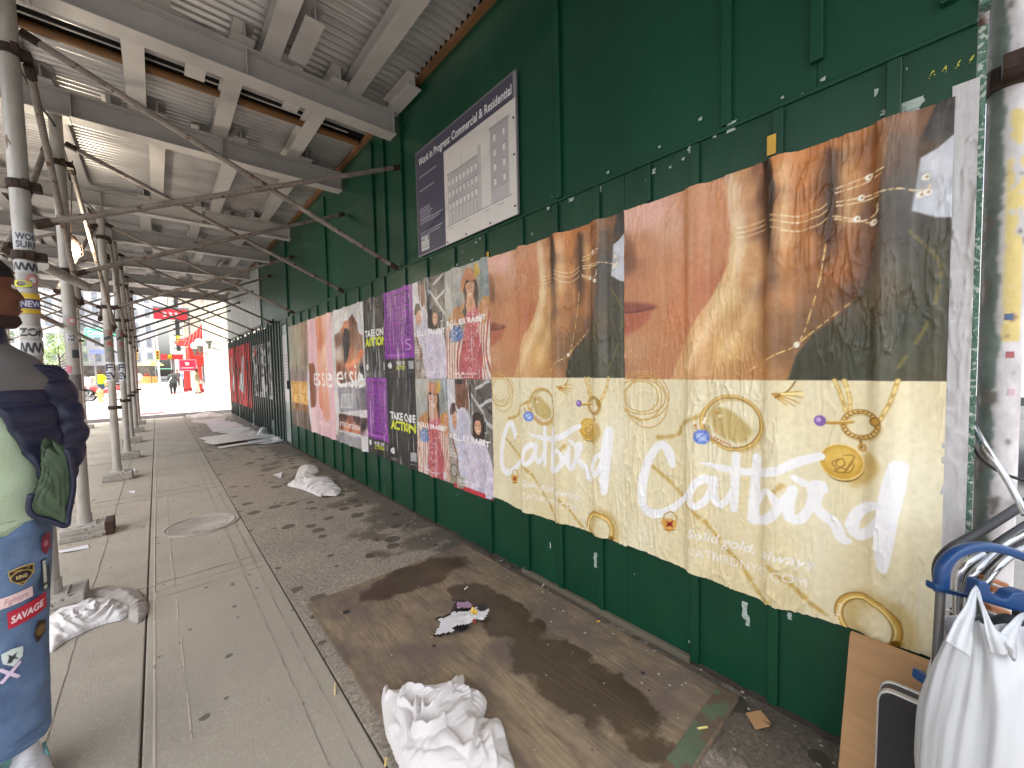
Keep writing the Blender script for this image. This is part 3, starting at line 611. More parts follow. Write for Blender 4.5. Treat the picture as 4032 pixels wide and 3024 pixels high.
    for P, w_, a_ in (([(1020, 420), (1040, 560), (1045, 700), (1010, 860), (930, 1010), (850, 1180)], .03, .5), ([(1235, 380), (1240, 520), (1235, 680)], .03, .4), ([(1480, 300), (1490, 440), (1495, 580)], .028, .3), ([(1120, 830), (1090, 960), (1000, 1120)], .03, .3)): cv.stroke(A(P), w_, (250, 222, 176), soft=.05, a=min(1, a_ * 1.5))
    rg_ = np.random.default_rng(1); vn = vnoise(cv.ny, cv.nx, 60, 3, rg_); vm = np.clip(vnoise(cv.ny, cv.nx, 90, 26, rg_), 0, 1.2)
    cv.img += (vn * 3 * vm)[..., None]
    # white sleeve
    cv.poly(A([(1790, 330), (1860, 290), (1930, 230), (1935, 575), (1850, 572), (1755, 545), (1770, 450)]), 0, .008, idw=A([(1860, 360, 214, 218, 230), (1900, 300, 200, 204, 216), (1880, 500, 206, 212, 226), (1790, 420, 170, 172, 178)]))
    # paper sheen bands where the sheet lifts
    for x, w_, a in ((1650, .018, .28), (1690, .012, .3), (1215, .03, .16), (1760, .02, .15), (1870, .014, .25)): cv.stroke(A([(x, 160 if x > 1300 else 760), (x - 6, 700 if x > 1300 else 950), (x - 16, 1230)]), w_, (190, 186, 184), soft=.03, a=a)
    gold = (226, 190, 130); hi = (255, 240, 205)
    for dy in (-28, -8, 12): cv.stroke(A([(1018, 652 + dy), (1080, 640 + dy), (1160, 612 + dy)]), .0042, gold); cv.stroke(A([(1040, 647 + dy), (1070, 641 + dy)]), .004, hi)
    for k, dy in enumerate((0, 26, 60)): cv.stroke(A([(1185, 568 + dy * .8), (1290, 572 + dy), (1370, 545 + dy), (1408, 518 + dy)]), .0045, gold); cv.stroke(A([(1230, 572 + dy), (1300, 571 + dy)]), .004, hi, dash=.008)
    for P in ([(1448, 455), (1540, 420), (1640, 378)], [(1446, 474), (1550, 440), (1630, 400)], [(1448, 512), (1560, 490), (1680, 464), (1800, 462), (1830, 440)], [(1448, 528), (1540, 512), (1620, 488)], [(1436, 568), (1500, 578), (1600, 600)], [(1440, 580), (1540, 590), (1610, 560), (1616, 520)]): cv.stroke(A(P), .0052, gold, dash=.009); cv.stroke(A(P), .0022, hi, dash=.02)
    for x, y in ((1548, 494), (1530, 580), (1812, 408), (1818, 470), (1790, 480), (1580, 410), (1600, 596)): c = q1(x, y); cv.ell(*c, .010, .011, (250, 244, 232)); cv.ell(c[0] + .003, c[1], .004, .005, (180, 150, 110))
    for P in ([(1405, 675), (1385, 800), (1345, 950), (1290, 1085), (1180, 1145), (1030, 1235)], [(1500, 925), (1400, 1000), (1290, 1088)]): cv.stroke(A(P), .006, (190, 146, 70), dash=.007); cv.stroke(A(P), .003, (250, 222, 150), dash=.005)
    c = q1(1285, 1092); cv.ell(*c, .010, .012, (240, 230, 205))
    cv.stroke(A([(1745, 630), (1850, 730), (1872, 810), (1820, 1000), (1690, 1200)]), .008, (140, 124, 54), soft=.008, a=.7, dash=.012)
    # lower half: cream sheet with jewellery
    ymid = q2(585, 92)[1]
    cv.poly([(-.01, -.01), (w + .01, -.01), (w + .01, q2(1885, 98)[1]), (-.01, ymid)], (234, 222, 184), .004)
    n_ = vnoise(cv.ny, cv.nx, .3 / cv.rx, .12 / cv.rx)[..., None]; Y_ = np.meshgrid(cv.x, cv.y)[1]
    cv.img = np.where((Y_ < ymid)[..., None], cv.img + n_ * np.array([3, 5, 9]), cv.img)
    tan = (206, 172, 92); G1 = (196, 146, 52); G2 = (250, 226, 150); G3 = (140, 96, 24)
    for P in ([(690, 440), (780, 520), (860, 610), (930, 690), (1010, 790), (1060, 850), (1130, 960), (1170, 990)], [(1180, 850), (1290, 950), (1350, 1010), (1420, 1060)], [(720, 330), (800, 318), (830, 270), (900, 240)], [(1180, 560), (1230, 520)]): cv.stroke(B(P), .022, tan, soft=.012, a=.75, dash=.03); cv.stroke(B(P), .012, (190, 152, 70), soft=.01, a=.5, dash=.012)
    def E(x0, x1, y0, y1, col, ring=0., ang=0., **k):
        xm, ym = (x0 + x1) / 2, (y0 + y1) / 2; a, b_, c, d = q2(x0, ym), q2(x1, ym), q2(xm, y0), q2(xm, y1)
        cv.ell((a[0] + b_[0]) / 2, (c[1] + d[1]) / 2, abs(b_[0] - a[0]) / 2, abs(c[1] - d[1]) / 2, col, ring, ang, **k)
    for q in ((560, 750, 92, 235), (575, 735, 70, 260), (590, 760, 80, 290), (560, 765, 60, 255), (585, 722, 100, 225)): E(*q, (214, 176, 96), .005); E(*q, G1, .0022)
    cv.poly(B([(940, 220), (1000, 210), (1090, 280), (1100, 320), (1060, 350), (990, 330), (945, 290)]), (190, 160, 82), .02, a=.7, smooth=4)
    E(925, 1150, 172, 385, (196, 166, 90), .014, soft=.012, a=.6); E(905, 1145, 160, 378, G1, .012); E(905, 1145, 160, 378, G2, .004); E(913, 1137, 168, 370, G3, .003)
    for k in range(14):
        c = q2(880 + random.uniform(0, 110), 205 + k * 12); cv.ell(*c, .007, .007, random.choice([(250, 236, 214), (224, 170, 120), (196, 140, 60)]))
    for k in range(8): c = q2(930 + k * 12, 318 + k * 6); cv.ell(*c, .008, .009, (240, 210, 176)); cv.ell(*c, .004, .004, (186, 120, 70))
    c = q2(905, 325); cv.poly([(c[0] + .034 * math.cos(t), c[1] + .036 * math.sin(t)) for t in np.arange(8) * math.pi / 4 + .3], (110, 140, 224)); cv.poly([(c[0] + .02 * math.cos(t), c[1] + .021 * math.sin(t)) for t in np.arange(6) * math.pi / 3], (176, 200, 250)); cv.stroke([(c[0] - .02, c[1] - .02), (c[0] + .016, c[1] + .022)], .003, (60, 84, 190)); cv.stroke([(c[0] - .022, c[1] + .016), (c[0] + .02, c[1] - .02)], .003, (225, 235, 255))
    for a in np.arange(7) * .5 - .4: c = q2(1235, 140); cv.stroke([q2(1200 + 10 * math.cos(a), 150), q2(1250 + 60 * math.cos(a), 160 + 42 * math.sin(a * 1.3))], [.007, .003], G1)
    cv.stroke(B([(1280, 100), (1250, 140), (1205, 165)]), .005, G3); cv.stroke(B([(1230, 150), (1310, 150)]), .008, G2)
    for P in ([(1440, 95), (1465, 150), (1490, 235)], [(1700, 95), (1670, 180), (1625, 260)], [(1480, 95), (1500, 160), (1505, 230)]): cv.stroke(B(P), .014, (206, 170, 92), dash=.011); cv.stroke(B(P), .006, G2, dash=.007)
    E(1480, 1625, 228, 335, (176, 136, 60), .016, soft=.01, a=.5); E(1475, 1618, 222, 328, G3, .016); E(1475, 1618, 222, 328, (226, 186, 96), .010); E(1475, 1618, 222, 328, G2, .004)
    for k in range(22):
        a = k * math.pi / 11; c = q2(1547 + 71 * math.cos(a), 275 + 53 * math.sin(a)); cv.ell(*c, .003, .006, G3, ang=a)
    cv.stroke(B([(1370, 262), (1430, 268), (1510, 264)]), .013, G1); cv.stroke(B([(1390, 262), (1510, 260)]), .004, G2); c = q2(1380, 260); cv.ell(*c, .019, .021, (132, 92, 170)); cv.ell(c[0] - .004, c[1] + .004, .008, .009, (196, 160, 224)); c = q2(1606, 262); cv.ell(*c, .015, .017, G3); cv.ell(*c, .01, .012, G1)
    cv.stroke(B([(1545, 335), (1550, 370)]), .008, G3)
    cv.poly(B([(1560, 400), (1600, 400), (1625, 460), (1560, 520), (1500, 515)]), (200, 164, 84), .03, a=.8, smooth=4)
    E(1385, 1563, 360, 510, G3); E(1379, 1560, 356, 500, (212, 164, 54)); E(1400, 1540, 368, 470, (232, 190, 84), soft=.02); E(1379, 1560, 356, 500, G2, .004); E(1540, 1566, 355, 382, G1, .007)
    for P in ([(1450, 460), (1430, 430), (1470, 415), (1480, 440), (1440, 465), (1500, 470), (1520, 440)], [(1480, 400), (1520, 405), (1500, 440), (1480, 470), (1515, 430)], [(1455, 420), (1445, 440), (1490, 460)]): cv.stroke(B(P), .0032, G3)
    # brush lettering
    WH = (246, 245, 252)
    S = lambda P, w_: cv.stroke(B(P), w_, WH, soft=.003)
    S([(778, 440), (768, 400), (745, 362), (712, 372), (676, 440), (656, 540), (664, 610), (700, 640), (760, 628), (820, 585), (862, 535), (900, 490)], [.034, .05, .044, .04, .044, .048, .05, .046, .036, .026, .016, .010])
    S([(942, 520), (918, 495), (880, 515), (858, 570), (872, 604), (910, 590), (945, 530), (950, 500), (948, 560), (968, 602), (1000, 585), (1020, 545)], [.034, .036, .034, .032, .032, .03, .034, .036, .036, .032, .026, .018])
    S([(1040, 400), (1036, 500), (1030, 620)], [.032, .038, .03]); S([(905, 432), (990, 455), (1100, 470), (1200, 462), (1300, 425), (1382, 405)], [.01, .03, .032, .036, .036, .03])
    S([(1125, 408), (1115, 540), (1108, 662)], [.034, .04, .044]); S([(1110, 666), (1170, 655), (1215, 610), (1190, 560), (1160, 545), (1125, 600)], [.036, .036, .034, .03, .024, .016]); S([(1200, 620), (1240, 570), (1262, 545)], [.02, .02, .02])
    S([(1270, 540), (1256, 600), (1262, 655), (1300, 660), (1336, 615), (1350, 560), (1346, 525)], [.034, .036, .036, .036, .03, .03, .03]); S([(1272, 490), (1310, 512), (1328, 522)], [.02, .03, .014])
    S([(1372, 528), (1362, 600), (1390, 640), (1440, 680), (1470, 740), (1496, 748)], [.05, .036, .04, .04, .036, .02]); S([(1345, 545), (1385, 520), (1400, 545)], [.03, .03, .02])
    S([(1640, 600), (1580, 605), (1530, 640), (1512, 690), (1540, 725), (1590, 700), (1640, 640)], [.026, .03, .036, .04, .036, .03, .03]); S([(1700, 448), (1680, 530), (1655, 650), (1640, 760), (1636, 850)], [.05, .06, .056, .05, .03])
    # heart lock, strap lines, hoop
    cv.stroke(B([(742, 670), (748, 645), (775, 632), (795, 650), (792, 690)]), .006, G1); cv.poly(B([(736, 668), (766, 660), (794, 672), (790, 700), (762, 714), (744, 696)]), (226, 170, 76), smooth=4); cv.poly(B([(752, 668), (766, 676), (782, 668), (776, 684), (784, 696), (766, 690), (750, 694), (758, 682)]), (150, 30, 34)); cv.stroke(B([(745, 705), (790, 706)]), .004, G3)
    a, b_ = q2(845, 730), q2(1355, 868); cv.text('Solid gold, always', a[0], a[1], .046, (246, 240, 240), shear=.3, width=(b_[0] - a[0]), skew=(b_[1] - a[1]) / (b_[0] - a[0]) * .9, bold=.004)
    a, b_ = q2(850, 800), q2(1325, 938); cv.text('CATBIRDNYC.COM', a[0], a[1], .038, (246, 240, 240), width=(b_[0] - a[0]), skew=(b_[1] - a[1]) / (b_[0] - a[0]), bold=-.006)
    E(1500, 1745, 985, 1190, (196, 164, 92), .05, soft=.03, a=.6); E(1455, 1700, 980, 1172, G3, .026); E(1455, 1700, 980, 1172, (216, 172, 78), .019); E(1460, 1692, 985, 1165, G2, .006)
    for k in range(9): c = q2(1448 + abs(k - 4) * 4, 1010 + k * 13); cv.ell(*c, .006, .006, (250, 232, 190))
    cv.stroke(B([(1640, 1160), (1725, 1162)]), .007, G1); c = q2(1690, 1160); cv.ell(*c, .013, .015, G3)
    return cv
J = jewellery(); jimg = J.img.copy(); jimg = jimg * .93 + jimg.mean(2, keepdims=True) * .07
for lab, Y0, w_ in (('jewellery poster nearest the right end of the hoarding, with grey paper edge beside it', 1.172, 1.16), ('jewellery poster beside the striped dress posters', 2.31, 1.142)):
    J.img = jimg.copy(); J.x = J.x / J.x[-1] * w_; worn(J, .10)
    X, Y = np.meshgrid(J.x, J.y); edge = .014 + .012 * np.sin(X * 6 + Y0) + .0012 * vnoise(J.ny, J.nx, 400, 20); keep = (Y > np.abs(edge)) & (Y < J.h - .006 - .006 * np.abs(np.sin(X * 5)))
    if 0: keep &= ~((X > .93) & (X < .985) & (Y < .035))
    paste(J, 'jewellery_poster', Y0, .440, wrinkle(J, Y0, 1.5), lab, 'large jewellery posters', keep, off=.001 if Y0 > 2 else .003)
# blank lining strip at the edge of the wall
cv = Cv(.055, 1.86, .004, (188, 187, 190)); worn(cv, .5)
paste(cv, 'paper_strip', .018, .43, wrinkle(cv, .018, 1.5), 'blank grey lining paper strip at the right end of the hoarding', None, None, .0005, cat='paper strip')

PS = dict(w=.6, h=.905)
def frm(YL, YR, ZB):
    def q(x, y, ox, oy, s): p = onW(ox + x * s, oy + y * s); return (YL - p[1], p[2] - ZB)
    return q
def grit(cv):
    r_ = np.random.default_rng(6)
    for s_, a_ in ((18, 7), (8, 6), (3, 6)): cv.img += (vnoise(cv.ny, cv.nx, s_ * 1.6, s_, r_) * a_)[..., None]
    cv.img += vnoise(cv.ny, cv.nx, 5, 5, r_)[..., None] * np.array([4, 0, -4])
def lady():
    w, h = .62, .91; cv = Cv(w, h, .003, (176, 174, 170)); q = frm(2.93, 2.31, 1.36)
    A = lambda L: [q(x, y, 1600, 1000, .603) for x, y in L]     # traced on the upper right print
    cv.poly([(0, .3), (w, .3), (w, h), (0, h)], 0, .01, idw=[(0, .9, 188, 186, 180), (.3, .85, 176, 172, 164), (.6, .9, 150, 160, 160), (.6, .6, 132, 142, 140), (.1, .6, 166, 166, 160), (.3, .5, 150, 148, 140)])
    cv.poly([(0, 0), (.22, 0), (.26, .3), (.2, .48), (.04, .5), (0, .4)], (222, 206, 192)); cv.poly([(.4, 0), (w, 0), (w, .6), (.55, .62), (.46, .5), (.44, .3)], (222, 206, 192))
    for k in range(6): x = .01 + k * .038; cv.stroke([(x - .0, 0), (x + .004, .2), (x + .01 + k * .006, .42)], .011, (178, 84, 70))
    for k in range(7): x = .45 + k * .028; cv.stroke([(x + .04, 0), (x + .0, .2), (x - .01 + k * .004, .38), (x + .03, .55)], .011, (178, 84, 70))
    cv.poly([(.04, .5), (.12, .56), (.24, .6), (.3, .62), (.3, .5), (.2, .44), (.1, .44)], (196, 142, 92), .01, smooth=4)        # arm on knee
    cv.poly([(.5, .6), (.62, .62), (.62, .52), (.56, .5), (.48, .52)], (190, 134, 60), .01, smooth=3); cv.poly([(.54, .6), (.6, .58), (.6, .44), (.55, .42)], (206, 150, 110), .01, smooth=3)
    cv.poly([(.24, .0), (.5, 0), (.52, .2), (.46, .36), (.48, .52), (.44, .6), (.3, .58), (.28, .4), (.22, .2)], (192, 100, 104), .006, smooth=3)
    for k in range(150):
        x, y = random.uniform(.24, .5), random.uniform(0, .56); cv.ell(x, y, .007, .010, random.choice([(224, 168, 164), (160, 60, 70), (206, 190, 196), (176, 90, 104)]), ang=random.random() * 3, a=.8)
    cv.poly([(.27, .78), (.3, .62), (.26, .54), (.31, .5), (.335, .6), (.42, .62), (.45, .54), (.48, .64), (.46, .76), (.4, .82), (.32, .82)], (66, 44, 34), .01, smooth=3)
    cv.poly([(.335, .70), (.405, .70), (.43, .58), (.4, .54), (.33, .54), (.31, .58)], (206, 152, 122), .008)
    cv.poly([(.32, .76), (.42, .76), (.42, .69), (.375, .645), (.33, .68)], (216, 166, 136), .008, smooth=4); cv.stroke([(.35, .675), (.375, .665), (.4, .68)], .006, (240, 230, 224)); cv.stroke([(.34, .72), (.36, .722)], .004, (60, 40, 34)); cv.stroke([(.385, .724), (.405, .722)], .004, (60, 40, 34)); cv.stroke([(.372, .715), (.368, .695)], .003, (180, 126, 100))
    cv.poly([(.24, .74), (.3, .86), (.36, .88), (.42, .84), (.44, .78), (.38, .77), (.32, .79), (.27, .7)], (206, 140, 104), .006, smooth=3); cv.poly([(.42, .84), (.44, .9), (.48, .88), (.5, .82), (.44, .78)], (196, 166, 74), .006, smooth=3)
    cv.ell(.16, .37, .10, .068, (112, 130, 176), soft=.006)
    for k in range(40): cv.ell(.16 + random.uniform(-.08, .08), .37 + random.uniform(-.055, .055), .009, .009, random.choice([(70, 92, 160), (214, 220, 232), (140, 156, 200)]), a=.8)
    cv.text('ROLLER RABBIT', .02, .45, .042, (250, 248, 248), width=.575, bold=.03, skew=-.0)
    cv.text('1156 Madison Ave', .14, .035, .026, (244, 240, 240), width=.3, bold=.002); cv.stroke([(.16, .016), (.42, .016)], .006, (226, 216, 214), dash=.012)
    cv.rect(.5, .02, .56, .08, (206, 204, 208), a=.8)
    grit(cv); return cv
def family():
    w, h = .62, .91; cv = Cv(w, h, .003, (150, 146, 142))
    cv.poly([(0, 0), (w, 0), (w, h), (0, h)], 0, .01, idw=[(0, .9, 206, 204, 210), (.12, .7, 210, 208, 214), (.3, .8, 110, 96, 84), (.5, .8, 92, 84, 80), (.6, .5, 110, 104, 98), (.3, .3, 140, 130, 124), (.05, .3, 170, 160, 150), (.1, .05, 150, 134, 118), (.6, .1, 120, 116, 112)])
    for a, b_, c in (((.28, .88), (.4, .5), (210, 206, 206)), ((.36, .9), (.62, .66), (66, 62, 62)), ((.34, .8), (.62, .55), (190, 186, 184)), ((.4, .62), (.62, .5), (120, 116, 112)), ((.33, .86), (.36, .5), (36, 34, 36)), ((.42, .84), (.6, .9), (190, 188, 190)), ((.46, .7), (.62, .76), (206, 204, 204))): cv.stroke([a, b_], .026, c)
    cv.rect(.5, .5, .58, .6, (176, 180, 184)); cv.rect(.51, .51, .57, .59, (60, 64, 70))
    for k in range(4): cv.rect(0, .24 + k * .028, .14, .25 + k * .028, (214, 206, 196))
    cv.poly([(.12, .9), (.2, .92), (.26, .86), (.26, .7), (.2, .66), (.14, .74)], (116, 74, 54), .01, smooth=4); cv.poly([(.12, .9), (.16, .93), (.24, .93), (.26, .88), (.19, .87)], (40, 30, 28), .008, smooth=3)
    cv.stroke([(.26, .9), (.3, .8), (.28, .66)], .03, (126, 80, 58))
    cv.poly([(.02, .7), (.1, .68), (.16, .6), (.22, .68), (.32, .62), (.34, .5), (.3, .3), (.28, .12), (.2, .1), (.16, .3), (.06, .34), (.02, .5)], (204, 200, 214), .008, smooth=3)
    cv.poly([(.05, .62), (.09, .66), (.14, .64), (.17, .56), (.14, .5), (.08, .5)], (214, 164, 134), .008, smooth=4); cv.poly([(.03, .62), (.06, .7), (.13, .7), (.17, .63), (.12, .645), (.06, .6)], (72, 46, 36), .008, smooth=3); cv.stroke([(.08, .585), (.1, .587)], .004, (50, 36, 30)); cv.stroke([(.125, .587), (.142, .585)], .004, (50, 36, 30)); cv.stroke([(.09, .54), (.12, .538)], .004, (160, 80, 74))
    cv.poly([(.34, .56), (.38, .64), (.46, .65), (.52, .58), (.52, .44), (.5, .36), (.4, .36), (.34, .44)], (52, 34, 30), .01, smooth=3); cv.poly([(.4, .58), (.46, .58), (.47, .51), (.43, .47), (.39, .51)], (206, 154, 124), .008, smooth=4); cv.stroke([(.41, .505), (.43, .498), (.45, .506)], .005, (240, 236, 230)); cv.stroke([(.404, .545), (.42, .547)], .004, (50, 34, 30)); cv.stroke([(.442, .547), (.458, .545)], .004, (50, 34, 30))
    cv.poly([(.24, .44), (.34, .46), (.42, .42), (.5, .44), (.58, .38), (.62, .2), (.6, 0), (.24, 0), (.26, .2), (.2, .3)], (210, 200, 216), .008, smooth=3)
    for k in range(240):
        x, y = random.uniform(.04, .6), random.uniform(.02, .6)
        if (x > .25 and y < .42) or (x < .32 and y > .2): cv.ell(x, y, .005, .009, random.choice([(176, 160, 190), (232, 228, 238), (190, 150, 160), (196, 190, 206)]), ang=random.random() * 3, a=.7)
    cv.stroke([(.04, .44), (.1, .3), (.16, .22), (.12, .2)], .026, (150, 100, 74))
    cv.ell(.07, .12, .05, .055, (80, 76, 72), .008); cv.ell(.07, .12, .036, .04, (170, 166, 160))
    for k in range(6): cv.stroke([(.12 + k * .02, .02), (.17 + k * .02, .1)], .007, (206, 200, 190))
    cv.text('ROLLER RABBIT', .02, .40, .044, (250, 248, 250), width=.585, bold=.03)
    cv.text('1156 Madison Ave', .16, .05, .026, (250, 246, 250), width=.3, bold=.002); cv.stroke([(.18, .03), (.44, .03)], .005, (240, 236, 240), dash=.012)
    cv.rect(.5, .02, .56, .08, (216, 212, 220), a=.6)
    grit(cv); return cv
def black_(logo=True):
    cv = Cv(.6, .91, .0042, (48, 46, 46)); n_ = vnoise(cv.ny, cv.nx, 60, 3)[..., None]; cv.img += n_ * 8
    cv.text('TAKE ONE', .03, .47, .078, (246, 246, 246), width=.54, bold=.035); cv.text('ACTION', .03, .365, .092, (222, 232, 40), width=.54, bold=.045)
    cv.stroke([(.365, .41), (.40, .41)], .012, (48, 46, 46)); cv.poly([(.395, .39), (.425, .41), (.395, .43)], (48, 46, 46))
    cv.ell(.06, .12, .036, .036, (236, 238, 238)); cv.ell(.06, .12, .024, .024, (150, 154, 154), .004); cv.rect(.045, .115, .075, .124, (90, 94, 94)); cv.rect(.49, .08, .57, .17, (200, 202, 206), a=.8)
    cv.stroke([(.03, .04), (.15, .04)], .006, (170, 170, 170)); cv.stroke([(.03, .025), (.12, .025)], .006, (150, 150, 150)); cv.stroke([(.48, .05), (.57, .05)], .006, (150, 150, 150))
    return cv
def purple():
    cv = Cv(.6, .91, .0042, (46, 44, 46)); cv.rect(0, .2, .6, .91, (140, 52, 160)); n_ = vnoise(cv.ny, cv.nx, 50, 10)[..., None]; cv.img += n_ * [7, 4, 7]
    for i, (t, x) in enumerate((("LET'S", .03), ('HOLD', .03), ('HANDS', .03), ('HELDS', .03))):
        y = .765 - i * .155
        for dx in (0, .10, .205, .30, .39)[:1]:
            cv.text(t, x, y - .03, .125, (70, 26, 88), width=.52, bold=.03); cv.text(t, x + .004, y - .024, .112, (160, 84, 178), width=.512, bold=-.02)
    cv.text('S', .47, .275, .12, (206, 150, 214), bold=.0); cv.stroke([(.03, .235), (.45, .235), (.45, .27)], .005, (206, 160, 214), smooth=0)
    cv.ell(.06, .13, .032, .034, (236, 238, 238)); cv.ell(.06, .13, .02, .02, (150, 154, 154), .004)
    cv.text('TAKE ONE', .19, .135, .036, (240, 240, 240), width=.24, bold=.03); cv.text('ACTION', .19, .085, .042, (206, 214, 50), width=.24, bold=.04); cv.rect(.5, .09, .57, .17, (200, 202, 206), a=.8)
    cv.stroke([(.03, .06), (.12, .06)], .005, (150, 150, 150)); cv.stroke([(.5, .06), (.57, .06)], .005, (150, 150, 150))
    return cv
_g = 'pasted street posters in two rows'
CY = [2.31, 2.925, 3.49, 4.09, 4.71, 5.85, 6.98, 8.31]
def put(cv, k, row, lab, grp=None, amp=1.):
    w_ = CY[k + 1] - CY[k] + .004; cv.x = cv.x / cv.x[-1] * w_; worn(cv, .55)
    z = (.445, 1.357)[row]; Y0 = CY[k + 1]; hh = wrinkle(cv, Y0, .85 * amp)
    paste(cv, 'street_poster', Y0, z, hh, lab, grp, None, .0005 * (k % 2) + .0004 * row)
def both(fn, a, b_):
    c = fn(); im = c.img.copy(); put(c, *a); c.img = im; put(c, *b_)
both(lady, (0, 1, 'woman in sun hat and red dress, poster in the upper row', 'dress posters with striped cloth'), (1, 0, 'woman in sun hat and red dress, poster in the lower row', 'dress posters with striped cloth'))
both(family, (1, 1, 'family in white pyjamas poster, upper row beside the purple poster', 'family in white pyjamas posters'), (0, 0, 'family in white pyjamas poster, lower row beside the jewellery posters', 'family in white pyjamas posters'))
both(black_, (2, 0, 'black poster with white and lime lettering, lower row', 'black action posters'), (3, 1, 'black poster with white and lime lettering, upper row', 'black action posters'))
both(purple, (2, 1, 'purple poster with outlined capitals, upper row', 'purple outlined letter posters'), (3, 0, 'purple poster with outlined capitals, lower row', 'purple outlined letter posters'))

def essie_hand():
    w, h = 1.14, 1.82; cv = Cv(w, h, .008, (206, 204, 206)); q = frm(5.85, 4.71, .445)
    A = lambda L: [q(p[0], p[1], 1120, 1150, .4821) + tuple(p[2:]) for p in L]
    cv.poly(A([(430, 360), (500, 250), (560, 180), (600, 260), (640, 360), (650, 600), (660, 700), (440, 760), (425, 500)]), 0, .012, idw=A([(440, 400, 140, 104, 84), (500, 290, 196, 128, 96), (560, 200, 120, 78, 60), (510, 400, 40, 34, 36), (600, 400, 150, 112, 92), (460, 500, 206, 190, 180), (550, 520, 196, 130, 96), (620, 560, 190, 150, 126), (460, 640, 150, 90, 66), (560, 620, 206, 120, 84), (640, 640, 60, 52, 60), (500, 720, 90, 64, 56)]))
    cv.poly(A([(490, 330), (530, 320), (525, 560), (495, 580)]), (40, 36, 40), .012, smooth=3); cv.poly(A([(500, 590), (580, 550), (640, 470), (650, 520), (600, 580), (520, 620)]), (224, 140, 100), .012, smooth=3)
    cv.poly(A([(450, 780), (690, 760), (690, 960), (470, 980)]), (150, 148, 156), .01); cv.poly(A([(585, 790), (690, 780), (690, 960), (600, 960)]), (110, 108, 116), .03); cv.poly(A([(470, 840), (560, 835), (560, 940), (470, 945)]), (176, 176, 182), .006); cv.stroke(A([(470, 840), (560, 835), (560, 940), (470, 945)]), .012, (206, 206, 210), smooth=0, closed=True)
    cv.poly(A([(460, 990), (690, 1030), (690, 1180), (450, 1120)]), 0, .01, idw=A([(500, 1010, 70, 40, 38), (600, 1040, 60, 34, 36), (520, 1100, 212, 132, 96), (600, 1120, 200, 120, 84), (660, 1100, 50, 34, 34), (680, 1150, 200, 180, 190)]))
    cv.poly(A([(440, 1130), (640, 1190), (640, 1300), (430, 1230)]), (150, 146, 150), .01)
    a, b_ = q(450, 770, 1120, 1150, .4821), q(655, 770, 1120, 1150, .4821); cv.text('essie', a[0], a[1] - .0, .33, (248, 246, 250), width=b_[0] - a[0], bold=-.0)
    grit(cv); cv.text('marshmallow', .22, .23, .10, (240, 240, 240), width=.68); cv.text('nail lacquer since forever', .3, .13, .032, (226, 226, 226), width=.5)
    return cv
def essie_pink():
    w, h = 1.13, 1.82; cv = Cv(w, h, .009, (222, 182, 190)); q = frm(6.98, 5.85, .445)
    A = lambda L: [q(p[0], p[1], 1120, 1150, .4821) + tuple(p[2:]) for p in L]
    cv.poly(A([(262, 210), (380, 170), (345, 380), (350, 600), (380, 800), (390, 1000), (340, 1070), (300, 900), (290, 700), (285, 400)]), 0, .02, idw=A([(280, 250, 214, 140, 110), (340, 220, 236, 190, 176), (300, 400, 206, 130, 100), (330, 500, 236, 196, 176), (330, 700, 224, 160, 136), (350, 900, 216, 146, 120), (320, 1000, 206, 130, 106)]))
    for d in (0, 14, 28, 42): cv.stroke(A([(320 + d, 820), (322 + d, 960), (330 + d, 1050 - abs(d - 20))]), .05, (222, 158, 130), soft=.03); cv.stroke(A([(329 + d, 830), (331 + d, 1020)]), .008, (170, 100, 80), soft=.015)
    cv.poly(A([(200, 640), (240, 580), (262, 700), (265, 900), (225, 945), (205, 800)]), (140, 84, 62), .03, smooth=3); cv.poly(A([(205, 930), (270, 950), (275, 1170), (215, 1150)]), (232, 200, 204), .02)
    a, b_ = q(245, 765, 1120, 1150, .4821), q(400, 765, 1120, 1150, .4821); cv.text('essie', a[0], a[1], .33, (250, 240, 242), width=b_[0] - a[0])
    cv.text('ballet slippers', .3, .17, .07, (240, 214, 220), width=.6)
    return cv
def trust():
    w, h = 1.33, 1.82; cv = Cv(w, h, .011, (150, 140, 124))
    cv.img += vnoise(cv.ny, cv.nx, 30, 7)[..., None] * [22, 20, 18]; cv.poly([(0, 1.1), (w, 1.1), (w, h), (0, h)], 0, .1, a=.6, idw=[(.1, 1.6, 150, 158, 140), (.6, 1.7, 190, 176, 150), (1.2, 1.6, 170, 120, 96), (.5, 1.3, 180, 172, 150), (1.2, 1.2, 120, 104, 90)])
    cv.poly([(0, .6), (w, .6), (w, 1.0), (0, 1.0)], (130, 112, 112), .1, a=.7); cv.rect(0, .42, w, .82, (206, 150, 62)); cv.rect(0, .0, w, .3, (96, 74, 62), a=.8, soft=.06); cv.rect(0, .3, w, .42, (140, 96, 56))
    cv.text('IN VINTAGE', .1, .62, .15, (238, 190, 96), width=1.2, bold=.02); cv.text('WE TRUST', .1, .44, .15, (244, 200, 110), width=1.2, bold=.02); cv.ell(.1, .55, .12, .24, (196, 150, 30), .03)
    return cv
for fn, k, lab in ((essie_hand, 4, 'grey nail polish poster with hands over a phone, between black and pink posters'), (essie_pink, 5, 'pink nail polish poster with crossed hands'), (trust, 6, 'brown and gold vintage poster at the far end of the hoarding')):
    c = fn(); w_ = CY[k + 1] - CY[k]; c.x = c.x / c.x[-1] * w_; worn(c, .4); hh = wrinkle(c, CY[k + 1], 1.4); paste(c, 'large_poster', CY[k + 1] - .002, .445, hh, lab, None, None, .0005 * k)
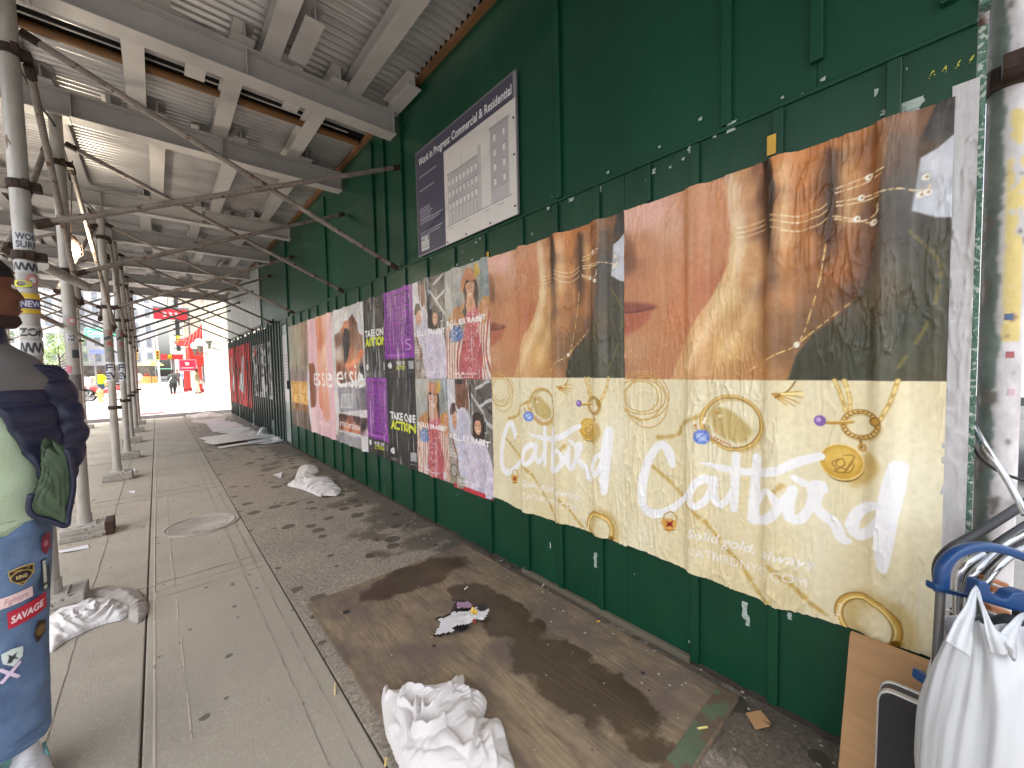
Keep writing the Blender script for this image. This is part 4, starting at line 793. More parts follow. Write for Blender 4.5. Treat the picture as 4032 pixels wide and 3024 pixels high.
# peeled white edge between the pink and the brown poster
b = MB(); b.grid([[(WX - .01 - .03 * math.sin(t * 3) - .02, 6.99 + .05 * t, .47 + t * 1.0) for t in np.linspace(0, 1, 10)], [(WX - .012, 6.97, .47 + t * 1.0) for t in np.linspace(0, 1, 10)]]); tag(b.build('paper_flap', mc('white paper', (226, 226, 232), rough=.6), smooth=True), 'peeling white flap edge between pink and brown posters', 'paper')
b = MB(); b.grid([[(WX - .006 - .004 * (i % 2), 2.86 - .06 * i, .425 + .012 * j) for j in range(4)] for i in range(10)]); tag(b.build('red_paper_edge', mc('red paper', (206, 60, 74), rough=.6)), 'red strip of older paper showing under the family poster', 'paper')

# ------------------------------------------------------------------ work-in-progress sign
sg = thing('construction_sign', (WX - .01, 2.65, 2.47), 'work in progress sign with building drawing high on the green wall', 'sign')
YL, YR, ZB, ZT = 3.335, 1.97, 2.478, 3.418; w, h = YL - YR, ZT - ZB
cv = Cv(w, h, .0035, (74, 72, 92)); cv.rect(0, 0, w, .012, (150, 148, 152)); cv.rect(0, 0, .01, h, (120, 118, 124)); cv.rect(w - .03, 0, w, h, (140, 138, 144)); cv.rect(0, h - .012, w, h, (120, 118, 124))
cv.rect(.47, .0, w - .012, h - .175, (216, 212, 210)); cv.text('Work in Progress: Commercial & Residential', .055, h - .135, .066, (232, 230, 234), width=w - .1, bold=.022)
r = random.Random(3)
for y0, n_, wd_ in ((.70, 1, .36), (.60, 3, .3), (.53, 1, .38), (.415, 5, .22), (.31, 2, .38), (.2, 3, .38), (.14, 3, .2)):
    for k in range(n_):
        x = .055 if y0 != .14 else .25; X1 = x + wd_ * r.uniform(.75, 1)
        if y0 == .14: X1 = min(X1, .45)
        cv.stroke([(x, y0 - k * .022), (X1, y0 - k * .022)], .0085, (176, 174, 190), smooth=0, dash=.02, a=.9)
cv.rect(.06, .04, .2, .165, (206, 204, 206)); cv.text('NYC', .07, .125, .024, (60, 60, 70), bold=.03); cv.stroke([(.07, .1), (.19, .1)], .005, (130, 130, 136)); cv.rect(.07, .06, .19, .085, (176, 174, 178)); cv.rect(.17, .12, .195, .16, (120, 118, 126))
def facade(x0, x1, y0, y1, nx, ny, c):
    cv.rect(x0, y0, x1, y1, c); cv.stroke([(x0 - .01, y1), (x1 + .01, y1)], .006, (120, 118, 124), smooth=0); cv.stroke([(x0 - .01, y1 - .018), (x1 + .01, y1 - .018)], .003, (150, 148, 152), smooth=0)
    for i in range(nx):
        for j in range(ny):
            x = x0 + (i + .5) * (x1 - x0) / nx; y = y0 + (j + .5) * (y1 - y0 - .03) / ny; cv.rect(x - .011, y - .022, x + .011, y + .022, (226, 224, 222)); cv.rect(x - .014, y + .024, x + .014, y + .03, (140, 138, 142))
facade(.52, .93, .25, .56, 8, 3, (182, 180, 184)); cv.rect(.52, .15, .93, .25, (196, 194, 196))
for k in range(9): cv.stroke([(.53 + k * .048, .155), (.53 + k * .048, .245)], .006, (150, 148, 152), smooth=0)
cv.rect(.93, .15, .97, .62, (190, 188, 190)); facade(1.08, 1.28, .24, .68, 2, 4, (176, 174, 178)); cv.rect(1.08, .15, 1.28, .24, (188, 186, 190)); cv.stroke([(.49, .148), (1.3, .148)], .004, (110, 108, 114), smooth=0); cv.stroke([(.72, .56), (.72, .63)], .003, (130, 128, 132), smooth=0)
for x in (.52, .75, 1.0, 1.16): cv.stroke([(x, .12), (x + .06, .12)], .004, (130, 128, 132), smooth=0)
cv.mesh('printed_face', M_sign, sg, lambda X, Y, H: (WX - .0135 + 0 * X, YL - X, ZB + Y))
b = MB(); b.box((WX - .0125, YR, ZB), (WX + .0, YL, ZT)); b.build('board', mc('grey sign board', (128, 126, 132), rough=.5), sg)
for yy, zz in ((YR + .03, ZT - .3), (YR + .03, ZB + .4), (YR + .03, ZB + .06), (YR + .3, ZB + .02), (YR + .6, ZB + .02), (YL - .5, ZB + .02)):
    b = MB(); b.tube([(WX - .0135, yy, zz), (WX - .019, yy, zz)], .007, 8); b.build('screw', mc('dark screw', (40, 38, 40), rough=.5), sg)

# ------------------------------------------------------------------ bills pasted over the ribbed fence
def ribpaste(cv, Y0, zb, lab, amp=.012):
    X, Y = np.meshgrid(cv.x, cv.y); ph = ((Y0 - X - 9.08) / .27) % 1; H = .004 + .03 * np.exp(-((ph - .13) / .17) ** 4) + .004 * vnoise(cv.ny, cv.nx, 12, 4)
    return tag(cv.mesh('fence_bill', M_poster, None, lambda X, Y, Hh: (1.893 - Hh, Y0 - X, zb + Y), np.maximum(H, .003)), lab, 'poster')
cv = Cv(4.3, 1.78, .02, (216, 62, 66)); cv.img += vnoise(cv.ny, cv.nx, 30, 5)[..., None] * [14, 8, 8]
cv.poly([(.55, .5), (.8, .3), (1.05, .5), (1.0, .9), (.8, 1.1), (.9, 1.5), (.6, 1.45), (.5, 1.1), (.7, .85)], (222, 214, 204), .03, smooth=4); cv.poly([(2.0, .5), (3.0, .3), (3.1, 1.45), (2.75, 1.45), (2.7, .95), (2.3, 1.0)], (226, 220, 226), .03); cv.text('NO', 3.5, .9, .3, (236, 206, 206)) if 0 else None
ribpaste(cv, 16.75, .45, 'big red bill with white shapes on the ribbed fence')
cv = Cv(2.3, 1.28, .02, (150, 148, 148)); n_ = vnoise(cv.ny, cv.nx, 9, 7) + vnoise(cv.ny, cv.nx, 3, 3) * .6; cv.img[:] = (np.where(n_ > .1, 206, 0) + np.where(n_ <= .1, 120 + 40 * n_, 0))[..., None]; cv.rect(.95, .2, 1.05, 1.2, (90, 90, 92)); cv.poly([(.3, 1.0), (.7, 1.05), (.5, 1.22)], (226, 90, 76))
ribpaste(cv, 12.25, .82, 'black and white photo bill on the ribbed fence')
cv = Cv(.42, 1.3, .02, (206, 204, 212)); [cv.stroke([(.05, .9 - .06 * k), (.36, .9 - .06 * k)], .014, (150, 150, 160)) for k in range(9)]
tag(cv.mesh('fence_bill', M_poster, None, lambda X, Y, H: (1.876 + 0 * X, 8.88 - X, .85 + Y)), 'pale printed notice on the grey steel door', 'poster')

# ------------------------------------------------------------------ loose board, cloths, litter
def board_mat():
    m = D.materials.new('weathered plywood'); m.use_nodes = True; n = m.node_tree.nodes; l = m.node_tree.links; b = n['Principled BSDF']
    tc = n.new('ShaderNodeTexCoord'); mp = n.new('ShaderNodeMapping'); mp.inputs['Scale'].default_value = (1, .22, 1); mp.inputs['Rotation'].default_value = (0, 0, .0); l.new(tc.outputs['Object'], mp.inputs[0])
    def N(sc, src=mp, d=8, r=.65, dist=0.):
        z = n.new('ShaderNodeTexNoise'); z.inputs['Scale'].default_value = sc; z.inputs['Detail'].default_value = d; z.inputs['Roughness'].default_value = r; z.inputs['Distortion'].default_value = dist
        l.new(src.outputs[0] if src is mp else tc.outputs['Object'], z.inputs['Vector']); return z.outputs[0]
    def MR(x, a, c, lo=0., hi=1.):
        r = n.new('ShaderNodeMapRange'); r.inputs[1].default_value = a; r.inputs[2].default_value = c; r.inputs[3].default_value = lo; r.inputs[4].default_value = hi; l.new(x, r.inputs[0]); return r.outputs[0]
    def MX(f, a, c):
        q = n.new('ShaderNodeMix'); q.data_type = 'RGBA'; l.new(f, q.inputs[0])
        for k, v in ((6, a), (7, c)):
            if isinstance(v, tuple): q.inputs[k].default_value = (*v, 1)
            else: l.new(v, q.inputs[k])
        return q.outputs[2]
    w = n.new('ShaderNodeTexWave'); w.wave_type = 'BANDS'; w.bands_direction = 'X'; w.inputs['Scale'].default_value = 9; w.inputs['Distortion'].default_value = 26; w.inputs['Detail'].default_value = 4; w.inputs['Detail Scale'].default_value = .7; l.new(mp.outputs[0], w.inputs['Vector'])
    col = MX(MR(w.outputs['Fac'], .3, 1), tuple(lin((138, 121, 98))), tuple(lin((150, 133, 109))))
    col = MX(MR(N(22), .45, .7), col, tuple(lin((100, 86, 72))))
    col = MX(MR(N(3.2, None), .45, .62), col, tuple(lin((112, 98, 88))))
    sx = n.new('ShaderNodeSeparateXYZ'); l.new(tc.outputs['Object'], sx.inputs[0])
    def stain(x0, y0, rx, ry, th=.5, w_=.12):
        ax = n.new('ShaderNodeMath'); ax.operation = 'MULTIPLY_ADD'; ax.inputs[1].default_value = 1 / rx; ax.inputs[2].default_value = -(x0 - 1.2) / rx; l.new(sx.outputs[0], ax.inputs[0])
        ay = n.new('ShaderNodeMath'); ay.operation = 'MULTIPLY_ADD'; ay.inputs[1].default_value = 1 / ry; ay.inputs[2].default_value = -(y0 - 1.6) / ry; l.new(sx.outputs[1], ay.inputs[0])
        p1 = n.new('ShaderNodeMath'); p1.operation = 'MULTIPLY'; l.new(ax.outputs[0], p1.inputs[0]); l.new(ax.outputs[0], p1.inputs[1])
        p2 = n.new('ShaderNodeMath'); p2.operation = 'MULTIPLY_ADD'; l.new(ay.outputs[0], p2.inputs[0]); l.new(ay.outputs[0], p2.inputs[1]); l.new(p1.outputs[0], p2.inputs[2])
        q = n.new('ShaderNodeMath'); q.operation = 'MULTIPLY_ADD'; q.inputs[1].default_value = 3.2; l.new(N(5.5, None, 9, .6), q.inputs[0]); l.new(p2.outputs[0], q.inputs[2])
        return MR(q.outputs[0], 2.5 + w_, 2.5, 0, 1)
    s1 = stain(1.42, 1.75, .14, .45, .5, .3); s2 = stain(1.36, 1.15, .17, .45, .5, .3); s3 = stain(1.3, 2.45, .36, .16, .5, .4)
    mx = n.new('ShaderNodeMath'); mx.operation = 'MAXIMUM'; l.new(s1, mx.inputs[0]); l.new(s2, mx.inputs[1])
    m3 = n.new('ShaderNodeMath'); m3.operation = 'MAXIMUM'; l.new(mx.outputs[0], m3.inputs[0]); l.new(s3, m3.inputs[1])
    wet = m3.outputs[0]; f = n.new('ShaderNodeMath'); f.operation = 'MULTIPLY'; f.inputs[1].default_value = .78; l.new(wet, f.inputs[0])
    # grime gathers toward the wall side
    col = MX(MR(N(4, None), .4, .75, 0, .7), col, tuple(lin((92, 80, 76))))
    col = MX(f.outputs[0], col, tuple(lin((52, 38, 26))))
    vo = n.new('ShaderNodeTexVoronoi'); vo.inputs['Scale'].default_value = 7; l.new(tc.outputs['Object'], vo.inputs['Vector']); sp = n.new('ShaderNodeSeparateColor'); l.new(vo.outputs['Color'], sp.inputs[0])
    th = n.new('ShaderNodeMath'); th.operation = 'MULTIPLY_ADD'; th.inputs[1].default_value = .2; th.inputs[2].default_value = -.04; l.new(sp.outputs[0], th.inputs[0])
    lt = n.new('ShaderNodeMath'); lt.operation = 'SUBTRACT'; l.new(th.outputs[0], lt.inputs[0]); l.new(vo.outputs['Distance'], lt.inputs[1]); col = MX(MR(lt.outputs[0], 0, .02), col, tuple(lin((46, 42, 40))))
    l.new(col, b.inputs['Base Color']); l.new(MR(wet, 0, 1, .75, .3), b.inputs['Roughness'])
    bp = n.new('ShaderNodeBump'); bp.inputs['Strength'].default_value = .12; bp.inputs['Distance'].default_value = .004; l.new(w.outputs['Fac'], bp.inputs['Height'])
    b2 = n.new('ShaderNodeBump'); b2.inputs['Strength'].default_value = .3; b2.inputs['Distance'].default_value = .004; l.new(N(60, None), b2.inputs['Height']); l.new(bp.outputs[0], b2.inputs['Normal']); l.new(b2.outputs[0], b.inputs['Normal'])
    return m
M_ply = board_mat()
pb = thing('plywood_sheet', (1.2, 1.6, 0), 'weathered stained plywood sheet lying flat against the green wall', 'board')
b = MB(); nx, ny = 30, 50; G = [[(.625 + (1.79 - .625) * i / nx, .585 + (2.63 - .585) * j / ny, .019 + .002 * math.sin(i * .7) * math.sin(j * .31)) for i in range(nx + 1)] for j in range(ny + 1)]
b.grid(G); e = .585; x0, x1, y0, y1 = .625, 1.79, .585, 2.63
for k in range(ny):
    for X in (x0, x1): i = 0 if X == x0 else nx; b.add([G[k][i], G[k + 1][i], (X, G[k + 1][i][1], 0), (X, G[k][i][1], 0)], [(0, 1, 2, 3)])
for k in range(nx):
    for j in (0, ny): b.add([G[j][k], G[j][k + 1], (G[j][k + 1][0], G[j][k][1], 0), (G[j][k][0], G[j][k][1], 0)], [(0, 1, 2, 3)])
b.build('sheet', M_ply, pb)
b = MB(); b.box((.63, .59, .0215), (1.785, .665, .0225)); b.build('green_edge_stripe', mc('worn green stripe', (96, 110, 88), rough=.7, spots=.5, spotc=tuple(lin((100, 84, 70))), spotscale=12, bump=.3), pb)

def simcloth(poly, n, seed, shrink=-.7, frames=45, lift=.05, z0=0., noise=.03, bend=.08):
    """crumpled textile: a cut-out sheet whose rest size is larger than its footprint, dropped on the ground"""
    P = spline(poly, 5, True); mn, mx = P.min(0), P.max(0); st = max(mx - mn) / n
    xs = np.arange(mn[0], mx[0] + st, st); ys = np.arange(mn[1], mx[1] + st, st); X, Y = np.meshgrid(xs, ys); ins = np.zeros(X.shape, bool)
    for k in range(len(P)):
        ax, ay = P[k - 1]; bx, by = P[k]; c = (ay > Y) != (by > Y)
        with np.errstate(all='ignore'): ins ^= c & (X < ax + (bx - ax) * (Y - ay) / ((by - ay) or 1e-12))
    rng = np.random.default_rng(seed); nz = vnoise(*X.shape, 9, 9, rng) * noise + vnoise(*X.shape, 4, 4, rng) * noise * .25
    idx = -np.ones(X.shape, int); idx[ins] = np.arange(ins.sum())
    V = np.stack([X[ins], Y[ins], lift + np.maximum(nz[ins] + .02, 0) + z0], 1)
    F = [(idx[i, j], idx[i, j + 1], idx[i + 1, j + 1], idx[i + 1, j]) for i in range(X.shape[0] - 1) for j in range(X.shape[1] - 1) if min(idx[i, j], idx[i, j + 1], idx[i + 1, j + 1], idx[i + 1, j]) >= 0]
    me = D.meshes.new('c'); me.from_pydata(V.tolist(), [], F); o = D.objects.new('c', me); COL.objects.link(o)
    gm = D.meshes.new('g'); gm.from_pydata([(mn[0] - 9, mn[1] - 9, z0), (mx[0] + 9, mn[1] - 9, z0), (mx[0] + 9, mx[1] + 9, z0), (mn[0] - 9, mx[1] + 9, z0)], [], [(0, 1, 2, 3)]); g = D.objects.new('g', gm); COL.objects.link(g)
    g.modifiers.new('col', 'COLLISION'); g.collision.thickness_outer = .004; g.collision.cloth_friction = 40
    m = o.modifiers.new('cl', 'CLOTH'); s = m.settings; s.quality = 6; s.mass = .15; s.tension_stiffness = 12; s.compression_stiffness = 12; s.shear_stiffness = 4; s.bending_stiffness = bend; s.air_damping = 2; s.shrink_min = shrink; s.shrink_max = shrink
    cs = m.collision_settings; cs.distance_min = .004; cs.use_self_collision = True; cs.self_distance_min = .004; cs.collision_quality = 2
    m.point_cache.frame_start = 1; m.point_cache.frame_end = frames
    for f in range(1, frames + 1): SC.frame_set(f)
    ev = o.evaluated_get(bpy.context.evaluated_depsgraph_get()); R = np.array([v.co[:] for v in ev.data.vertices])
    D.objects.remove(o); D.objects.remove(g); SC.frame_set(1)
    R[:, 2] = np.maximum(R[:, 2], z0 + .002); return R, F
def cloth_obj(name, poly, m, lab, cat='cloth', n=52, group=None, **k):
    V, F = simcloth(poly, n, **k); b = MB(); b.add(V, F); o = b.build(name, m, smooth=True)
    s = o.modifiers.new('s', 'SUBSURF'); s.render_levels = 2; s.levels = 1
    tag(o, lab, cat, group); return o
M_cl = mc('white cotton', (214, 210, 210), rough=.85, var=.05, scale=5, bump=.15, bscale=60)
M_cl2 = mc('grubby cotton', (206, 198, 190), rough=.85, var=.08, scale=4, bump=.15, bscale=60)
M_lin = mc('grey satin lining', (168, 160, 154), rough=.5, var=.1, scale=5)
M_film = mc('clear plastic film', (214, 216, 220), rough=.25, var=.05, scale=5, spec=.7)
def GP(L, z=0.02): return [onG(x * 1.8228, y * 1.8228, z)[:2] for x, y in L]
def draped(name, poly, m, lab, hmax, seed, ctr, z0=0., turns=1.4, bands=3.2, res=.005, ang=0.):
    """bundled fabric: overlapping soft layers curling round a centre, thick rims at the folds"""
    P = spline(poly, 6, True); mn, mx = P.min(0), P.max(0); w, h = mx - mn; cv = Cv(w + .02, h + .02, res); X, Y = np.meshgrid(cv.x, cv.y); X = X + mn[0] - .01; Y = Y + mn[1] - .01
    d = np.full(X.shape, 1e9); ins = np.zeros(X.shape, bool)
    for k in range(len(P)):
        ax, ay = P[k - 1]; bx, by = P[k]; ex, ey = bx - ax, by - ay; t = np.clip(((X - ax) * ex + (Y - ay) * ey) / (ex * ex + ey * ey + 1e-12), 0, 1)
        d = np.minimum(d, (X - ax - ex * t) ** 2 + (Y - ay - ey * t) ** 2); c = (ay > Y) != (by > Y)
        with np.errstate(all='ignore'): ins ^= c & (X < ax + ex * (Y - ay) / (ey if ey else 1e-12))
    d = np.sqrt(d); r_ = np.random.default_rng(seed); g = lambda s, a: vnoise(cv.ny, cv.nx, s / res, s / res, r_) * a
    size = math.sqrt(w * h); u = (X - ctr[0]) + g(size * .28, size * .07); v = (Y - ctr[1]) + g(size * .28, size * .07)
    rr = np.hypot(u, v) / size; th = np.arctan2(v, u)
    def saw(p, s_=.10):
        f = p - np.floor(p); return np.where(f < 1 - s_, (f / (1 - s_)) ** 1.3, (1 - f) / s_)
    E_ = np.clip(d / (size * .16), 0, 1) ** .55; dome = np.clip(1.15 - rr * .9, .35, 1)
    a1 = saw(rr * bands * 2 - turns * th / (2 * math.pi) + g(size * .3, .14)); a2 = saw(rr * bands * 1.3 + 2 * th / (2 * math.pi) + g(size * .2, .3) + .3, .16)
    long_ = np.abs(np.sin((u * math.cos(ang) + v * math.sin(ang)) / size * 17 + g(size * .2, .9))) ** .8; fine = np.abs(np.sin((u * math.cos(ang + 1) + v * math.sin(ang + 1)) / size * 34 + th * 2 + g(size * .12, 1.1)))
    wm = np.clip(.5 + g(size * .25, .6), 0, 1)
    H = hmax * E_ * dome * (.42 + .34 * a1 + .2 * a2 * wm + .16 * long_ * (1 - wm) + .07 * fine) + .006
    for _ in range(1): H[1:-1, 1:-1] = (H[1:-1, 1:-1] * 2 + H[:-2, 1:-1] + H[2:, 1:-1] + H[1:-1, :-2] + H[1:-1, 2:]) / 6
    H = np.where(d < res * 1.6, .004, H) + z0; o = cv.mesh(name, m, None, lambda a, b_, c: (X + (g(size * .1, .008)) * E_, Y + g(size * .1, .008) * E_, H), keep=ins)
    return tag(o, lab, 'cloth')
draped('crumpled_cloth', GP([(824, 1486), (838, 1472), (850, 1492), (880, 1484), (935, 1482), (962, 1478), (1000, 1450), (1008, 1478), (1052, 1500), (1046, 1545), (1078, 1545), (1100, 1600), (1114, 1650), (1100, 1690), (985, 1700), (880, 1665), (842, 1600), (826, 1545)], z=.05), M_cl, 'big crumpled white cloth bundled on the plywood sheet in the foreground', .135, 4, onG(920 * 1.8228, 1560 * 1.8228, .06)[:2], .02, 1.6, 3.0, .0035, .5)
draped('crumpled_cloth', GP([(620, 1046), (634, 1036), (646, 1008), (664, 1002), (684, 1006), (690, 1018), (680, 1026), (700, 1036), (716, 1034), (726, 1044), (739, 1056), (728, 1068), (700, 1068), (690, 1070), (655, 1056)], z=.02), M_cl, 'crumpled white cloth on the dark pavement by the green wall', .12, 6, onG(675 * 1.8228, 1035 * 1.8228, .06)[:2], 0, 2.0, 4.0, .005, 1.1)
draped('crumpled_cloth', GP([(96, 1322), (150, 1300), (210, 1290), (262, 1296), (286, 1310), (262, 1330), (215, 1342), (150, 1372), (100, 1398)], z=.03), M_cl, 'white cloth with grey lining bundled beside the standing man', .085, 8, onG(180 * 1.8228, 1325 * 1.8228, .05)[:2], 0, 2.0, 4.6, .004, .2)
draped('crumpled_cloth', GP([(100, 1296), (150, 1268), (230, 1258), (290, 1264), (316, 1286), (318, 1312), (296, 1334), (275, 1324), (270, 1302), (220, 1294), (150, 1306)], z=.04), M_lin, 'shiny grey lining folded behind the bundled white cloth', .085, 9, onG(270 * 1.8228, 1295 * 1.8228, .05)[:2], 0, 2.5, 4.4, .004, 1.4)
cloth_obj('crumpled_cloth', [(1.0, 12.2), (1.25, 11.4), (1.5, 10.4), (1.75, 9.8), (1.83, 10.4), (1.75, 11.2), (1.6, 12.2), (1.5, 13.6), (1.1, 13.8)], M_cl, 'heap of white sheets beside the corrugated fence', n=60, seed=10, shrink=-.35, noise=.12, lift=.1, bend=.4)
cloth_obj('crumpled_cloth', [(1.5, 9.5), (1.83, 9.6), (1.84, 10.3), (1.7, 10.8), (1.45, 10.2)], M_film, 'clear plastic film heaped at the foot of the corrugated fence', 'plastic film', n=44, seed=11, shrink=-.7, noise=.12, lift=.12, bend=.4)
cloth_obj('crumpled_cloth', [(.75, 15.2), (1.2, 14.4), (1.4, 15.0), (1.3, 16.2), (.9, 16.6)], M_cl2, 'mauve grey cloth farthest along the fence near the crosswalk', n=40, seed=13, shrink=-.5, noise=.1, lift=.08)
for k, (P, z, lb) in enumerate((([(.62, 10.95), (.78, 9.9), (1.55, 10.1), (1.5, 11.1)], .02, 'upper pale flat board on the sidewalk before the cloth heap'), ([(.64, 10.1), (.75, 9.55), (1.6, 9.75), (1.55, 10.3)], .045, 'pale board lying across another near the cloth heap'), ([(.8, 9.42), (.84, 9.2), (1.7, 9.4), (1.66, 9.62)], .012, 'thin pale board strip nearest the camera of the boards'))):
    b = MB(); b.prism([(x, y, z) for x, y in P][::-1], (0, 0, .012)); tag(b.build('flat_board', mc('pale laminate', (206, 200, 198), rough=.5, var=.06), bevel=.002), lb, 'board')
# torn magazine pages
mg = thing('torn_magazine', (1.2, 1.85, .02), 'torn black and white magazine pages on the plywood sheet', 'magazine')
for k, (m, s_, c, r_) in enumerate(((mc('glossy black page', (30, 28, 32), rough=.3), 21, (1.22, 1.86), .12), (mc('white page', (230, 230, 236), rough=.45), 22, (1.17, 1.84), .085), (mc('white page', (230, 230, 236)), 23, (1.27, 1.80), .07), (mc('mauve page', (170, 140, 170), rough=.4), 24, (1.29, 1.9), .04), (mc('yellow page', (226, 190, 60), rough=.4), 25, (1.25, 1.81), .028), (mc('red page', (200, 50, 50), rough=.4), 26, (1.27, 1.795), .014))):
    P = [(c[0] + r_ * (1 + .35 * math.sin(5 * a + s_) + .2 * math.sin(9 * a)) * math.cos(a), c[1] + r_ * (.8 + .3 * math.cos(4 * a + s_)) * math.sin(a)) for a in np.linspace(0, 2 * math.pi, 15)[:-1]]
    V, F = simcloth(P, 22 if r_ > .05 else 10, s_, -.25, 14, .01 + .007 * k, .024 + .007 * k, .02, .6); b = MB(); b.add(V, F); b.build('torn_page', m, mg, smooth=True)
def flat(name, P, z, m, lab, cat, curl=.006, th=.0015):
    P = np.array(P, float); c = P.mean(0); b = MB(); n = len(P)
    b.add([(c[0], c[1], z + curl)] + [(p[0], p[1], z + (curl * 1.5 if i % 2 else .001)) for i, p in enumerate(P)], [(0, i + 1, (i + 1) % n + 1) for i in range(n)])
    return tag(b.build(name, m, solid=th), lab, cat)
M_card = mc('brown cardboard', (186, 146, 104), rough=.8, var=.08, bump=.1, bscale=50, stretch=(1, 1, 6))
M_pap = mc('white paper', (226, 226, 232), rough=.6)
q = [onG(x, y)[:2] for x, y in ((2936, 2812), (2995, 2808), (3035, 2850), (3030, 2872), (2975, 2878))]; flat('cardboard_scrap', q, .004, M_card, 'small brown cardboard scrap on the pavement by the wall', 'cardboard')
q = [onG(x, y)[:2] for x, y in ((228, 2172), (345, 2150), (352, 2160), (240, 2182))]; flat('paper_strip', q, .003, M_pap, 'white paper strip in front of the second pole base', 'paper')
q = [onG(x, y)[:2] for x, y in ((510, 1934), (534, 1936), (530, 1944), (508, 1941))]; flat('paper_slip', q, .003, M_pap, 'small white paper slip on the slab beyond the second pole', 'paper')
q = [onG(x, y)[:2] for x, y in ((518, 1855), (532, 1855), (534, 1866), (520, 1868))]; flat('paper_ball', q, .003, M_pap, 'scrap of white paper at the third pole base', 'paper', .03)
q = [onG(x, y)[:2] for x, y in ((1080, 1868), (1112, 1868), (1105, 1884), (1075, 1880))]; flat('paper_scrap', q, .003, M_pap, 'scrap of paper left of the cloth by the wall', 'paper', .02)
for k, (p0, p1, c, lb) in enumerate((((1320, 2690), (1318, 2735), (226, 206, 160), 'cream cigarette butt beside the plywood sheet with a white filter'), ((1520, 2985), (1516, 3015), (224, 196, 130), 'yellowish cigarette butt at the near edge of the sheet'), ((2122, 2325), (2142, 2300), (236, 228, 210), 'pale stub against the foot of the green wall'), ((2350, 2448), (2362, 2444), (228, 170, 70), 'orange stub in the gutter below the wall'), ((1830, 2320), (1842, 2310), (230, 226, 214), 'white stub at the far edge of the plywood sheet'), ((2748, 2868), (2785, 2862), (214, 206, 130), 'straw coloured stick on the green striped board edge'))):
    a, c_ = onG(*p0, .028 if k not in (0, 2) else .008), onG(*p1, .028 if k not in (0, 2) else .008); b = MB(); b.tube([a, c_], .0042, 8); tag(b.build('cigarette_butt', mc('butt %d' % k, c, rough=.7), smooth='auto'), lb, 'cigarette butt' if k != 5 else 'stick')
# fine trash too small to count along the wall foot and over the slabs
b = MB(); r = random.Random(11)
def chip(x, y, z, s):
    a = r.random() * 6.3; P = [(x + s * r.uniform(.4, 1) * math.cos(a + t), y + s * 1.4 * r.uniform(.4, 1) * math.sin(a + t), z + r.random() * s * .5) for t in (0, 1.4, 2.6, 4, 5.2)]; b.add(P, [(0, 1, 2, 3, 4)])
for k in range(150): t = r.random(); y = .2 + 8 * r.random() ** 1.8; x = 1.86 - abs(r.gauss(0, .16)); chip(x, y, .024 if (.6 < y < 2.6 and x < 1.78) else .003, r.uniform(.002, .011))
for k in range(260): y = 4 + 12 * r.random(); x = r.uniform(-1.2, 1.8); chip(x, y, .004, r.uniform(.004, .016))
for k in range(90): chip(r.uniform(.65, 1.75), r.uniform(.65, 2.6), .023, r.uniform(.002, .006))
tag(b.build('litter_specks', mc('paper specks', (190, 184, 172), rough=.7, var=.2, scale=40)), 'tiny scraps of paper and plaster strewn over the pavement', 'litter', kind='stuff')
b = MB()
for pts in ([(1900, 2218), (1960, 2210), (2035, 2192)], [(1990, 2300), (2050, 2338), (2120, 2350), (2185, 2362)], [(1935, 2290), (1990, 2300), (2040, 2262)]): b.tube(spline([onG(x, y, .006) for x, y in pts], 6), .0016, 4)
tag(b.build('plastic_strands', mc('plastic strand', (190, 196, 184), rough=.3)), 'thin clear plastic strands lying at the foot of the wall', 'strand')
# shreds of paper clinging to the green boards, paint flakes
b = MB()
def shred(px, py, w_, h_, X=WX - .002):
    p = onW(px, py, X); n_ = 5; L = [(p[0] - r.uniform(.0, .006), p[1] + w_ * r.uniform(.2, .5), p[2] - h_ * i / n_) for i in range(n_ + 1)]; Rr = [(p[0] - r.uniform(.0, .004), p[1] - w_ * r.uniform(.2, .5), p[2] - h_ * i / n_) for i in range(n_ + 1)]
    b.grid([L, Rr])
for a in ((2345, 2175, .03, .09), (2362, 2208, .022, .09), (2376, 2140, .012, .05), (2168, 2135, .012, .04), (2935, 2370, .03, .08), (2945, 2420, .02, .05), (3110, 2410, .02, .03), (2745, 2305, .02, .05), (3035, 2520, .012, .03), (1795, 1040, .09, .018), (1860, 1020, .03, .012), (2720, 560, .03, .05), (2880, 480, .05, .04), (2870, 485, .02, .04), (2365, 735, .02, .03), (2575, 665, .03, .025), (2250, 780, .05, .02), (2160, 815, .03, .02), (3560, 405, .12, .03), (3600, 395, .05, .05), (3500, 425, .05, .02), (1885, 2215, .02, .02), (2080, 1010, .02, .05), (2090, 1080, .02, .04)): shred(*a)
for k in range(60): shred(r.uniform(1950, 3500), 0, .008, .01) if 0 else None
for k in range(34):
    y = r.uniform(0, 7.5); z = r.choice([r.uniform(.05, .42), r.uniform(2.3, 2.44)]); s = r.uniform(.003, .012); b.grid([[(WX - .0024, y, z), (WX - .0024, y, z - s * 2.4)], [(WX - .003, y - s, z - s * .3), (WX - .0024, y - s * .7, z - s * 1.7)]])
for k in range(22):
    y = r.uniform(-.0, 3.3); z = 2.44 + r.uniform(-.05, .12); s = r.uniform(.004, .012); b.grid([[(WX - .0035, y, z), (WX - .0035, y, z - s)], [(WX - .004, y - s * 1.6, z + s * .3), (WX - .0035, y - s * 1.4, z - s * 1.2)]])
tag(b.build('paper_shreds', mc('pale shreds', (170, 184, 180), rough=.6)), 'pale shreds of old posters and paint flakes clinging to the green boards', 'paper shreds', kind='stuff')
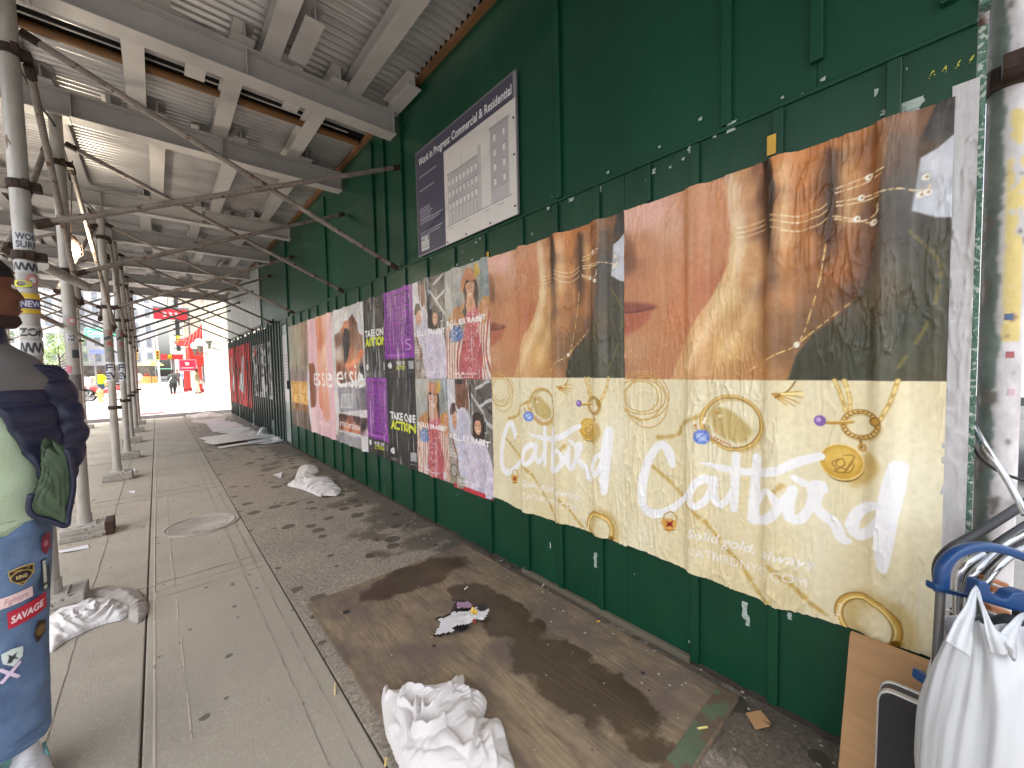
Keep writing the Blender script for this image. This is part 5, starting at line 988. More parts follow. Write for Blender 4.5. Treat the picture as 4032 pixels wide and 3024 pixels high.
b = MB(); p = onW(3035, 580, WX - .022); b.box((p[0] - .004, p[1] - .018, p[2] - .03), (p[0], p[1] + .012, p[2] + .045)); tag(b.build('yellow_tag', mc('yellow tag', (216, 170, 70), rough=.6)), 'scrap of yellow and red sticker on a batten above the jewellery poster', 'sticker')
b = MB(); p = onW(1921, 1002, WX - .004); b.box((p[0] - .003, p[1] - .012, p[2] - .02), (p[0], p[1] + .012, p[2] + .02)); tag(b.build('yellow_tag', mc('yellow tag', (216, 170, 70))), 'tiny yellow sticker above the corner of the striped dress poster', 'sticker')
cv = Cv(.16, .05, .003, (20, 70, 50)); 
for k in range(4): cv.stroke([(.02 + k * .035, .012 + .01 * (k % 2)), (.03 + k * .035, .04), (.035 + k * .03, .012)], .007, (196, 190, 70), dash=.006)
p = onW(3740, 290, WX - .002); tag(cv.mesh('yellow_stencil', M_sign, None, lambda X, Y, H: (WX - .003 + 0 * X, p[1] + .06 - X * .8, p[2] - .0 + Y * .7), keep=cv.img[..., 0] > 110), 'faded yellow stencil mark at the top right corner of the boards', 'stencil')

# ------------------------------------------------------------------ right end: post, carts, blue handle, bag, cardboard
def rayxy(px, py, Z): return atZ(px, py, Z)
pp = onY(3932, 1400, 0)  # direction only
c = atZ(3934, 1450, 1.30); pt = thing('corner_post', (c[0], c[1], 0), 'thick corner pole with peeling white and yellow paint past the right end of the wall', 'pole')
cv = Cv(2 * math.pi * .046, 3.9, .004, (206, 202, 204)); 
r2 = np.random.default_rng(5); n1 = vnoise(cv.ny, cv.nx, 22, 7, r2) + .5 * vnoise(cv.ny, cv.nx, 5, 3, r2); U = np.meshgrid(cv.x, cv.y); u = U[0] / cv.w; v_ = U[1]
cv.img[(np.abs(u - .40) < .08 + .02 * n1)] = (112, 124, 118); cv.img[(u > .24) & (u < .335 + .01 * n1)] = (124, 122, 124)  # darker strips paint the pole's shaded left side into its colour
cv.img[:] = cv.img + n1[..., None] * 9
cv.img[((u > .5) & (u < .66) & (v_ > 1.5) & (v_ < 2.1 + .1 * n1)) & (n1 > -.9)] = (216, 196, 130); cv.img[(n1 > 1.9)] = (160, 126, 108); cv.img[(n1 < -1.7)] = (120, 112, 106)
a0 = math.atan2(-c[1], -c[0])
def cyl(X, Y, H): a = a0 + math.pi + 2 * math.pi * X / (2 * math.pi * .046) ; return (c[0] - .046 * np.cos(a0 + (X / cv.w - .5) * 2 * math.pi) * -1, c[1] + .046 * np.sin(a0 + (X / cv.w - .5) * 2 * math.pi), Y)
cv.text('S.TILT', .43 * cv.w, 1.02, .02, (40, 40, 44), bold=.01) if 0 else None
for _ in range(2): cv.img[1:-1, 1:-1] = (cv.img[1:-1, 1:-1] * 2 + cv.img[:-2, 1:-1] + cv.img[2:, 1:-1] + cv.img[1:-1, :-2] + cv.img[1:-1, 2:]) / 6
cv.mesh('tube', mat('peeling paint with shaded side', (1, 1, 1), rough=.7, var=.1, scale=20, vcol=True, bump=.4, bscale=30), pt, cyl)
b = MB()
for z in (2.33,): ring(b, (c[0], c[1], z), .06, .07); 
b.build('clamp', M_clamp, pt, bevel=.004); b = MB(); b.box((c[0] - .13, c[1] - .05, 2.31), (c[0] - .045, c[1] + .02, 2.36)); b.build('clamp_arm', M_clamp, pt, bevel=.004)
for k, (z, col, w_) in enumerate(((1.57, (90, 110, 150), .02), (1.45, (176, 100, 100), .02), (1.33, (206, 176, 184), .022))):
    a1 = a0 - 2.0 + 1.55 + .3; q = []
    for i in range(5):
        a = a0 + .15 + i * .1 + k * .12; q.append([(c[0] + .0472 * math.cos(a), c[1] + .0472 * math.sin(a), z), (c[0] + .0472 * math.cos(a), c[1] + .0472 * math.sin(a), z + w_)])
    b = MB(); b.grid(q); b.build('sticker', mc('sticker %d' % k, col, rough=.4), pt)
b = MB(); p0, p1 = atZ(3838, 560, 1.28), atZ(3822, 1090, 1.28); b.tube([p0, p1], .009, 4); b.tube([p1, atZ(3838, 1190, 1.28)], .008, 4); tag(b.build('timber_strip', mc('pale lath', (206, 176, 120), rough=.6, bump=.3)), 'pale wooden lath wedged between the wall edge and the corner pole', 'timber')
b = MB(); p0, p1 = atZ(3845, -60, 1.36), atZ(3850, 300, 1.36); b.tube([p0, p1], .028, 12); tag(b.build('rusty_tube', M_rust, smooth='auto'), 'dark rusty tube end hanging above the lath at the wall corner', 'tube')
cart = thing('folding_cart', (1.75, -.12, 0), 'folded black and chrome shopping carts leaning behind the blue handle', 'cart')
M_chr = mc('chrome tube', (190, 192, 196), rough=.22, metal=.9, var=.1, scale=10); M_blk = mc('black foam grip', (38, 38, 42), rough=.55, bump=.2)
for k, (L_, m, rr) in enumerate((([(3700, 2330, 1.12), (3694, 2230, 1.12), (3740, 2165, 1.12), (3830, 2110, 1.15), (3960, 2030, 1.2), (4060, 1965, 1.25)], M_blk, .0125), ([(3790, 2400, 1.1), (3800, 2270, 1.1), (3850, 2200, 1.12), (3960, 2120, 1.15), (4070, 2050, 1.2)], M_blk, .0115), ([(3765, 2420, 1.06), (3770, 2290, 1.06), (3800, 2225, 1.06), (3870, 2180, 1.08)], M_chr, .008), ([(3800, 2420, 1.05), (3812, 2300, 1.05), (3850, 2240, 1.05), (3950, 2150, 1.1), (4050, 2090, 1.1)], M_chr, .0085), ([(3860, 2350, 1.04), (3905, 2260, 1.04), (3980, 2190, 1.06), (4060, 2140, 1.1)], M_chr, .0085), ([(3840, 2300, 1.1), (3950, 2190, 1.12), (4060, 2120, 1.14)], M_blk, .011), ([(3900, 2420, 1.1), (3890, 2700, 1.1), (3870, 3050, 1.1)], M_blk, .011), ([(3760, 2400, 1.12), (3750, 2700, 1.12), (3745, 3040, 1.12)], M_blk, .01), ([(4010, 2380, 1.1), (4010, 2700, 1.1)], M_blk, .012))):
    b = MB(); b.tube(spline([atZ(*q) for q in L_], 6), rr, 12); b.build('cart_tube', m, cart, smooth='auto')
b = MB()
for k in range(9):
    y = 2400 + k * 70; b.tube([atZ(3722, y, 1.1), atZ(4070, y + 110, 1.16)], .003, 6)
for k in range(5): b.tube([atZ(3740 + k * 70, 2420, 1.13), atZ(3735 + k * 70, 3060, 1.13)], .0028, 6)
b.build('wire_basket', M_chr, cart)
b = MB(); b.grid([[atZ(3735, 2440, 1.18), atZ(3730, 3080, 1.18)], [atZ(4100, 2500, 1.2), atZ(4100, 3100, 1.2)]]); b.build('black_liner', mc('black liner', (16, 16, 18), rough=.7), cart, solid=.01)
for k, (L_) in enumerate(([(3828, 1662, 1.3), (3880, 1760, 1.2), (3960, 1880, 1.15), (4010, 1970, 1.12), (4040, 2030, 1.1)],)):
    b = MB(); b.tube(spline([atZ(*q) for q in L_], 6), .0085, 12); tag(b.build('chrome_rod', M_chr, smooth=True), 'bright chrome rod leaning from the wall edge across the corner pole', 'rod')
b = MB(); b.tube(spline([atZ(*q) for q in ((3818, 1730, 1.26), (3860, 1800, 1.22), (3940, 1860, 1.18), (4045, 1895, 1.15))], 6), .0045, 8); tag(b.build('black_cable', mc('black cable', (25, 24, 24)), smooth=True), 'black cable hanging below the chrome rod at the corner pole', 'cable')
wc = thing('wooden_stool_part', atZ(3950, 2370, 1.07), 'pieces of orange brown wood with white string behind the blue handle', 'wood')
b = MB(); b.prism([atZ(x, y, 1.06) for x, y in ((3905, 2280), (3975, 2300), (3985, 2350), (3905, 2340))], fw * .03); b.build('wood_block', mc('orange wood', (196, 128, 84), rough=.5), wc, bevel=.003)
b = MB(); b.prism([atZ(x, y, 1.06) for x, y in ((3900, 2385), (3985, 2410), (3980, 2432), (3905, 2410))], fw * .03); b.build('wood_block', mc('orange wood', (196, 128, 84)), wc, bevel=.003)
b = MB(); b.tube([atZ(3908, 2300, 1.03), atZ(3985, 2330, 1.03)], .003, 6); b.tube([atZ(3905, 2335, 1.03), atZ(3980, 2360, 1.03)], .003, 6); b.build('string', mc('white string', (226, 226, 226)), wc)
# blue hand truck handle
ht = thing('hand_truck', (1.5, -.03, 0), 'hand truck with rounded blue plastic handle at the right end of the wall', 'hand truck')
M_blue = mc('blue plastic', (20, 64, 116), rough=.35, var=.08, scale=6, bump=.08, bscale=90); Zh = .97
loop = spline([atZ(*q) for q in ((3705, 2318, Zh), (3712, 2240, Zh), (3745, 2190, Zh), (3800, 2162, Zh), (3870, 2152, Zh), (3950, 2164, Zh), (4030, 2192, Zh), (4100, 2230, Zh + .01), (4150, 2290, Zh + .02), (4160, 2400, Zh + .02))], 6)
b = MB(); n_ = len(loop); rings = []
fwn = fw / np.linalg.norm(fw)
for i in range(n_):
    t = loop[min(i + 1, n_ - 1)] - loop[max(i - 1, 0)]; t /= np.linalg.norm(t); s_ = np.cross(t, fwn); s_ /= np.linalg.norm(s_); w_ = .0108 if i > 12 else .0108 + .004 * (12 - i) / 12
    rings.append([loop[i] + s_ * w_ * math.copysign(abs(math.cos(a)) ** .7, math.cos(a)) + fwn * .013 * math.copysign(abs(math.sin(a)) ** .7, math.sin(a)) for a in np.arange(16) * math.pi / 8])
b.loft(rings); b.build('handle_loop', M_blue, ht, smooth=True)
b = MB(); P1 = [(3690, 2300), (3760, 2335), (3830, 2352), (3848, 2345), (3856, 2290), (3880, 2290), (3900, 2300), (3905, 2330), (3925, 2352), (3965, 2362), (3990, 2335), (4032, 2330), (4160, 2370), (4160, 2450), (4032, 2415), (3985, 2405), (3860, 2368), (3690, 2332)]
b.prism([atZ(x, y, Zh - .008) for x, y in P1], fwn * .03); b.build('cross_bar', M_blue, ht, bevel=.005)
for (xa, xb) in ((3700, 3668), (4155, 4140)):
    b = MB(); b.tube([atZ(xa + 4, 2320, Zh + .01), atZ(xb + 14, 2720, Zh + .02), atZ(xb, 3300, Zh + .04)], .0095, 14); b.build('upright', mc('grey steel tube', (120, 120, 122), rough=.35, metal=.6), ht, smooth='auto')
b = MB(); b.prism([atZ(x, y, Zh + .02) for x, y in ((3655, 2668), (3715, 2690), (3705, 2738), (3648, 2706))], fwn * .04); b.build('bracket', M_blue, ht, bevel=.005)
# white carrier bag on the handle
bag = thing('plastic_bag', atZ(3900, 2420, .93), 'white plastic carrier bag hanging from the blue handle', 'bag')
M_bag = mat('white polythene', (.5, .52, .55), rough=.28, var=.03, scale=3, sss=0., spec=.6, bump=.35, bscale=16, stretch=(1, 1, .35))
e1 = np.cross(fwn, [0, 0, 1.]); e1 /= np.linalg.norm(e1); n_ = 120; rings = []
prof = [(2440, 3800, 4180, .02), (2500, 3785, 4190, .05), (2560, 3765, 4205, .075), (2640, 3742, 4225, .095), (2740, 3718, 4245, .11), (2850, 3694, 4260, .118), (2960, 3682, 4270, .12), (3100, 3676, 4280, .12), (3300, 3690, 4270, .11), (3500, 3730, 4200, .08), (3600, 3800, 4100, .03)]
ph = RNG.random(9) * 6.28
pr = spline([list(p) for p in prof], 6)
for i, (y, xl, xr, dp) in enumerate(pr):
    A_, B_ = atZ(xl, y, .93), atZ(xr, y, .93); c_ = (A_ + B_) / 2; a_ = (B_ - A_) / 2; f = i / len(pr); rg = []
    for k in range(n_):
        t = 2 * math.pi * k / n_; w_ = sum(math.sin(t * q + ph[j] + f * s_ + .8 * math.sin(f * 4 + j)) / q ** .6 for j, (q, s_) in enumerate(((5, .7), (8, -1.2), (13, .9), (21, -.8), (34, 1.5))))
        rf = 1 + .085 * w_ * (1.5 - f); cr = abs(math.sin(t * 4 + f * 9 + 2 * math.sin(f * 5))) ** 8 * .05
        rg.append(c_ + a_ * math.cos(t) * (rf - .0) + fwn * (dp * math.sin(t)) * (rf + cr) + np.array([0, 0, .004 * math.sin(t * 9 + f * 20)]))
    rings.append(rg)
b = MB(); b.loft(rings, cap=False); b.build('bag_body', M_bag, bag, smooth=True)
for L_, w0 in (([(3845, 2318, .955), (3836, 2345, .93), (3825, 2400, .90), (3800, 2470, .87), (3775, 2560, .855)], .012), ([(3850, 2318, .955), (3862, 2370, .93), (3890, 2440, .89), (3925, 2500, .865), (3950, 2560, .86)], .010), ([(4040, 2425, .955), (4010, 2450, .92), (3985, 2500, .88), (3965, 2560, .86)], .012), ([(4060, 2430, .955), (4090, 2500, .9), (4130, 2600, .86)], .014)):
    S_ = spline([atZ(*q) for q in L_], 5); rings = []
    for i in range(len(S_)):
        t = S_[min(i + 1, len(S_) - 1)] - S_[max(i - 1, 0)]; t /= np.linalg.norm(t); s_ = np.cross(t, fwn); s_ /= np.linalg.norm(s_); w_ = w0 * (.7 + 1.9 * i / len(S_))
        rings.append([S_[i] + s_ * w_ * math.cos(a) * (1 + .15 * math.sin(5 * a)) + fwn * w_ * .35 * math.sin(a) * (1 + .6 * math.cos(3 * a)) for a in np.arange(20) * math.pi / 10])
    b = MB(); b.loft(rings); b.build('strap', M_bag, bag, smooth=True)
P_ = [(3715, 2445), (3740, 2428), (3790, 2425), (3830, 2430), (3800, 2600), (3770, 2640), (3742, 2560), (3730, 2500)]
b = MB(); b.prism([atZ(x, y, .99) for x, y in P_], fwn * .006); b.build('bag_corner', M_bag, bag, bevel=.002)
# cardboard and black case leaning at the wall
b = MB(); X0, X1, Y0, Y1, zt = 1.66, 1.80, .236, -.42, .475
b.prism([(X0, Y0, .0), (X0, Y1, .0), (X1, Y1, zt - .01), (X1 - .01, Y0 - .01, zt)], (.028, 0, .006)); o = b.build('cardboard_sheet', M_card, bevel=.004); tag(o, 'flattened brown cardboard box leaning on the foot of the green wall', 'cardboard')
cs = thing('black_case', (1.55, -.1, 0), 'black flat case with silver rim leaning on the cardboard', 'case')
b = MB(); cx0, cx1 = 1.47, 1.57; M_cs = mc('black grained panel', (34, 31, 33), rough=.6, var=.2, scale=200, bump=.3, bscale=300)
def rpoly(y0, y1, z1, rr, x0, lean): 
    P = [(y0, 0), (y0, z1 - rr)] + [(y0 - rr + rr * math.cos(a), z1 - rr + rr * math.sin(a)) for a in np.linspace(0, math.pi / 2, 7)] + [(y1, z1), (y1, 0)]
    return [(x0 + lean * z / z1, y, z) for y, z in P]
b.prism(rpoly(.125, -.45, .478, .03, cx0, .07)[::-1], (.012, 0, 0)); b.build('panel', M_cs, cs)
b = MB(); b.prism(rpoly(.130, -.455, .483, .034, cx0 + .0125, .07)[::-1], (.018, 0, 0)); b.build('silver_rim', mc('silver trim', (196, 194, 192), rough=.3, metal=.5), cs, bevel=.002)
b = MB(); b.prism(rpoly(.127, -.45, .479, .032, cx0 + .031, .07)[::-1], (.03, 0, 0)); b.build('side', mc('dark side', (60, 58, 60), rough=.5), cs)
b = MB(); b.prism(rpoly(.130, -.455, .483, .034, cx0 + .0615, .07)[::-1], (.012, 0, 0)); b.build('silver_rim', mc('silver trim', (196, 194, 192)), cs, bevel=.002)
b = MB(); b.box((cx0 + .104, -.02, .482), (cx0 + .12, .04, .488)); b.build('latch', mc('latch', (150, 144, 132), rough=.4, metal=.5), cs, bevel=.002)

# ------------------------------------------------------------------ stickers on the near poles
def wrap(name, x, y, R, z0, h, ang, w, fn, par):
    cv = Cv(w, h, .003, (220, 220, 222)); fn(cv)
    return cv.mesh(name, M_sign, par, lambda X, Y, H: (x + (R + .0012) * np.cos(ang + (X - w / 2) / R), y + (R + .0012) * np.sin(ang + (X - w / 2) / R), z0 + Y))
poles = [o for o in COL.objects if o.type == 'EMPTY' and o.name.startswith('scaffold_pole')]
p1 = [o for o in poles if 'near pole' in o['label']][0]; p2_ = [o for o in poles if 'second pole' in o['label']][0]; p3_ = [o for o in poles if 'third pole' in o['label']][0]; p4_ = [o for o in poles if 'fourth inner' in o['label']][0]
def two(a, c, col=(60, 66, 84), bg=(206, 208, 210)):
    def f(cv): cv.img[:] = bg; cv.text(a, .012, cv.h * .54, cv.h * .36, col, width=cv.w - .024, bold=.03); cv.text(c, .012, cv.h * .1, cv.h * .36, col, width=cv.w - .024, bold=.03) if c else None
    return f
def stripes(cv): cv.img[:] = (64, 60, 120); cv.poly([(.02, cv.h), (cv.w - .02, cv.h), (cv.w, cv.h * .72), (.03, cv.h * .72)], (226, 190, 60)); cv.poly([(.0, .0), (cv.w - .02, .0), (cv.w, cv.h * .26), (.02, cv.h * .26)], (226, 190, 60)); cv.text('NEW', .03, cv.h * .34, cv.h * .3, (226, 228, 236), width=cv.w * .6, bold=.03)
def scrawl(cv): 
    cv.img[:] = (196, 196, 198)
    for k in range(5): cv.stroke([(.01 + k * .026, cv.h * .2), (.02 + k * .026, cv.h * .8), (.03 + k * .026, cv.h * .3)], .009, (40, 40, 44))
def zon(cv): cv.img[:] = (206, 204, 202); cv.text('ZON', .01, cv.h * .15, cv.h * .66, (60, 58, 60), width=cv.w - .02, bold=.05); cv.stroke([(.02, .02), (.1, .05)], .01, (170, 166, 160))
def flor(cv): cv.img[:] = (176, 172, 170); cv.ell(cv.w * .6, cv.h / 2, .03, .034, (206, 140, 134)); cv.ell(cv.w * .6, cv.h / 2, .015, .018, (226, 226, 226))
def lem(cv): cv.img[:] = (120, 116, 112); cv.ell(cv.w / 2, cv.h / 2, .05, .022, (226, 224, 60)); cv.ell(cv.w / 2, cv.h / 2, .02, .014, (60, 60, 40))
def zof(py, d): return onY(80, py, d)[2]
A1 = math.atan2(-3.69 - 0, .55) 
for nm_, py0, py1, fn, da, w_ in (('sticker', 915, 985, two('WOR', 'SURF'), .25, .11), ('sticker', 1030, 1075, scrawl, .2, .14), ('sticker', 1080, 1125, flor, .35, .10), ('sticker', 1105, 1135, lem, -.55, .09), ('sticker', 1155, 1237, stripes, .2, .14), ('sticker', 1285, 1330, zon, .2, .14), ('sticker', 1340, 1400, scrawl, .1, .13)):
    z0, z1 = zof(py1, 3.69), zof(py0, 3.69); wrap(nm_, -.55, 3.69, .045, z0, z1 - z0, A1 + da + .0, w_, fn, p1)
def zof2(px, py, d): return onY(px, py, d)[2]
A2 = math.atan2(-5.23, .55)
for py0, py1, fn, da, w_ in ((1315, 1348, two('VE', 'HK'), .1, .07), (1243, 1285, flor, .1, .09), (1378, 1410, lambda cv: cv.img.__setitem__(slice(None), (70, 76, 84)), .5, .05), (1440, 1470, lambda cv: cv.img.__setitem__(slice(None), (196, 110, 130)), -.8, .05), (1475, 1540, lambda cv: cv.img.__setitem__(slice(None), (120, 116, 116)), .2, .1)):
    z0, z1 = zof2(265, py1, 5.23), zof2(265, py0, 5.23); wrap('sticker', -.55, 5.23, .045, z0, z1 - z0, A2 + da, w_, fn, p2_)
A3 = math.atan2(-7.7, .47)
def multi(cv):
    cv.img[:] = (150, 146, 140); rr = random.Random(2)
    for k in range(14): x, y = rr.random() * cv.w, rr.random() * cv.h; cv.rect(x, y, x + rr.uniform(.02, .06), y + rr.uniform(.02, .05), rr.choice([(214, 206, 90), (206, 206, 206), (90, 110, 150), (176, 90, 80), (120, 140, 130), (60, 60, 64)]))
for (P_, xx, yy, AA, px) in ((p3_, -.47, 7.7, A3, 440), (p4_, -.44, 9.5, math.atan2(-9.5, .44), 480)):
    for py0, py1, fn in ((1300, 1425, multi), (1426, 1500, two('FI', 'EV', (50, 54, 70), (214, 216, 226)))):
        z0, z1 = zof2(px, py1, yy), zof2(px, py0, yy); wrap('sticker', xx, yy, .045, z0, z1 - z0, AA + .1, .15, fn, P_)

# ------------------------------------------------------------------ the standing man at the left edge
PC = atZ(-140, 1482, 1.33); PC[2] = 0; dirn = np.array([PC[0], PC[1], 0]); dirn /= np.linalg.norm(dirn); E2 = dirn; E1 = np.array([dirn[1], -dirn[0], 0.])   # E1 = viewer's right, E2 = away
def INV(px, py):
    q = ray(px, py); t = np.linalg.norm(PC[:2]) / (q @ E2); return t * (q @ E1), CH + t * q[2]
def pw(s, d, z): return PC + E1 * s + E2 * d + np.array([0, 0, z])
man = thing('person', PC, 'man in navy puffer jacket, pale green sweatshirt and patched jeans standing at the left edge', 'person')
M_skin = mc('brown skin', (104, 62, 44), rough=.45, var=.1, scale=20, bump=.1, bscale=200, sss=.08)
def loftp(L, n=48, wr=0., seed=0, quilt=0., freq=7, cap=True):
    """L: (s, d, z, a, b) centre, half width, half depth; smooth loft with cloth folds"""
    Q = spline([list(q) for q in L], 7); rg = []; r_ = np.random.default_rng(seed); N = vnoise(len(Q), n + 8, 4, 5, r_) + .6 * vnoise(len(Q), n + 8, 2, 3, r_)
    for i, (s, d, z, a, b_) in enumerate(Q):
        row = []
        for k in range(n):
            t = 2 * math.pi * k / n; blend = min(1, k / 6, (n - k) / 6); f = 1 + wr * N[i, k] * blend
            q_ = quilt * (abs(math.sin(math.pi * z / .085)) ** .5 - .6)
            row.append(pw(s + (a * f + q_) * math.cos(t), d + (b_ * f + q_) * math.sin(t), z))
        rg.append(row)
    b = MB(); b.loft(rg, cap=cap); return b
# continuous body: limbs, trunk, neck and head in one voxel-merged mesh
b = MB()
def addloft(L, n=24):
    Q = spline([list(q) for q in L], 6); b.loft([[pw(s + a * math.cos(2 * math.pi * k / n), d + c_ * math.sin(2 * math.pi * k / n), z) for k in range(n)] for s, d, z, a, c_ in Q])
addloft([(0, 0, .86, .15, .11), (0, 0, 1.0, .155, .11), (0, 0, 1.2, .14, .10), (0, 0, 1.38, .165, .11), (0, .01, 1.5, .15, .09), (0, .01, 1.545, .075, .07), (.0, .0, 1.60, .06, .062), (.005, -.005, 1.68, .058, .062)])
for sg_, c0 in ((1, .085), (-1, -.10)): addloft([(c0, 0, .92, .08, .09), (c0 - .035, 0, .7, .07, .08), (c0 - .06, -.005, .5, .055, .062), (c0 - .078, .0, .3, .052, .058), (c0 - .09, .0, .1, .036, .045), (c0 - .09, -.01, .03, .038, .06)])
addloft([(.12, .01, 1.48, .07, .06), (.17, .015, 1.44, .055, .055), (.205, .03, 1.33, .046, .046), (.225, .04, 1.22, .042, .042), (.205, -.02, 1.11, .038, .036), (.155, -.06, 1.01, .028, .03), (.13, -.045, .96, .036, .02), (.11, -.04, .9, .034, .018)])
addloft([(-.12, .01, 1.48, .07, .06), (-.18, .015, 1.44, .055, .055), (-.225, .03, 1.33, .046, .046), (-.245, .04, 1.2, .042, .042), (-.25, .0, 1.05, .036, .036), (-.25, -.03, .93, .026, .028), (-.25, -.04, .88, .022, .04), (-.25, -.045, .82, .02, .042)])
for k in range(4): addloft([(-.25, -.075 + k * .021, .83, .009, .009), (-.25, -.08 + k * .021, .79, .009, .009), (-.245, -.082 + k * .021, .755 + .006 * (k in (0, 3)), .008, .008), (-.235, -.08 + k * .021, .735 + .008 * (k in (0, 3)), .007, .007)], 8)
addloft([(-.245, -.085, .87, .01, .01), (-.235, -.105, .84, .01, .01), (-.225, -.11, .81, .008, .008)], 8)
# head: profile turned to the viewer's right (rings: z, back, front, half width)
HC = (.02, .0); hf = np.array([math.cos(.12), math.sin(.12)])
hp = [(1.628, -.02, .095, .040), (1.64, -.045, .108, .052), (1.655, -.06, .110, .058), (1.672, -.068, .104, .062), (1.688, -.075, .113, .064), (1.700, -.08, .107, .066), (1.712, -.086, .114, .068), (1.724, -.092, .107, .070), (1.735, -.094, .124, .071), (1.75, -.096, .119, .072), (1.765, -.098, .110, .073), (1.782, -.1, .099, .074), (1.80, -.1, .102, .075), (1.825, -.098, .098, .074), (1.85, -.088, .086, .068), (1.868, -.066, .062, .052), (1.878, -.03, .03, .028)]
rg = []
for z, bk, fr, hw in hp:
    row = []
    for k in range(40):
        t = 2 * math.pi * k / 40; c_, s_ = math.cos(t), math.sin(t); pf = (fr if c_ > 0 else -bk); nose = .0
        wd_ = hw
        x = pf * (abs(c_) ** (1.0 if c_ > 0 else .8)) * (1 if c_ > 0 else -1); y = wd_ * math.copysign(abs(s_) ** .8, s_)
        if c_ > .9 and 1.73 < z < 1.77: x += 0
        s, d = HC[0] + x * hf[0] - y * hf[1], HC[1] + x * hf[1] + y * hf[0]; row.append(pw(s, d, z))
    rg.append(row)
b.loft(rg)
bd = b.build('body', M_skin, man, smooth=True); rm = bd.modifiers.new('merge', 'REMESH'); rm.mode = 'VOXEL'; rm.voxel_size = .007; rm.use_smooth_shade = True; sm = bd.modifiers.new('sm', 'SMOOTH'); sm.iterations = 2; sm.factor = .4
b = MB()
for sgn in (-1, 1): p = pw(HC[0] + .088 * hf[0] - sgn * .032 * hf[1], .088 * hf[1] + sgn * .032 * hf[0], 1.772); b.sphere(p, .0125)
b.build('eye', mc('eye white', (226, 220, 214), rough=.2), man, smooth=True)
b = MB(); p = pw(HC[0] - .0, -.074, 1.745); b.sphere(p, .03, 12, 8, (.5, .3, 1)); b.build('ear', M_skin, man, smooth=True)
b = MB(); 
for z, x in ((1.694, .108), (1.704, .106)): b.sphere(pw(HC[0] + x * hf[0], x * hf[1], z), .02, 12, 8, (.45, 1, .28))
b.build('lips', mc('lips', (140, 78, 70), rough=.4), man, smooth=True)
rg = [[pw(HC[0] + (fr + .003 if math.cos(2 * math.pi * k / 32) > 0 else -bk + .004) * math.cos(2 * math.pi * k / 32), .0 + (hw + .004) * math.sin(2 * math.pi * k / 32), z) for k in range(32)] for z, bk, fr, hw in ((1.79, -.1, .08, .074), (1.81, -.104, .1, .077), (1.84, -.1, .094, .075), (1.868, -.08, .072, .06), (1.888, -.04, .03, .03))]
b = MB(); b.loft(rg); b.build('hair', mc('black hair', (26, 22, 22), rough=.9, bump=.6, bscale=120), man, smooth=True)
b = MB(); rg = [[pw(HC[0] + (.0 + fr * max(0, math.cos(t))) , (hw + .003) * math.sin(t), z) for t in np.linspace(-1.5, 1.5, 20)] for z, fr, hw in ((1.63, .098, .046), (1.65, .113, .058), (1.672, .108, .0645))]
b.loft(rg, cap=False, closed=False); b.build('beard', mc('short beard', (58, 38, 31), rough=.9, bump=.5, bscale=200), man, smooth=True)
# clothes
M_hood = mc('pale green fleece', (188, 206, 176), rough=.9, var=.05, scale=6, bump=.25, bscale=130)
loftp([(0, 0, .935, .165, .125), (0, 0, .95, .178, .137), (0, 0, 1.02, .176, .138), (0, 0, 1.15, .172, .13), (0, 0, 1.3, .168, .125), (0, 0, 1.42, .165, .12), (0, .01, 1.5, .14, .10), (0, .01, 1.55, .085, .08), (0, .0, 1.575, .07, .072)], 60, .03, 3).build('sweatshirt', M_hood, man, smooth=True)
loftp([(0, 0, .925, .168, .128), (0, 0, .935, .174, .134), (0, 0, .965, .174, .134), (0, 0, .972, .166, .128)], 60, .01, 4).build('waistband', mc('ribbed cuff', (176, 194, 164), rough=.9, bump=.4, bscale=90, stretch=(6, 6, .3)), man, smooth=True)
M_jean = mc('blue denim', (104, 126, 158), rough=.8, var=.22, scale=3.5, bump=.3, bscale=160, c2=tuple(lin((76, 98, 132))))
def leg(c0, seed):
    k = -.085; return [(c0, .0, .955, .088, .12), (c0 - .02, 0, .88, .100, .125), (c0 - .032, 0, .75, .102, .118), (c0 - .043, -.003, .6, .1, .112), (c0 - .05, -.006, .48, .1, .106), (c0 - .056, -.004, .36, .102, .106), (c0 - .060, 0, .28, .103, .104), (c0 - .062, 0, .20, .104, .105), (c0 - .063, 0, .165, .102, .103), (c0 - .063, 0, .15, .094, .095)]
j1 = loftp(leg(.087, 1), 56, .05, 11); j2 = loftp(leg(-.10, 2), 56, .035, 12)
jj = MB(); jj.add(j1.v, j1.f); jj.add(j2.v, j2.f); jj.build('jeans', M_jean, man, smooth=True)
M_navy = mc('navy nylon', (36, 40, 68), rough=.42, var=.12, scale=6, bump=.35, bscale=38, stretch=(1, 1, .7)); M_yoke = mc('grey yoke cloth', (116, 112, 112), rough=.75, var=.1, scale=5, bump=.2, bscale=90)
M_line = mc('green quilt lining', (74, 94, 70), rough=.6, var=.12, scale=8, bump=.5, bscale=24)
def shell(L, t0, t1, m, name, n=40, quilt=.0, seed=0, wr=.03, off=0., th=.014):
    Q = spline([list(q) for q in L], 8); r_ = np.random.default_rng(seed); N = vnoise(len(Q), n, 5, 5, r_); rg = []
    for i, (s, d, z, a, c_, ta) in enumerate(Q):
        row = []
        for k in range(n):
            t = ta + (t1 - ta) * k / (n - 1); f = 1 + wr * N[i, k]; q_ = quilt * (abs(math.sin(math.pi * z / .085)) ** .6 - .6) + off
            row.append(pw(s + (a * f + q_) * math.cos(t), d + (c_ * f + q_) * math.sin(t), z))
        rg.append(row)
    bb = MB(); bb.loft(rg, cap=False, closed=False); return bb.build(name, m, man, smooth=True, solid=th)
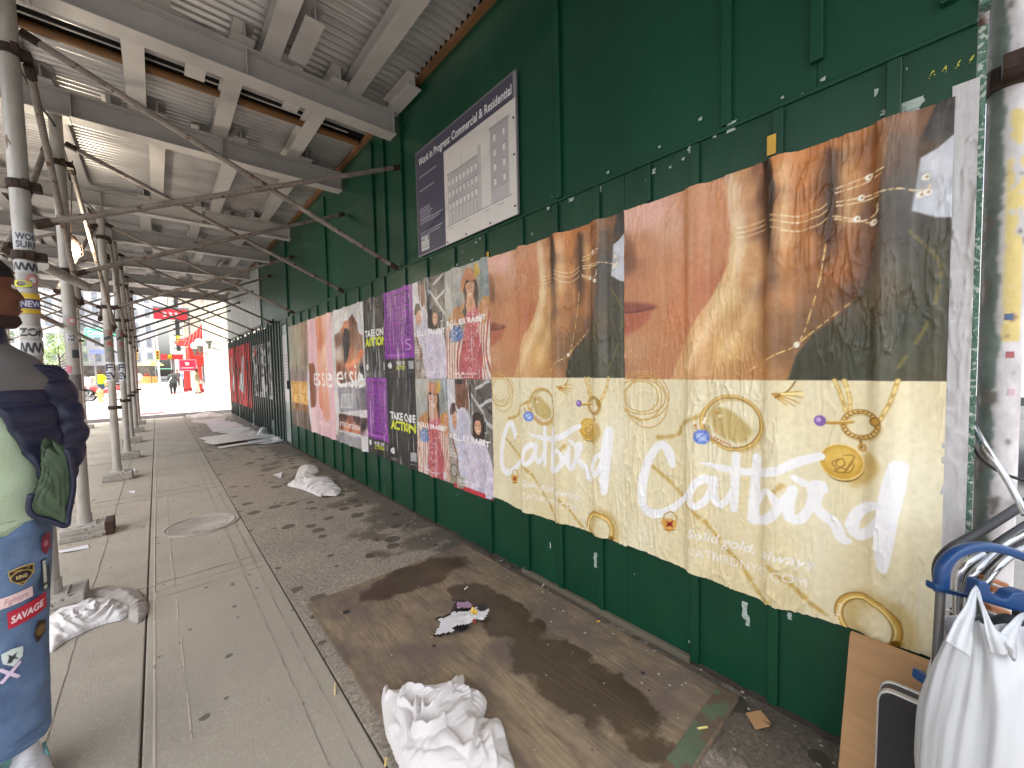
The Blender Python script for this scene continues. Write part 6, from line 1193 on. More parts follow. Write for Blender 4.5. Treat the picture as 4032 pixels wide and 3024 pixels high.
# jacket back and side wrap: angle 0 = viewer right, pi/2 = away, -pi/2 = toward the viewer; open front edge angle per level
J_ = [(0, .01, .96, .212, .165, -.62), (0, .01, 1.05, .208, .162, -.78), (0, .01, 1.15, .204, .158, -.92), (0, .01, 1.26, .197, .152, -1.12), (0, .01, 1.36, .192, .148, -1.3), (0, .012, 1.41, .186, .142, -1.42)]
shell(J_, 0, math.pi + .5, M_navy, 'jacket_body', 60, .012, 21)
Yk = [(0, .012, 1.41, .187, .143, -1.42), (0, .012, 1.46, .182, .136, -1.5), (0, .012, 1.51, .16, .118, -1.5), (0, .012, 1.55, .115, .095, -1.48), (0, .012, 1.575, .088, .085, -1.45)]
shell(Yk, 0, math.pi + 1.2, M_yoke, 'jacket_yoke', 60, 0, 22, .015, .002)
shell([(0, .012, 1.56, .09, .088, -1.5), (0, .012, 1.60, .092, .09, -1.3), (0, .012, 1.645, .085, .085, -1.1)], 0, math.pi + 1.0, M_navy, 'collar', 44, 0, 23, .02, .0, .018)
# sleeves
loftp([(.13, .02, 1.50, .075, .08), (.158, .02, 1.455, .08, .08), (.184, .03, 1.38, .074, .075), (.199, .035, 1.30, .072, .072), (.208, .035, 1.225, .07, .07), (.196, .01, 1.15, .066, .064), (.172, -.03, 1.075, .06, .058), (.148, -.06, 1.01, .05, .05), (.138, -.07, .98, .04, .042)], 44, .07, 31, .012).build('sleeve', M_navy, man, smooth=True)
loftp([(-.13, .02, 1.50, .075, .08), (-.175, .02, 1.455, .08, .08), (-.215, .03, 1.38, .074, .075), (-.235, .035, 1.28, .07, .07), (-.245, .03, 1.18, .066, .066), (-.25, .0, 1.05, .058, .058), (-.25, -.03, .95, .05, .05), (-.25, -.035, .92, .042, .042)], 44, .07, 32, .012).build('sleeve', M_navy, man, smooth=True)
b = MB(); P_ = [(150, 1712), (235, 1752), (258, 1830), (262, 1900), (245, 1990), (236, 2036), (180, 2018), (108, 1992), (104, 1930), (140, 1850)]
cen = np.mean([list(INV(x, y)) for x, y in P_], 0); PP = spline([list(INV(x, y)) for x, y in P_], 5, True); rg = []
for j in range(9):
    f = 1 - j / 8.6; rg.append([pw(cen[0] + (p[0] - cen[0]) * f, -.165 + .018 * f * f - .006 * math.sin(9 * p[1] * f * 8), cen[1] + (p[1] - cen[1]) * f) for p in PP])
b.loft(rg); b.build('jacket_lining', M_line, man, smooth=True)
b = MB(); b.tube([pw(p[0], -.15, p[1]) for p in PP[5:42]], .009, 8); b.build('jacket_hem', M_navy, man, smooth=True)
# jeans patches lying on the front of the leg
def patch(name, x0, x1, y0, y1, fn, label=None, rot=0.):
    xm, ym = (x0 + x1) / 2, (y0 + y1) / 2; s0, s1, z0, z1 = INV(x0, ym)[0], INV(x1, ym)[0], INV(xm, y1)[1], INV(xm, y0)[1]; cv = Cv(s1 - s0, z1 - z0, .0016, (74, 104, 148)); cv.keep = np.ones((cv.ny, cv.nx), bool); fn(cv)
    LG = spline([list(q) for q in leg(.087, 1)], 7)[::-1]
    def pl_(X, Y, H):
        Z = z0 + Y + rot * (X - cv.w / 2); s = s0 + X; c0 = np.interp(Z, LG[:, 2], LG[:, 0]); a = np.interp(Z, LG[:, 2], LG[:, 3]) * 1.03; b2 = np.interp(Z, LG[:, 2], LG[:, 4]) * 1.03
        u = np.clip((s - c0) / a, -.995, .995); d = -(b2 + .016) * np.sqrt(1 - u * u); P = PC[:, None, None] + E1[:, None, None] * s + E2[:, None, None] * d; return P[0], P[1], Z
    o = cv.mesh(name, M_sign, man, pl_, keep=cv.keep)
    if label: o['label'] = label
    return o
def shape(cv, pts): 
    m = Cv(cv.w, cv.h, .0016, (0, 0, 0)); m.poly([(x * cv.w, y * cv.h) for x, y in pts], (1, 1, 1), .0005); cv.keep = m.img[..., 0] > .5
def king(cv):
    shape(cv, [(0, .9), (.5, 1), (1, .95), (.97, .45), (.5, 0), (.08, .4)]); cv.img[:] = (206, 170, 90); cv.poly([(x * cv.w, y * cv.h) for x, y in ((.06, .84), (.5, .93), (.94, .88), (.91, .47), (.5, .07), (.13, .42))], (40, 30, 30)); cv.ell(cv.w / 2, cv.h * .48, .024, .021, (196, 160, 80), .003); cv.text('KING', cv.w * .3, cv.h * .4, .012, (226, 206, 140), width=cv.w * .4, bold=.03); cv.stroke([(cv.w * .2, cv.h * .8), (cv.w * .8, cv.h * .83)], .003, (190, 150, 80), dash=.003)
patch('patch', 19, 126, 2186, 2264, king, 'black and gold shield patch reading KING')
patch('patch', -32, 118, 2292, 2332, lambda cv: (cv.img.__setitem__(slice(None), (226, 196, 196)), cv.text('Fighters', .02, .009, .02, (170, 110, 130), width=cv.w - .03, shear=.3)), 'pale pink patch reading Fighters', .12)
patch('patch', 18, 176, 2330, 2394, lambda cv: (cv.img.__setitem__(slice(None), (186, 34, 60)), cv.text('SAVAGE', .007, .016, .024, (246, 236, 238), width=cv.w - .014, bold=.03, shear=.15)), 'red patch reading SAVAGE', .16)
def dia(cv): shape(cv, [(.35, 1), (1, .8), (.85, .25), (.2, 0), (0, .45)]); cv.img[:] = (56, 34, 28); cv.ell(cv.w * .5, cv.h * .5, .012, .018, (120, 90, 50))
patch('patch', 120, 178, 2400, 2487, dia, 'dark brown lozenge patch')
def shd(cv): shape(cv, [(0, .9), (.5, 1), (1, .9), (.95, .35), (.5, 0), (.05, .35)]); cv.img[:] = (206, 216, 214); cv.poly([(x * cv.w, y * cv.h) for x, y in ((.25, .3), (.35, .6), (.3, .75), (.5, .6), (.7, .72), (.62, .5), (.75, .3), (.55, .42), (.42, .25))], (50, 54, 60))
patch('patch', -5, 85, 2497, 2568, shd, 'white shield patch with dark animal')
def crs(cv): m = Cv(cv.w, cv.h, .0016, (0, 0, 0)); [m.stroke(q, .012, (1, 1, 1), smooth=0) for q in ([(.004, .01), (cv.w - .004, cv.h - .008)], [(.004, cv.h - .01), (cv.w * .8, .008)])]; cv.keep = m.img[..., 0] > .5; cv.img[:] = (216, 196, 220)
patch('patch', -10, 76, 2555, 2623, crs, 'pale lilac crossed patch')
patch('patch', 146, 192, 2070, 2158, lambda cv: (shape(cv, [(.1, .8), (.6, 1), (1, .9), (1, .1), (.4, 0), (.0, .3)]), cv.img.__setitem__(slice(None), (136, 44, 66)), cv.ell(cv.w * .5, cv.h * .5, .006, .012, (190, 110, 130))), 'dark red patch near the hip')
patch('patch', 152, 188, 2170, 2296, lambda cv: (cv.img.__setitem__(slice(None), (44, 48, 62)), cv.rect(.004, .03, .012, cv.h - .006, (206, 214, 200)), cv.rect(.004, .006, .012, .02, (206, 214, 200))), 'dark patch with white exclamation mark')
# shoes and socks
M_shoe = mc('white sneaker', (206, 206, 212), rough=.5, var=.05, scale=8, bump=.2); M_sock = mc('teal sock', (120, 170, 166), rough=.9, bump=.5, bscale=80)
def solep(c0, f=1.): return [(c0 + .05 * math.sin(t) * (1.12 if math.cos(t) > 0 else .9), -.085 - .15 * math.cos(t), 0) for t in np.linspace(0, 2 * math.pi, 28, endpoint=False)]
for c0, nm_ in ((.06, 'a'), (-.19, 'b')):
    rg = []
    for z, k, sh_ in ((.0, 1.08, 0), (.028, 1.12, 0), (.03, 1.0, 0), (.06, .97, .005), (.085, .8, .03), (.105, .62, .055), (.135, .54, .068), (.16, .5, .072)):
        rg.append([pw(c0 + (q[0] - c0) * k, -.085 + (q[1] + .085) * (k if z < .08 else k * .72) + sh_, z) for q in solep(c0)])
    b = MB(); b.loft(rg[2:]); b.build('shoe', M_shoe, man, smooth=True); b = MB(); b.loft(rg[:3]); b.build('sole', mc('shoe sole', (206, 206, 206), rough=.6), man, bevel=.004)
    b = MB()
    for k in range(4): b.tube([pw(c0 + .044, -.07 + k * .024, .10 - k * .004), pw(c0 + .052, -.06 + k * .024, .035)], .005, 6)
    b.build('teal_stripe', M_sock, man, smooth=True)
    b = MB(); b.tube([pw(c0 - .03, .0, .09), pw(c0 - .05, .0, .24)], .05, 16); b.build('sock', M_sock, man, smooth=True)
    b = MB()
    for k in range(5): b.tube([pw(c0 - .025, -.17 + k * .022, .078 + k * .007), pw(c0, -.175 + k * .022, .088 + k * .007), pw(c0 + .025, -.17 + k * .022, .078 + k * .007)], .003, 5)
    b.build('laces', mc('white string', (226, 226, 226)), man, smooth=True)

# ------------------------------------------------------------------ the street beyond
M_stone = mc('cream stone', (236, 226, 204), rough=.85, var=.1, scale=.8, bump=.2, bscale=12); M_stone2 = mc('paler stone', (236, 228, 208), rough=.85, var=.08, scale=2)
M_gl = mc('window glass', (176, 184, 194), rough=.12, var=.2, scale=1.5, spec=.8); M_dk = mc('dark metal', (60, 64, 66), rough=.5)
def win(par, lo, hi, axis, m=M_gl, sill=True):
    w = MB(); w.box(lo, hi); o = w.build('window', m, par); f = MB(); x0, y0, z0 = lo; x1, y1, z1 = hi
    if axis == 'x':
        f.box((x0 - .05, y0 - .08, z0 - .1), (x1, y1 + .08, z0)); f.box((x0 - .03, (y0 + y1) / 2 - .025, z0 + .002), (x0 - .002, (y0 + y1) / 2 + .025, z1)); f.box((x0 - .03, y0, (z0 + z1) / 2 - .03), (x0 - .002, y1, (z0 + z1) / 2 + .03))
    else:
        f.box((x0 - .08, y0 - .05, z0 - .1), (x1 + .08, y1, z0)); f.box(((x0 + x1) / 2 - .025, y0 - .03, z0 + .002), ((x0 + x1) / 2 + .025, y0 - .002, z1)); f.box((x0, y0 - .03, (z0 + z1) / 2 - .03), (x1, y0 - .002, (z0 + z1) / 2 + .03))
    f.build('frame', M_stone2, o); return o
cb = thing('stone_building', (3, 27, 0), 'cream stone building with pilasters and tall windows beyond the side street', 'building')
b = MB(); b.box((2.75, 20.4, 0), (14, 34.4, 17)); b.build('wall', M_stone, cb)
for k, y in enumerate((20.5, 23.2, 25.9, 28.6, 31.3, 34.0)):
    b = MB(); b.box((2.45, y, .7), (2.748, y + .5, 6.2)); b.box((2.38, y - .06, 0), (2.748, y + .56, .7)); b.box((2.38, y - .06, 6.2), (2.748, y + .56, 6.6))
    b.build('pilaster', M_stone2, cb, bevel=.02)
for y in (21.2, 23.9, 26.6, 29.3, 32.0):
    win(cb, (2.70, y, 1.1), (2.749, y + 1.7, 5.6), 'x'); b = MB(); b.box((2.55, y - .1, .0), (2.749, y + 1.8, .95)); b.build('stall_riser', M_stone2, cb, bevel=.015)
    for z in (8.2, 11.8): win(cb, (2.70, y + .2, z), (2.749, y + 1.5, z + 2.2), 'x')
b = MB(); b.box((2.2, 20.3, 6.6), (2.75, 34.5, 7.0)); b.box((2.32, 20.3, 7.0), (2.75, 34.5, 7.25)); b.box((2.1, 20.2, 17), (14.1, 34.6, 17.6)); b.build('cornice', M_stone2, cb, bevel=.03)
for k, (y, px, py) in enumerate(((34.6, 775, 1385), (30.5, 805, 1362), (24.8, 0, 0))):
    lp = thing('globe_lamp', (2.45, y, 3), ['far globe wall lamp beside the red storefront', 'near globe wall lamp on the stone building', 'wall lamp bracket nearest the corrugated fence'][k], 'lamp', 'globe lamps on the stone building')
    b = MB(); b.sphere((2.0, y, 3.25), .24 if k < 2 else .0001); b.build('globe', mc('opal glass', (240, 240, 236), rough=.25), lp, smooth=True)
    b = MB(); b.lathe((2.0, y, 2.6), [(.02, 0), (.06, .1), (.05, .2), (.14, .35), (.16, .42)], 14); b.tube([(2.0, y, 2.7), (2.45, y, 2.55)], .03, 8); b.tube([(2.0, y, 2.75), (2.2, y, 2.9), (2.45, y, 2.9)], .02, 8); b.build('bracket', mc('aged iron', (110, 112, 104), rough=.6), lp, smooth='auto')
# red storefront with pagoda roof
rs = thing('red_storefront', (2.2, 36, 0), 'bright red storefront with curved pagoda roof past the stone building', 'storefront')
M_red = mc('red lacquer', (232, 70, 62), rough=.4, var=.05); M_red2 = mc('red roof tile', (216, 60, 70), rough=.5)
b = MB(); b.box((1.75, 36.0, 2.0), (2.74, 40.5, 3.3)); b.build('fascia', M_red, rs)
for x0, x1, y0 in ((1.55, 1.95, 40.0), (2.18, 2.4, 36.0)):
    b = MB(); b.box((x0, y0, .25), (x1, y0 + .3, 2.0)); b.build('post', M_red, rs); b = MB(); b.box((x0 - .06, y0 - .06, 0), (x1 + .06, y0 + .36, .25)); b.build('post_base', mc('dark red base', (150, 40, 44), rough=.6), rs)
G = [];
for i in range(13):
    u = i / 12; x = 2.74 - 1.5 * u; G.append([(x, 35.7 + .45 * j, 4.9 - 1.5 * u ** .75 + .25 * max(0, u - .75) * 4 + .035 * (j % 2)) for j in range(12)])
b = MB(); b.grid(G); b.build('pagoda_roof', M_red2, rs, smooth=False, solid=.05)
b = MB()
for y in (35.65, 40.7): b.tube([(2.74 - 1.6 * u, y, 5.0 - 1.55 * u ** .75 + .5 * max(0, u - .7) * 2) for u in np.linspace(0, 1, 12)], .06, 8)
b.build('roof_ridge', M_red, rs, smooth=True)
b = MB(); b.prism([(1.05, 35.5, 3.42), (1.3, 35.5, 3.28), (2.74, 35.5, 3.3), (2.74, 35.5, 5.3), (2.35, 35.5, 4.6), (1.8, 35.5, 3.85)], (0, .12, 0)); b.build('roof_gable', M_red, rs)
for k in range(6): x = 1.6 + k * .2; b = MB(); b.tube([(x - .1, 35.46, 3.34), (x + .06, 35.46, 3.34 + .28 + (x - 1.5) * 1.15)], .035, 6); b.build('roof_rib', mc('pink tile rib', (236, 130, 130), rough=.5), rs)
b = MB(); b.box((2.5, 36.3, .1), (2.6, 40.0, 2.0)); b.build('shop_window', M_gl, rs)
cv = Cv(.95, .8, .03, (200, 26, 60)); cv.stroke([(.03, .03), (.92, .03), (.92, .77), (.03, .77)], .03, (240, 170, 190), smooth=0, closed=True); cv.ell(.45, .5, .1, .1, (240, 230, 232)); cv.rect(.35, .5, .4, .62, (240, 230, 232)); cv.rect(.12, .2, .8, .25, (236, 190, 200))
bs = thing('blade_sign', (1.6, 35, 1.8), 'square crimson blade sign with white emblem before the red storefront', 'sign'); cv.mesh('face', M_sign, bs, lambda X, Y, H: (1.12 + X, 34.9 + 0 * X, 1.55 + Y)); b = MB(); b.box((1.11, 34.92, 1.54), (2.08, 34.98, 2.36)); b.box((2.08, 34.93, 1.9), (2.74, 34.96, 1.95)); b.build('sign_box', mc('crimson box', (190, 30, 60), rough=.4), bs)
# fast food sign bar with golden arches
ms = thing('fast_food_sign', (1, 42, 2.7), 'long red sign bar with golden arches over the sidewalk', 'sign')
b = MB(); b.box((.28, 42, 2.53), (1.66, 42.12, 2.95)); b.build('red_bar', mc('coral red bar', (216, 56, 60), rough=.45), ms)
b = MB(); b.box((.66, 41.97, 2.53), (1.02, 41.999, 2.95)); b.build('arch_panel', mc('dark olive panel', (96, 80, 40), rough=.5), ms)
b = MB()
for c_ in (.78, .90): b.tube([(c_ + .055 * math.cos(a), 41.95, 2.56 + .33 * math.sin(a)) for a in np.linspace(0, math.pi, 14)], .022, 8)
b.build('golden_arches', mc('golden yellow', (250, 210, 40), rough=.4), ms, smooth=True)
b = MB(); b.box((.92, 42.13, 0), (1.12, 42.3, 2.6)); b.build('support_column', mc('grey column', (120, 124, 128), rough=.6), ms)
# tall building behind with big red sign
tb = thing('corner_building', (5, 52, 0), 'tall cream building carrying the big red sign down the street', 'building')
b = MB(); b.box((2.0, 46.5, 0), (16, 78, 24)); b.build('wall', M_stone, tb)
for y in range(48, 76, 4):
    for z in (5, 9, 13, 17): win(tb, (1.95, y, z), (1.999, y + 1.6, z + 2), 'x')
b = MB(); b.box((1.8, 46.3, 23.5), (16.1, 78, 24.2)); b.build('cornice', M_stone2, tb)
b = MB(); b.box((1.4, 46.2, 3.4), (1.7, 46.45, 12)); [b.tube([(1.2, 46.3, z), (1.9, 46.3, z)], .04, 6) for z in np.arange(3.6, 11, .6)]; b.build('fire_escape', M_dk, tb)
cv = Cv(2.2, .86, .03, (214, 40, 56))
for x in (.62, 1.0, 1.36): cv.stroke([(x, .25), (x + .22, .3)], .05, (248, 236, 238)); cv.stroke([(x + .02, .5), (x + .2, .5)], .05, (248, 236, 238)); cv.stroke([(x + .1, .22), (x + .12, .6)], .05, (248, 236, 238)); cv.stroke([(x, .62), (x + .08, .4)], .04, (248, 236, 238))
bg_ = thing('banner_sign', (1.1, 45, 6.4), 'big red banner sign with white characters hanging above the street', 'sign'); cv.mesh('face', M_sign, bg_, lambda X, Y, H: (.02 + X, 44.98 + 0 * X, 6.05 + Y)); b = MB(); b.box((.0, 45, 6.03), (2.24, 45.1, 6.93)); b.box((-.02, 44.99, 6.94), (2.3, 45.11, 7.1)); b.box((2.242, 44.97, 4.0), (2.38, 45.12, 7.1)); b.build('frame', mc('grey sign frame', (130, 126, 128), rough=.5), bg_)
cv = Cv(.35, .7, .03, (226, 226, 60)); b = MB(); b.box((1.45, 46.1, 4.2), (1.7, 46.18, 4.75)); tag(b.build('yellow_sign', mc('yellow sign', (232, 230, 70), rough=.5)), 'small yellow sign high on the tall cream building', 'sign')
# avenue facades opposite and far down
def block(name, x0, x1, y0, y1, h, c, lab, face='x', nw=6, nf=5, st=1.0):
    t = thing(name, ((x0 + x1) / 2, y0, 0), lab, 'building'); b = MB(); b.box((x0, y0, 0), (x1, y1, h)); b.build('wall', mc('facade %d %d %d' % c, c, rough=.85, var=.1, scale=.5, bump=.1), t)
    for i in range(nf):
        z = 4.2 + i * (h - 5) / nf; 
        if face == 'x':
            for k in range(nw): y = y0 + (k + .3) * (y1 - y0) / nw; o = MB().box((x1 + .001, y, z), (x1 + .06, y + (y1 - y0) / nw * .42, z + 1.9)).build('window', M_gl, t)
        else:
            for k in range(nw): x = x0 + (k + .3) * (x1 - x0) / nw; o = MB().box((x, y0 - .06, z), (x + (x1 - x0) / nw * .42, y0 - .001, z + 1.9)).build('window', M_gl, t)
    b = MB(); b.box((x0 - .1, y0 - .3, h), (x1 + .3, y1 + .1, h + .6)); b.build('cornice', M_stone2, t)
    if face == 'x': b = MB().box((x1 + .001, y0 + .3, .2), (x1 + .25, y1 - .3, 3.3))
    else: b = MB().box((x0 + .3, y0 - .25, .2), (x1 - .3, y0 - .001, 3.3))
    b.build('shopfront', mc('shopfront %d' % (c[0] % 7), (150 + c[0] % 60, 140, 130), rough=.5, var=.3, scale=1), t)
block('brick_building', -40, -27, 34, 62, 20, (240, 218, 186), 'tan brick building across the avenue behind the near poles', nw=7)
block('pale_building', -40, -27, 64, 96, 24, (236, 234, 230), 'pale grey building across the avenue farther on', nw=7)
block('grey_tower', -12, 0, 120, 140, 34, (226, 226, 230), 'grey tower closing the view straight down the street', face='y', nw=6, nf=9)
block('white_building', -27, -13, 110, 130, 24, (240, 238, 234), 'white building at the far left of the street view', face='y', nw=6, nf=6)
block('low_block', 2.3, 14, 84, 112, 16, (196, 186, 176), 'low building past the tall cream one', nw=7)
# trees along the avenue
def leafmat(): return mc('leaf green', (150, 176, 100), rough=.6, var=.25, scale=3, c2=tuple(lin((110, 140, 76))))
def tree(x, y, h, r_, lab, seed):
    t = thing('street_tree', (x, y, 0), lab, 'tree', 'trees along the avenue'); rr = random.Random(seed); b = MB(); b.tube([(x, y, 0), (x + .05, y, h * .35), (x, y, h * .8)], [.13, .1, .04], 8)
    for k in range(7): a = rr.random() * 6.3; b.tube([(x, y, h * (.35 + .05 * k)), (x + r_ * .7 * math.cos(a), y + r_ * .7 * math.sin(a), h * (.5 + .06 * k))], [.05, .015], 6)
    b.build('trunk', mc('bark', (96, 84, 74), rough=.9), t); b = MB()
    for c in range(34):
        a = rr.random() * 6.3; q = rr.random() ** .5 * r_; cz = h * rr.uniform(.42, 1.0); cx, cy = x + q * math.cos(a) * (1.15 - cz / h * .4), y + q * math.sin(a) * (1.15 - cz / h * .4)
        for k in range(46):
            p = Vector((cx + rr.gauss(0, .28), cy + rr.gauss(0, .28), cz + rr.gauss(0, .2))); u = Vector((rr.gauss(0, 1), rr.gauss(0, 1), rr.gauss(0, 1))).normalized() * .09; w = u.orthogonal().normalized() * .05; b.add([p - u, p + w, p + u, p - w], [(0, 1, 2, 3)])
    b.build('crown', leafmat(), t)
tree(-11, 56, 5.2, 2.0, 'green street tree across the avenue left of the poles', 1); tree(-7.5, 62, 5.5, 2.2, 'green street tree seen between the far poles', 2); tree(-14, 52, 6, 2.2, 'larger street tree farthest left on the avenue', 3)
# umbrella stall
um = thing('market_umbrella', (-.5, 60, 0), 'yellow and green striped market umbrella at a street stall', 'umbrella')
for k in range(8):
    a0_, a1_ = k * math.pi / 4, (k + 1) * math.pi / 4; b = MB(); b.loft([[(-.5 + r_ * math.cos(a0_ + (a1_ - a0_) * j / 4), 60 + r_ * math.sin(a0_ + (a1_ - a0_) * j / 4), z) for j in range(5)] for r_, z in ((.02, 2.95), (.5, 2.8), (.95, 2.55), (1.15, 2.32))], cap=False, closed=False); b.build('canopy_panel', mc('yellow canvas', (238, 226, 130), rough=.7) if k % 2 else mc('lime canvas', (196, 206, 90), rough=.7), um, smooth=True)
b = MB(); b.tube([(-.5, 60, 0), (-.5, 60, 2.95)], .03, 8); b.build('mast', M_dk, um)
stl = thing('street_stall', (-1, 61, 0), 'orange and green street food stall under the umbrella', 'stall'); b = MB(); b.box((-1.8, 61, .3), (.0, 62, 1.1)); b.build('counter', mc('orange counter', (232, 176, 110), rough=.6), stl); b = MB(); b.box((-.1, 61.2, 1.9), (1.6, 62.4, 2.0)); b.build('awning', mc('mint awning', (120, 196, 176), rough=.6), stl); b = MB(); [b.box((x, 61.3, 0), (x + .06, 61.36, 1.9)) for x in (-.05, 1.5)]; b.build('awning_post', M_dk, stl)
# traffic signals and street signs
def signal(x, y, z, lab):
    t = thing('traffic_signal', (x, y, z), lab, 'traffic light', 'yellow traffic signals'); b = MB(); b.box((x - .14, y, z), (x + .14, y + .2, z + .9)); b.build('housing', mc('signal yellow', (238, 196, 96), rough=.5), t, bevel=.02)
    for k, c in enumerate(((60, 160, 90), (120, 96, 30), (210, 50, 40))): b = MB(); b.tube([(x, y - .02, z + .17 + k * .28), (x, y + .001, z + .17 + k * .28)], .09, 14); b.build('lens', mc('lens %d' % k, c, rough=.3), t); b = MB(); b.tube([(x, y - .12, z + .22 + k * .28), (x, y - .021, z + .22 + k * .28)], .1, 12, cap=False); b.build('visor', M_dk, t)
signal(-1.35, 50, 2.75, 'yellow traffic signal left of the white pole down the street'); signal(.12, 50, 2.7, 'yellow traffic signal beside the red sign bar'); p = onY(475, 1390, 44); signal(p[0], 44, p[2] - .3, 'yellow traffic signal behind the second pole')
lpst = thing('lamp_post', (.15, 51, 0), 'white lamp post rising behind the red sign bar', 'pole'); b = MB(); b.tube([(.15, 51, 0), (.15, 51, 9)], .08, 10); b.build('shaft', mc('white post', (224, 226, 228), rough=.5), lpst); b = MB(); b.lathe((.15, 51, 0), [(.2, 0), (.2, .3), (.12, .5), (.09, .9)], 12); b.build('base', mc('white post', (224, 226, 228)), lpst)
sp = thing('street_name_sign', onY(360, 1300, 30), 'green street name sign between the near poles', 'sign'); p = onY(342, 1310, 30); cv = Cv(2.3, .5, .02, (96, 180, 150)); cv.text('Canal St', .15, .12, .26, (236, 244, 240), bold=.02); cv.stroke([(.03, .03), (2.27, .03), (2.27, .47), (.03, .47)], .02, (226, 240, 236), smooth=0, closed=True)
cv.mesh('plate', M_sign, sp, lambda X, Y, H: (p[0] - .1 + X * .75, 30 - .5 * X, p[2] - .25 + Y)); b = MB(); b.tube([(p[0] - .75, 30.02, 0), (p[0] - .75, 30.02, p[2] + .4)], .05, 8); b.tube([(p[0] - .75, 30.05, p[2]), (p[0] + 1.1, 28.9, p[2])], .02, 6); b.build('post', mc('steel post', (150, 150, 152), rough=.4), sp)
p = onY(380, 1385, 36); bsn = thing('blue_street_sign', p, 'blue street sign on a thin post near the scooter', 'sign'); b = MB(); b.box((p[0] - .3, 36, p[2] - .12), (p[0] + .55, 36.03, p[2] + .12)); b.build('plate', mc('blue plate', (130, 146, 214), rough=.5), bsn); b = MB(); b.tube([(p[0] - .1, 36.05, 0), (p[0] - .1, 36.05, p[2] + .15)], .045, 8); b.build('post', mc('steel post', (150, 150, 152)), bsn)
# motor scooter and hydrant
sc_ = thing('motor_scooter', (-2.6, 31.5, 0), 'red motor scooter parked at the kerb between the poles', 'scooter'); M_rub = mc('rubber', (26, 26, 28), rough=.8)
def wheel(par, x, y, r_, nm='wheel'):
    b = MB(); b.tube([(x + .0, y + r_ * math.cos(a), r_ + r_ * math.sin(a)) if 0 else (x + r_ * math.cos(a), y, r_ + r_ * math.sin(a)) for a in np.linspace(0, 2 * math.pi, 20, endpoint=False)], .05, 8, closed=True); w = b.build(nm, M_rub, par, smooth=True); b = MB(); [b.tube([(x, y, r_), (x + r_ * .9 * math.cos(a), y, r_ + r_ * .9 * math.sin(a))], .012, 5) for a in np.arange(8) * math.pi / 4]; b.tube([(x, y - .04, r_), (x, y + .04, r_)], .06, 10); b.build('rim', M_chr, w)
wheel(sc_, -2.85, 31.5, .3); wheel(sc_, -1.75, 31.5, .3)
b = MB(); b.loft([[(x, 31.5 + w * math.cos(t), z + h_ * math.sin(t)) for t in np.linspace(0, 2 * math.pi, 14, endpoint=False)] for x, z, w, h_ in ((-2.75, .75, .1, .1), (-2.6, .7, .14, .2), (-2.3, .5, .12, .1), (-2.0, .62, .16, .2), (-1.7, .72, .16, .16), (-1.5, .7, .08, .08))]); b.build('fairing', mc('scooter red', (222, 80, 80), rough=.35), sc_, smooth=True)
b = MB(); b.tube([(-2.8, 31.5, .35), (-2.6, 31.5, 1.05)], .035, 8); b.tube([(-2.6, 31.2, 1.08), (-2.6, 31.8, 1.08)], .02, 8); b.build('fork_and_handlebar', M_chr, sc_); b = MB(); b.box((-2.1, 31.38, .82), (-1.55, 31.62, .9)); b.build('saddle', M_rub, sc_, bevel=.02)
hy = thing('fire_hydrant', (-2.25, 29.5, 0), 'brass coloured fire hydrant in front of the scooter', 'hydrant'); b = MB(); b.lathe((-2.25, 29.5, 0), [(.16, 0), (.16, .05), (.1, .08), (.1, .5), (.14, .52), (.12, .62), (.05, .7), (.03, .76)], 14); b.build('barrel', mc('brass paint', (206, 176, 120), rough=.5), hy, smooth='auto'); b = MB(); b.tube([(-2.42, 29.5, .4), (-2.08, 29.5, .4)], .06, 10); b.build('nozzle', mc('brass paint', (190, 150, 70)), hy)
# vehicles on the avenue
def car(x, y, c, lab, L=4.4, h=1.42, taxi=False, van=False):
    t = thing('parked_car' if not van else 'white_van', (x, y, 0), lab, 'van' if van else 'car', 'cars on the avenue'); z0 = -.16; prof = [(-L / 2, .35), (-L / 2, .8), (-L * .42, .92), (-L * .28, .98), (-L * .14, h), (L * .2, h), (L * .36, 1.0), (L / 2, .88), (L / 2, .35)] if not van else [(-L / 2, .35), (-L / 2, 1.1), (-L * .42, 1.3), (-L * .32, h), (L / 2, h), (L / 2, .35)]
    b = MB(); rg = [[(x + sx_, y + p_[0], z0 + p_[1] if abs(sx_) < .85 or p_[1] < 1.0 else z0 + p_[1] - .0) for p_ in prof] for sx_ in (-.88, .88)]; b.loft(rg); b.build('body', mc('car %d %d %d' % c, c, rough=.25, coat=.5, var=.03), t, bevel=.08)
    b = MB(); b.box((x - .9, y - L * .2, z0 + .98), (x + .9, y + L * .26, z0 + h - .12)); b.build('side_window', M_gl, t, bevel=.05)
    for yy in (-L * .3, L * .3):
        for xx in (-.85, .85): b = MB(); b.tube([(x + xx - .1, y + yy, z0 + .33), (x + xx + .1, y + yy, z0 + .33)], .33, 20); w = b.build('wheel', M_rub, t); b = MB(); b.tube([(x + xx - .11, y + yy, z0 + .33), (x + xx + .11, y + yy, z0 + .33)], .19, 14); b.build('rim', M_chr, w)
    for xx in (-.6, .6): b = MB(); b.box((x + xx - .15, y - L / 2 - .02, z0 + .65), (x + xx + .15, y - L / 2 + .05, z0 + .78)); b.build('tail_light', mc('tail light', (200, 40, 40), rough=.3), t)
car(-4.6, 44, (200, 196, 196), 'pale silver car parked by the kerb beyond the scooter'); car(-8.5, 50, (206, 120, 120), 'red car crossing the avenue'); car(-11, 40, (226, 226, 230), 'white car in the far lane of the avenue'); car(-4.5, 62, (238, 206, 130), 'yellow cab near the umbrella stall'); car(-7.5, 74, (90, 94, 100), 'dark grey car far down the avenue')
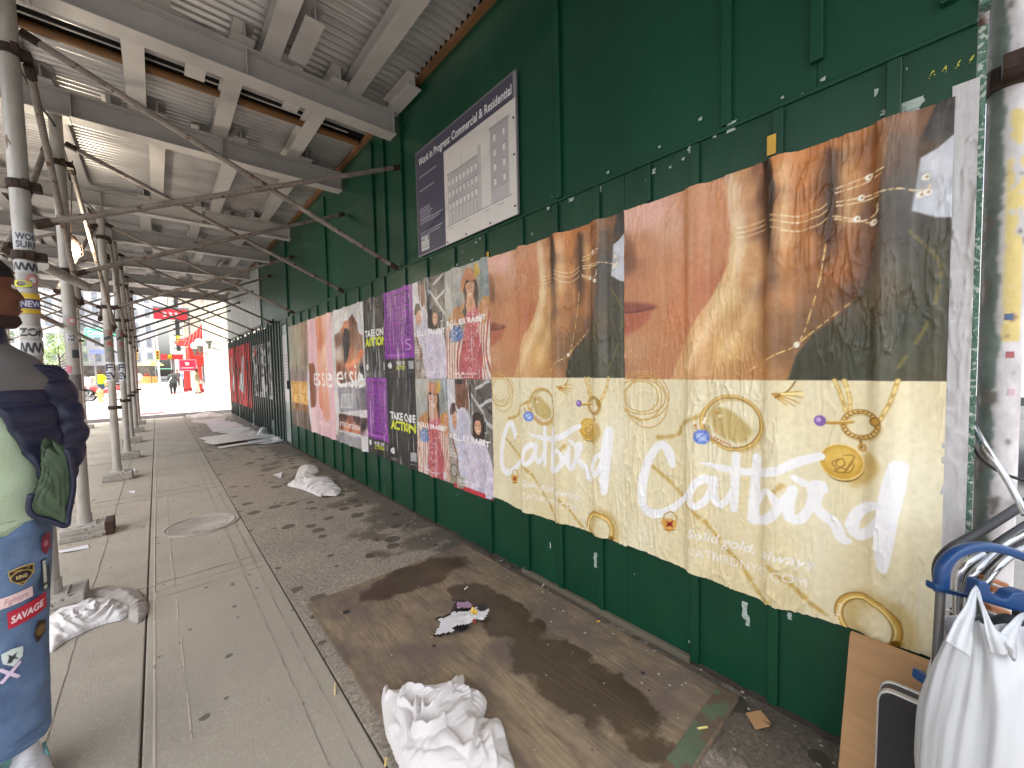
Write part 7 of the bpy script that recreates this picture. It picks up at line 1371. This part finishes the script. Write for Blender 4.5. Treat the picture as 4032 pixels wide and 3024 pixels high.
# pedestrians
def ped(x, y, h, top, leg_, lab, skirt=False, bag_=None, hair=(40, 30, 28), face=0., step=.12, arm=0., hat=None):
    t = thing('person', (x, y, 0), lab, 'person', 'pedestrians on the far sidewalk'); k = h / 1.75; b = MB(); cf, sf = math.cos(face), math.sin(face)
    W_ = lambda s, d, z: (x + s * cf - d * sf, y + s * sf + d * cf, z * k)
    def A(m, L, n=14): Q = spline([list(q) for q in L], 4); m.loft([[W_(s + a * math.cos(2 * math.pi * i / n), d + c_ * math.sin(2 * math.pi * i / n), z) for i in range(n)] for s, d, z, a, c_ in Q])
    A(b, [(0, 0, .9, .14, .1), (0, 0, 1.1, .12, .09), (0, 0, 1.35, .16, .1), (0, 0, 1.43, .1, .08), (0, 0, 1.48, .05, .05), (0, 0, 1.54, .05, .055)]); A(b, [(0, 0, 1.5, .04, .05), (0, -.01, 1.56, .065, .08), (0, 0, 1.64, .075, .092), (0, 0, 1.71, .065, .08), (0, 0, 1.755, .02, .03)])
    for s_ in (-1, 1): A(b, [(s_ * .08, 0, .9, .08, .09), (s_ * .085, s_ * step * .4, .5, .055, .06), (s_ * .085, s_ * step - .02, .1, .035, .04), (s_ * .085, s_ * step - .05, .03, .04, .1), (s_ * .085, s_ * step - .05, .0, .04, .1)]); A(b, [(s_ * .15, 0, 1.4, .05, .05), (s_ * .22, .02, 1.15, .04, .04), (s_ * .2, -.12 - arm, 1.0, .03, .03), (s_ * .17, -.2 - arm, .98 + arm, .025, .03)])
    o = b.build('body', M_skin, t, smooth=True); m = o.modifiers.new('m', 'REMESH'); m.mode = 'VOXEL'; m.voxel_size = .02; m.use_smooth_shade = True
    b = MB(); A(b, [(0, 0, .82, .17, .13), (0, 0, 1.1, .16, .12), (0, 0, 1.35, .19, .125), (0, 0, 1.45, .11, .09)]); 
    for s_ in (-1, 1): A(b, [(s_ * .14, 0, 1.42, .065, .065), (s_ * .225, .02, 1.15, .055, .055), (s_ * .205, -.1 - arm, 1.02, .045, .045)])
    b.build('jacket', mc('cloth %d %d %d' % top, top, rough=.85), t, smooth=True); b = MB()
    if skirt: A(b, [(0, 0, .9, .15, .12), (0, 0, .7, .19, .15), (0, 0, .5, .2, .16)])
    for s_ in (-1, 1): A(b, [(s_ * .08, 0, .92, .095, .105), (s_ * .087, s_ * step * .4, .5, .07, .075), (s_ * .086, s_ * step - .01, .12, .055, .06)])
    b.build('trousers' if not skirt else 'skirt', mc('cloth %d %d %d' % leg_, leg_, rough=.85), t, smooth=True)
    b = MB(); A(b, [(0, .02, 1.6, .078, .085), (0, .015, 1.7, .078, .09), (0, .01, 1.77, .04, .05)]); b.build('hair', mc('hair %d' % hair[0], hair, rough=.8), t, smooth=True)
    b = MB(); [A(b, [(s_ * .085, s_ * step - .04, .0, .05, .12), (s_ * .085, s_ * step - .04, .05, .048, .11), (s_ * .085, s_ * step - .0, .09, .04, .06)]) for s_ in (-1, 1)]; b.build('shoes', mc('shoe dark', (50, 46, 46), rough=.6), t, smooth=True)
    if bag_: b = MB(); b.tube([W_(-.14, -.1, 1.42), W_(.05, .135, 1.2), W_(.22, .1, .85)] if bag_ == 'strap' else [W_(.2, -.1, .95), W_(.22, -.1, .7)], .022 if bag_ == 'strap' else .1, 10); b.build('bag_strap' if bag_ == 'strap' else 'bag', mc('white bag', (226, 226, 222), rough=.6), t, smooth=True)
ped(.75, 34.9, 1.66, (74, 80, 82), (40, 40, 46), 'woman in grey jacket and dark skirt with a white strap walking away', skirt=True, bag_='strap', step=.16, face=math.pi)
ped(1.45, 50, 1.78, (96, 88, 92), (60, 62, 74), 'man in dark jacket standing beyond the walking woman'); ped(2.0, 34.2, 1.7, (130, 120, 96), (206, 186, 160), 'person in olive jacket and beige trousers leaning by the stone building', bag_='b', face=1.3, arm=.1)
ped(1.75, 44, 1.74, (130, 160, 196), (56, 60, 76), 'person in light blue top by the red storefront'); ped(-2.75, 37, 1.75, (206, 236, 40), (60, 90, 110), 'worker in bright yellow-green vest seen between the poles'); ped(-1.25, 49, 1.75, (226, 206, 206), (226, 190, 176), 'person in pale pink clothes beside the last pole'); ped(-.95, 66, 1.75, (140, 70, 60), (96, 50, 60), 'person in reddish brown clothes walking near the umbrella', step=.2)
# white truck at the right edge beyond the wall end
tk = thing('white_truck', (8, -1, 0), 'white box truck past the right end of the wall', 'truck'); M_wt = mc('truck white', (216, 222, 222), rough=.35, var=.04)
b = MB(); b.box((7.5, -4.8, .9), (9.9, .8, 3.4)); b.build('cargo_box', M_wt, tk, bevel=.03); b = MB(); b.box((7.6, .85, .5), (9.8, 2.5, 2.4)); b.build('cab', M_wt, tk, bevel=.12); b = MB(); b.box((7.58, 1.2, 1.5), (7.599, 2.2, 2.1)); b.build('cab_window', M_gl, tk)
for y in (-3.6, 1.7):
    for x in (7.75, 9.65): b = MB(); b.tube([(x - .13, y, .32), (x + .13, y, .32)], .46, 20); b.build('wheel', M_rub, tk)
b = MB(); b.box((7.49, -4.8, .86), (7.52, .8, .96)); b.build('side_rail', M_dk, tk)
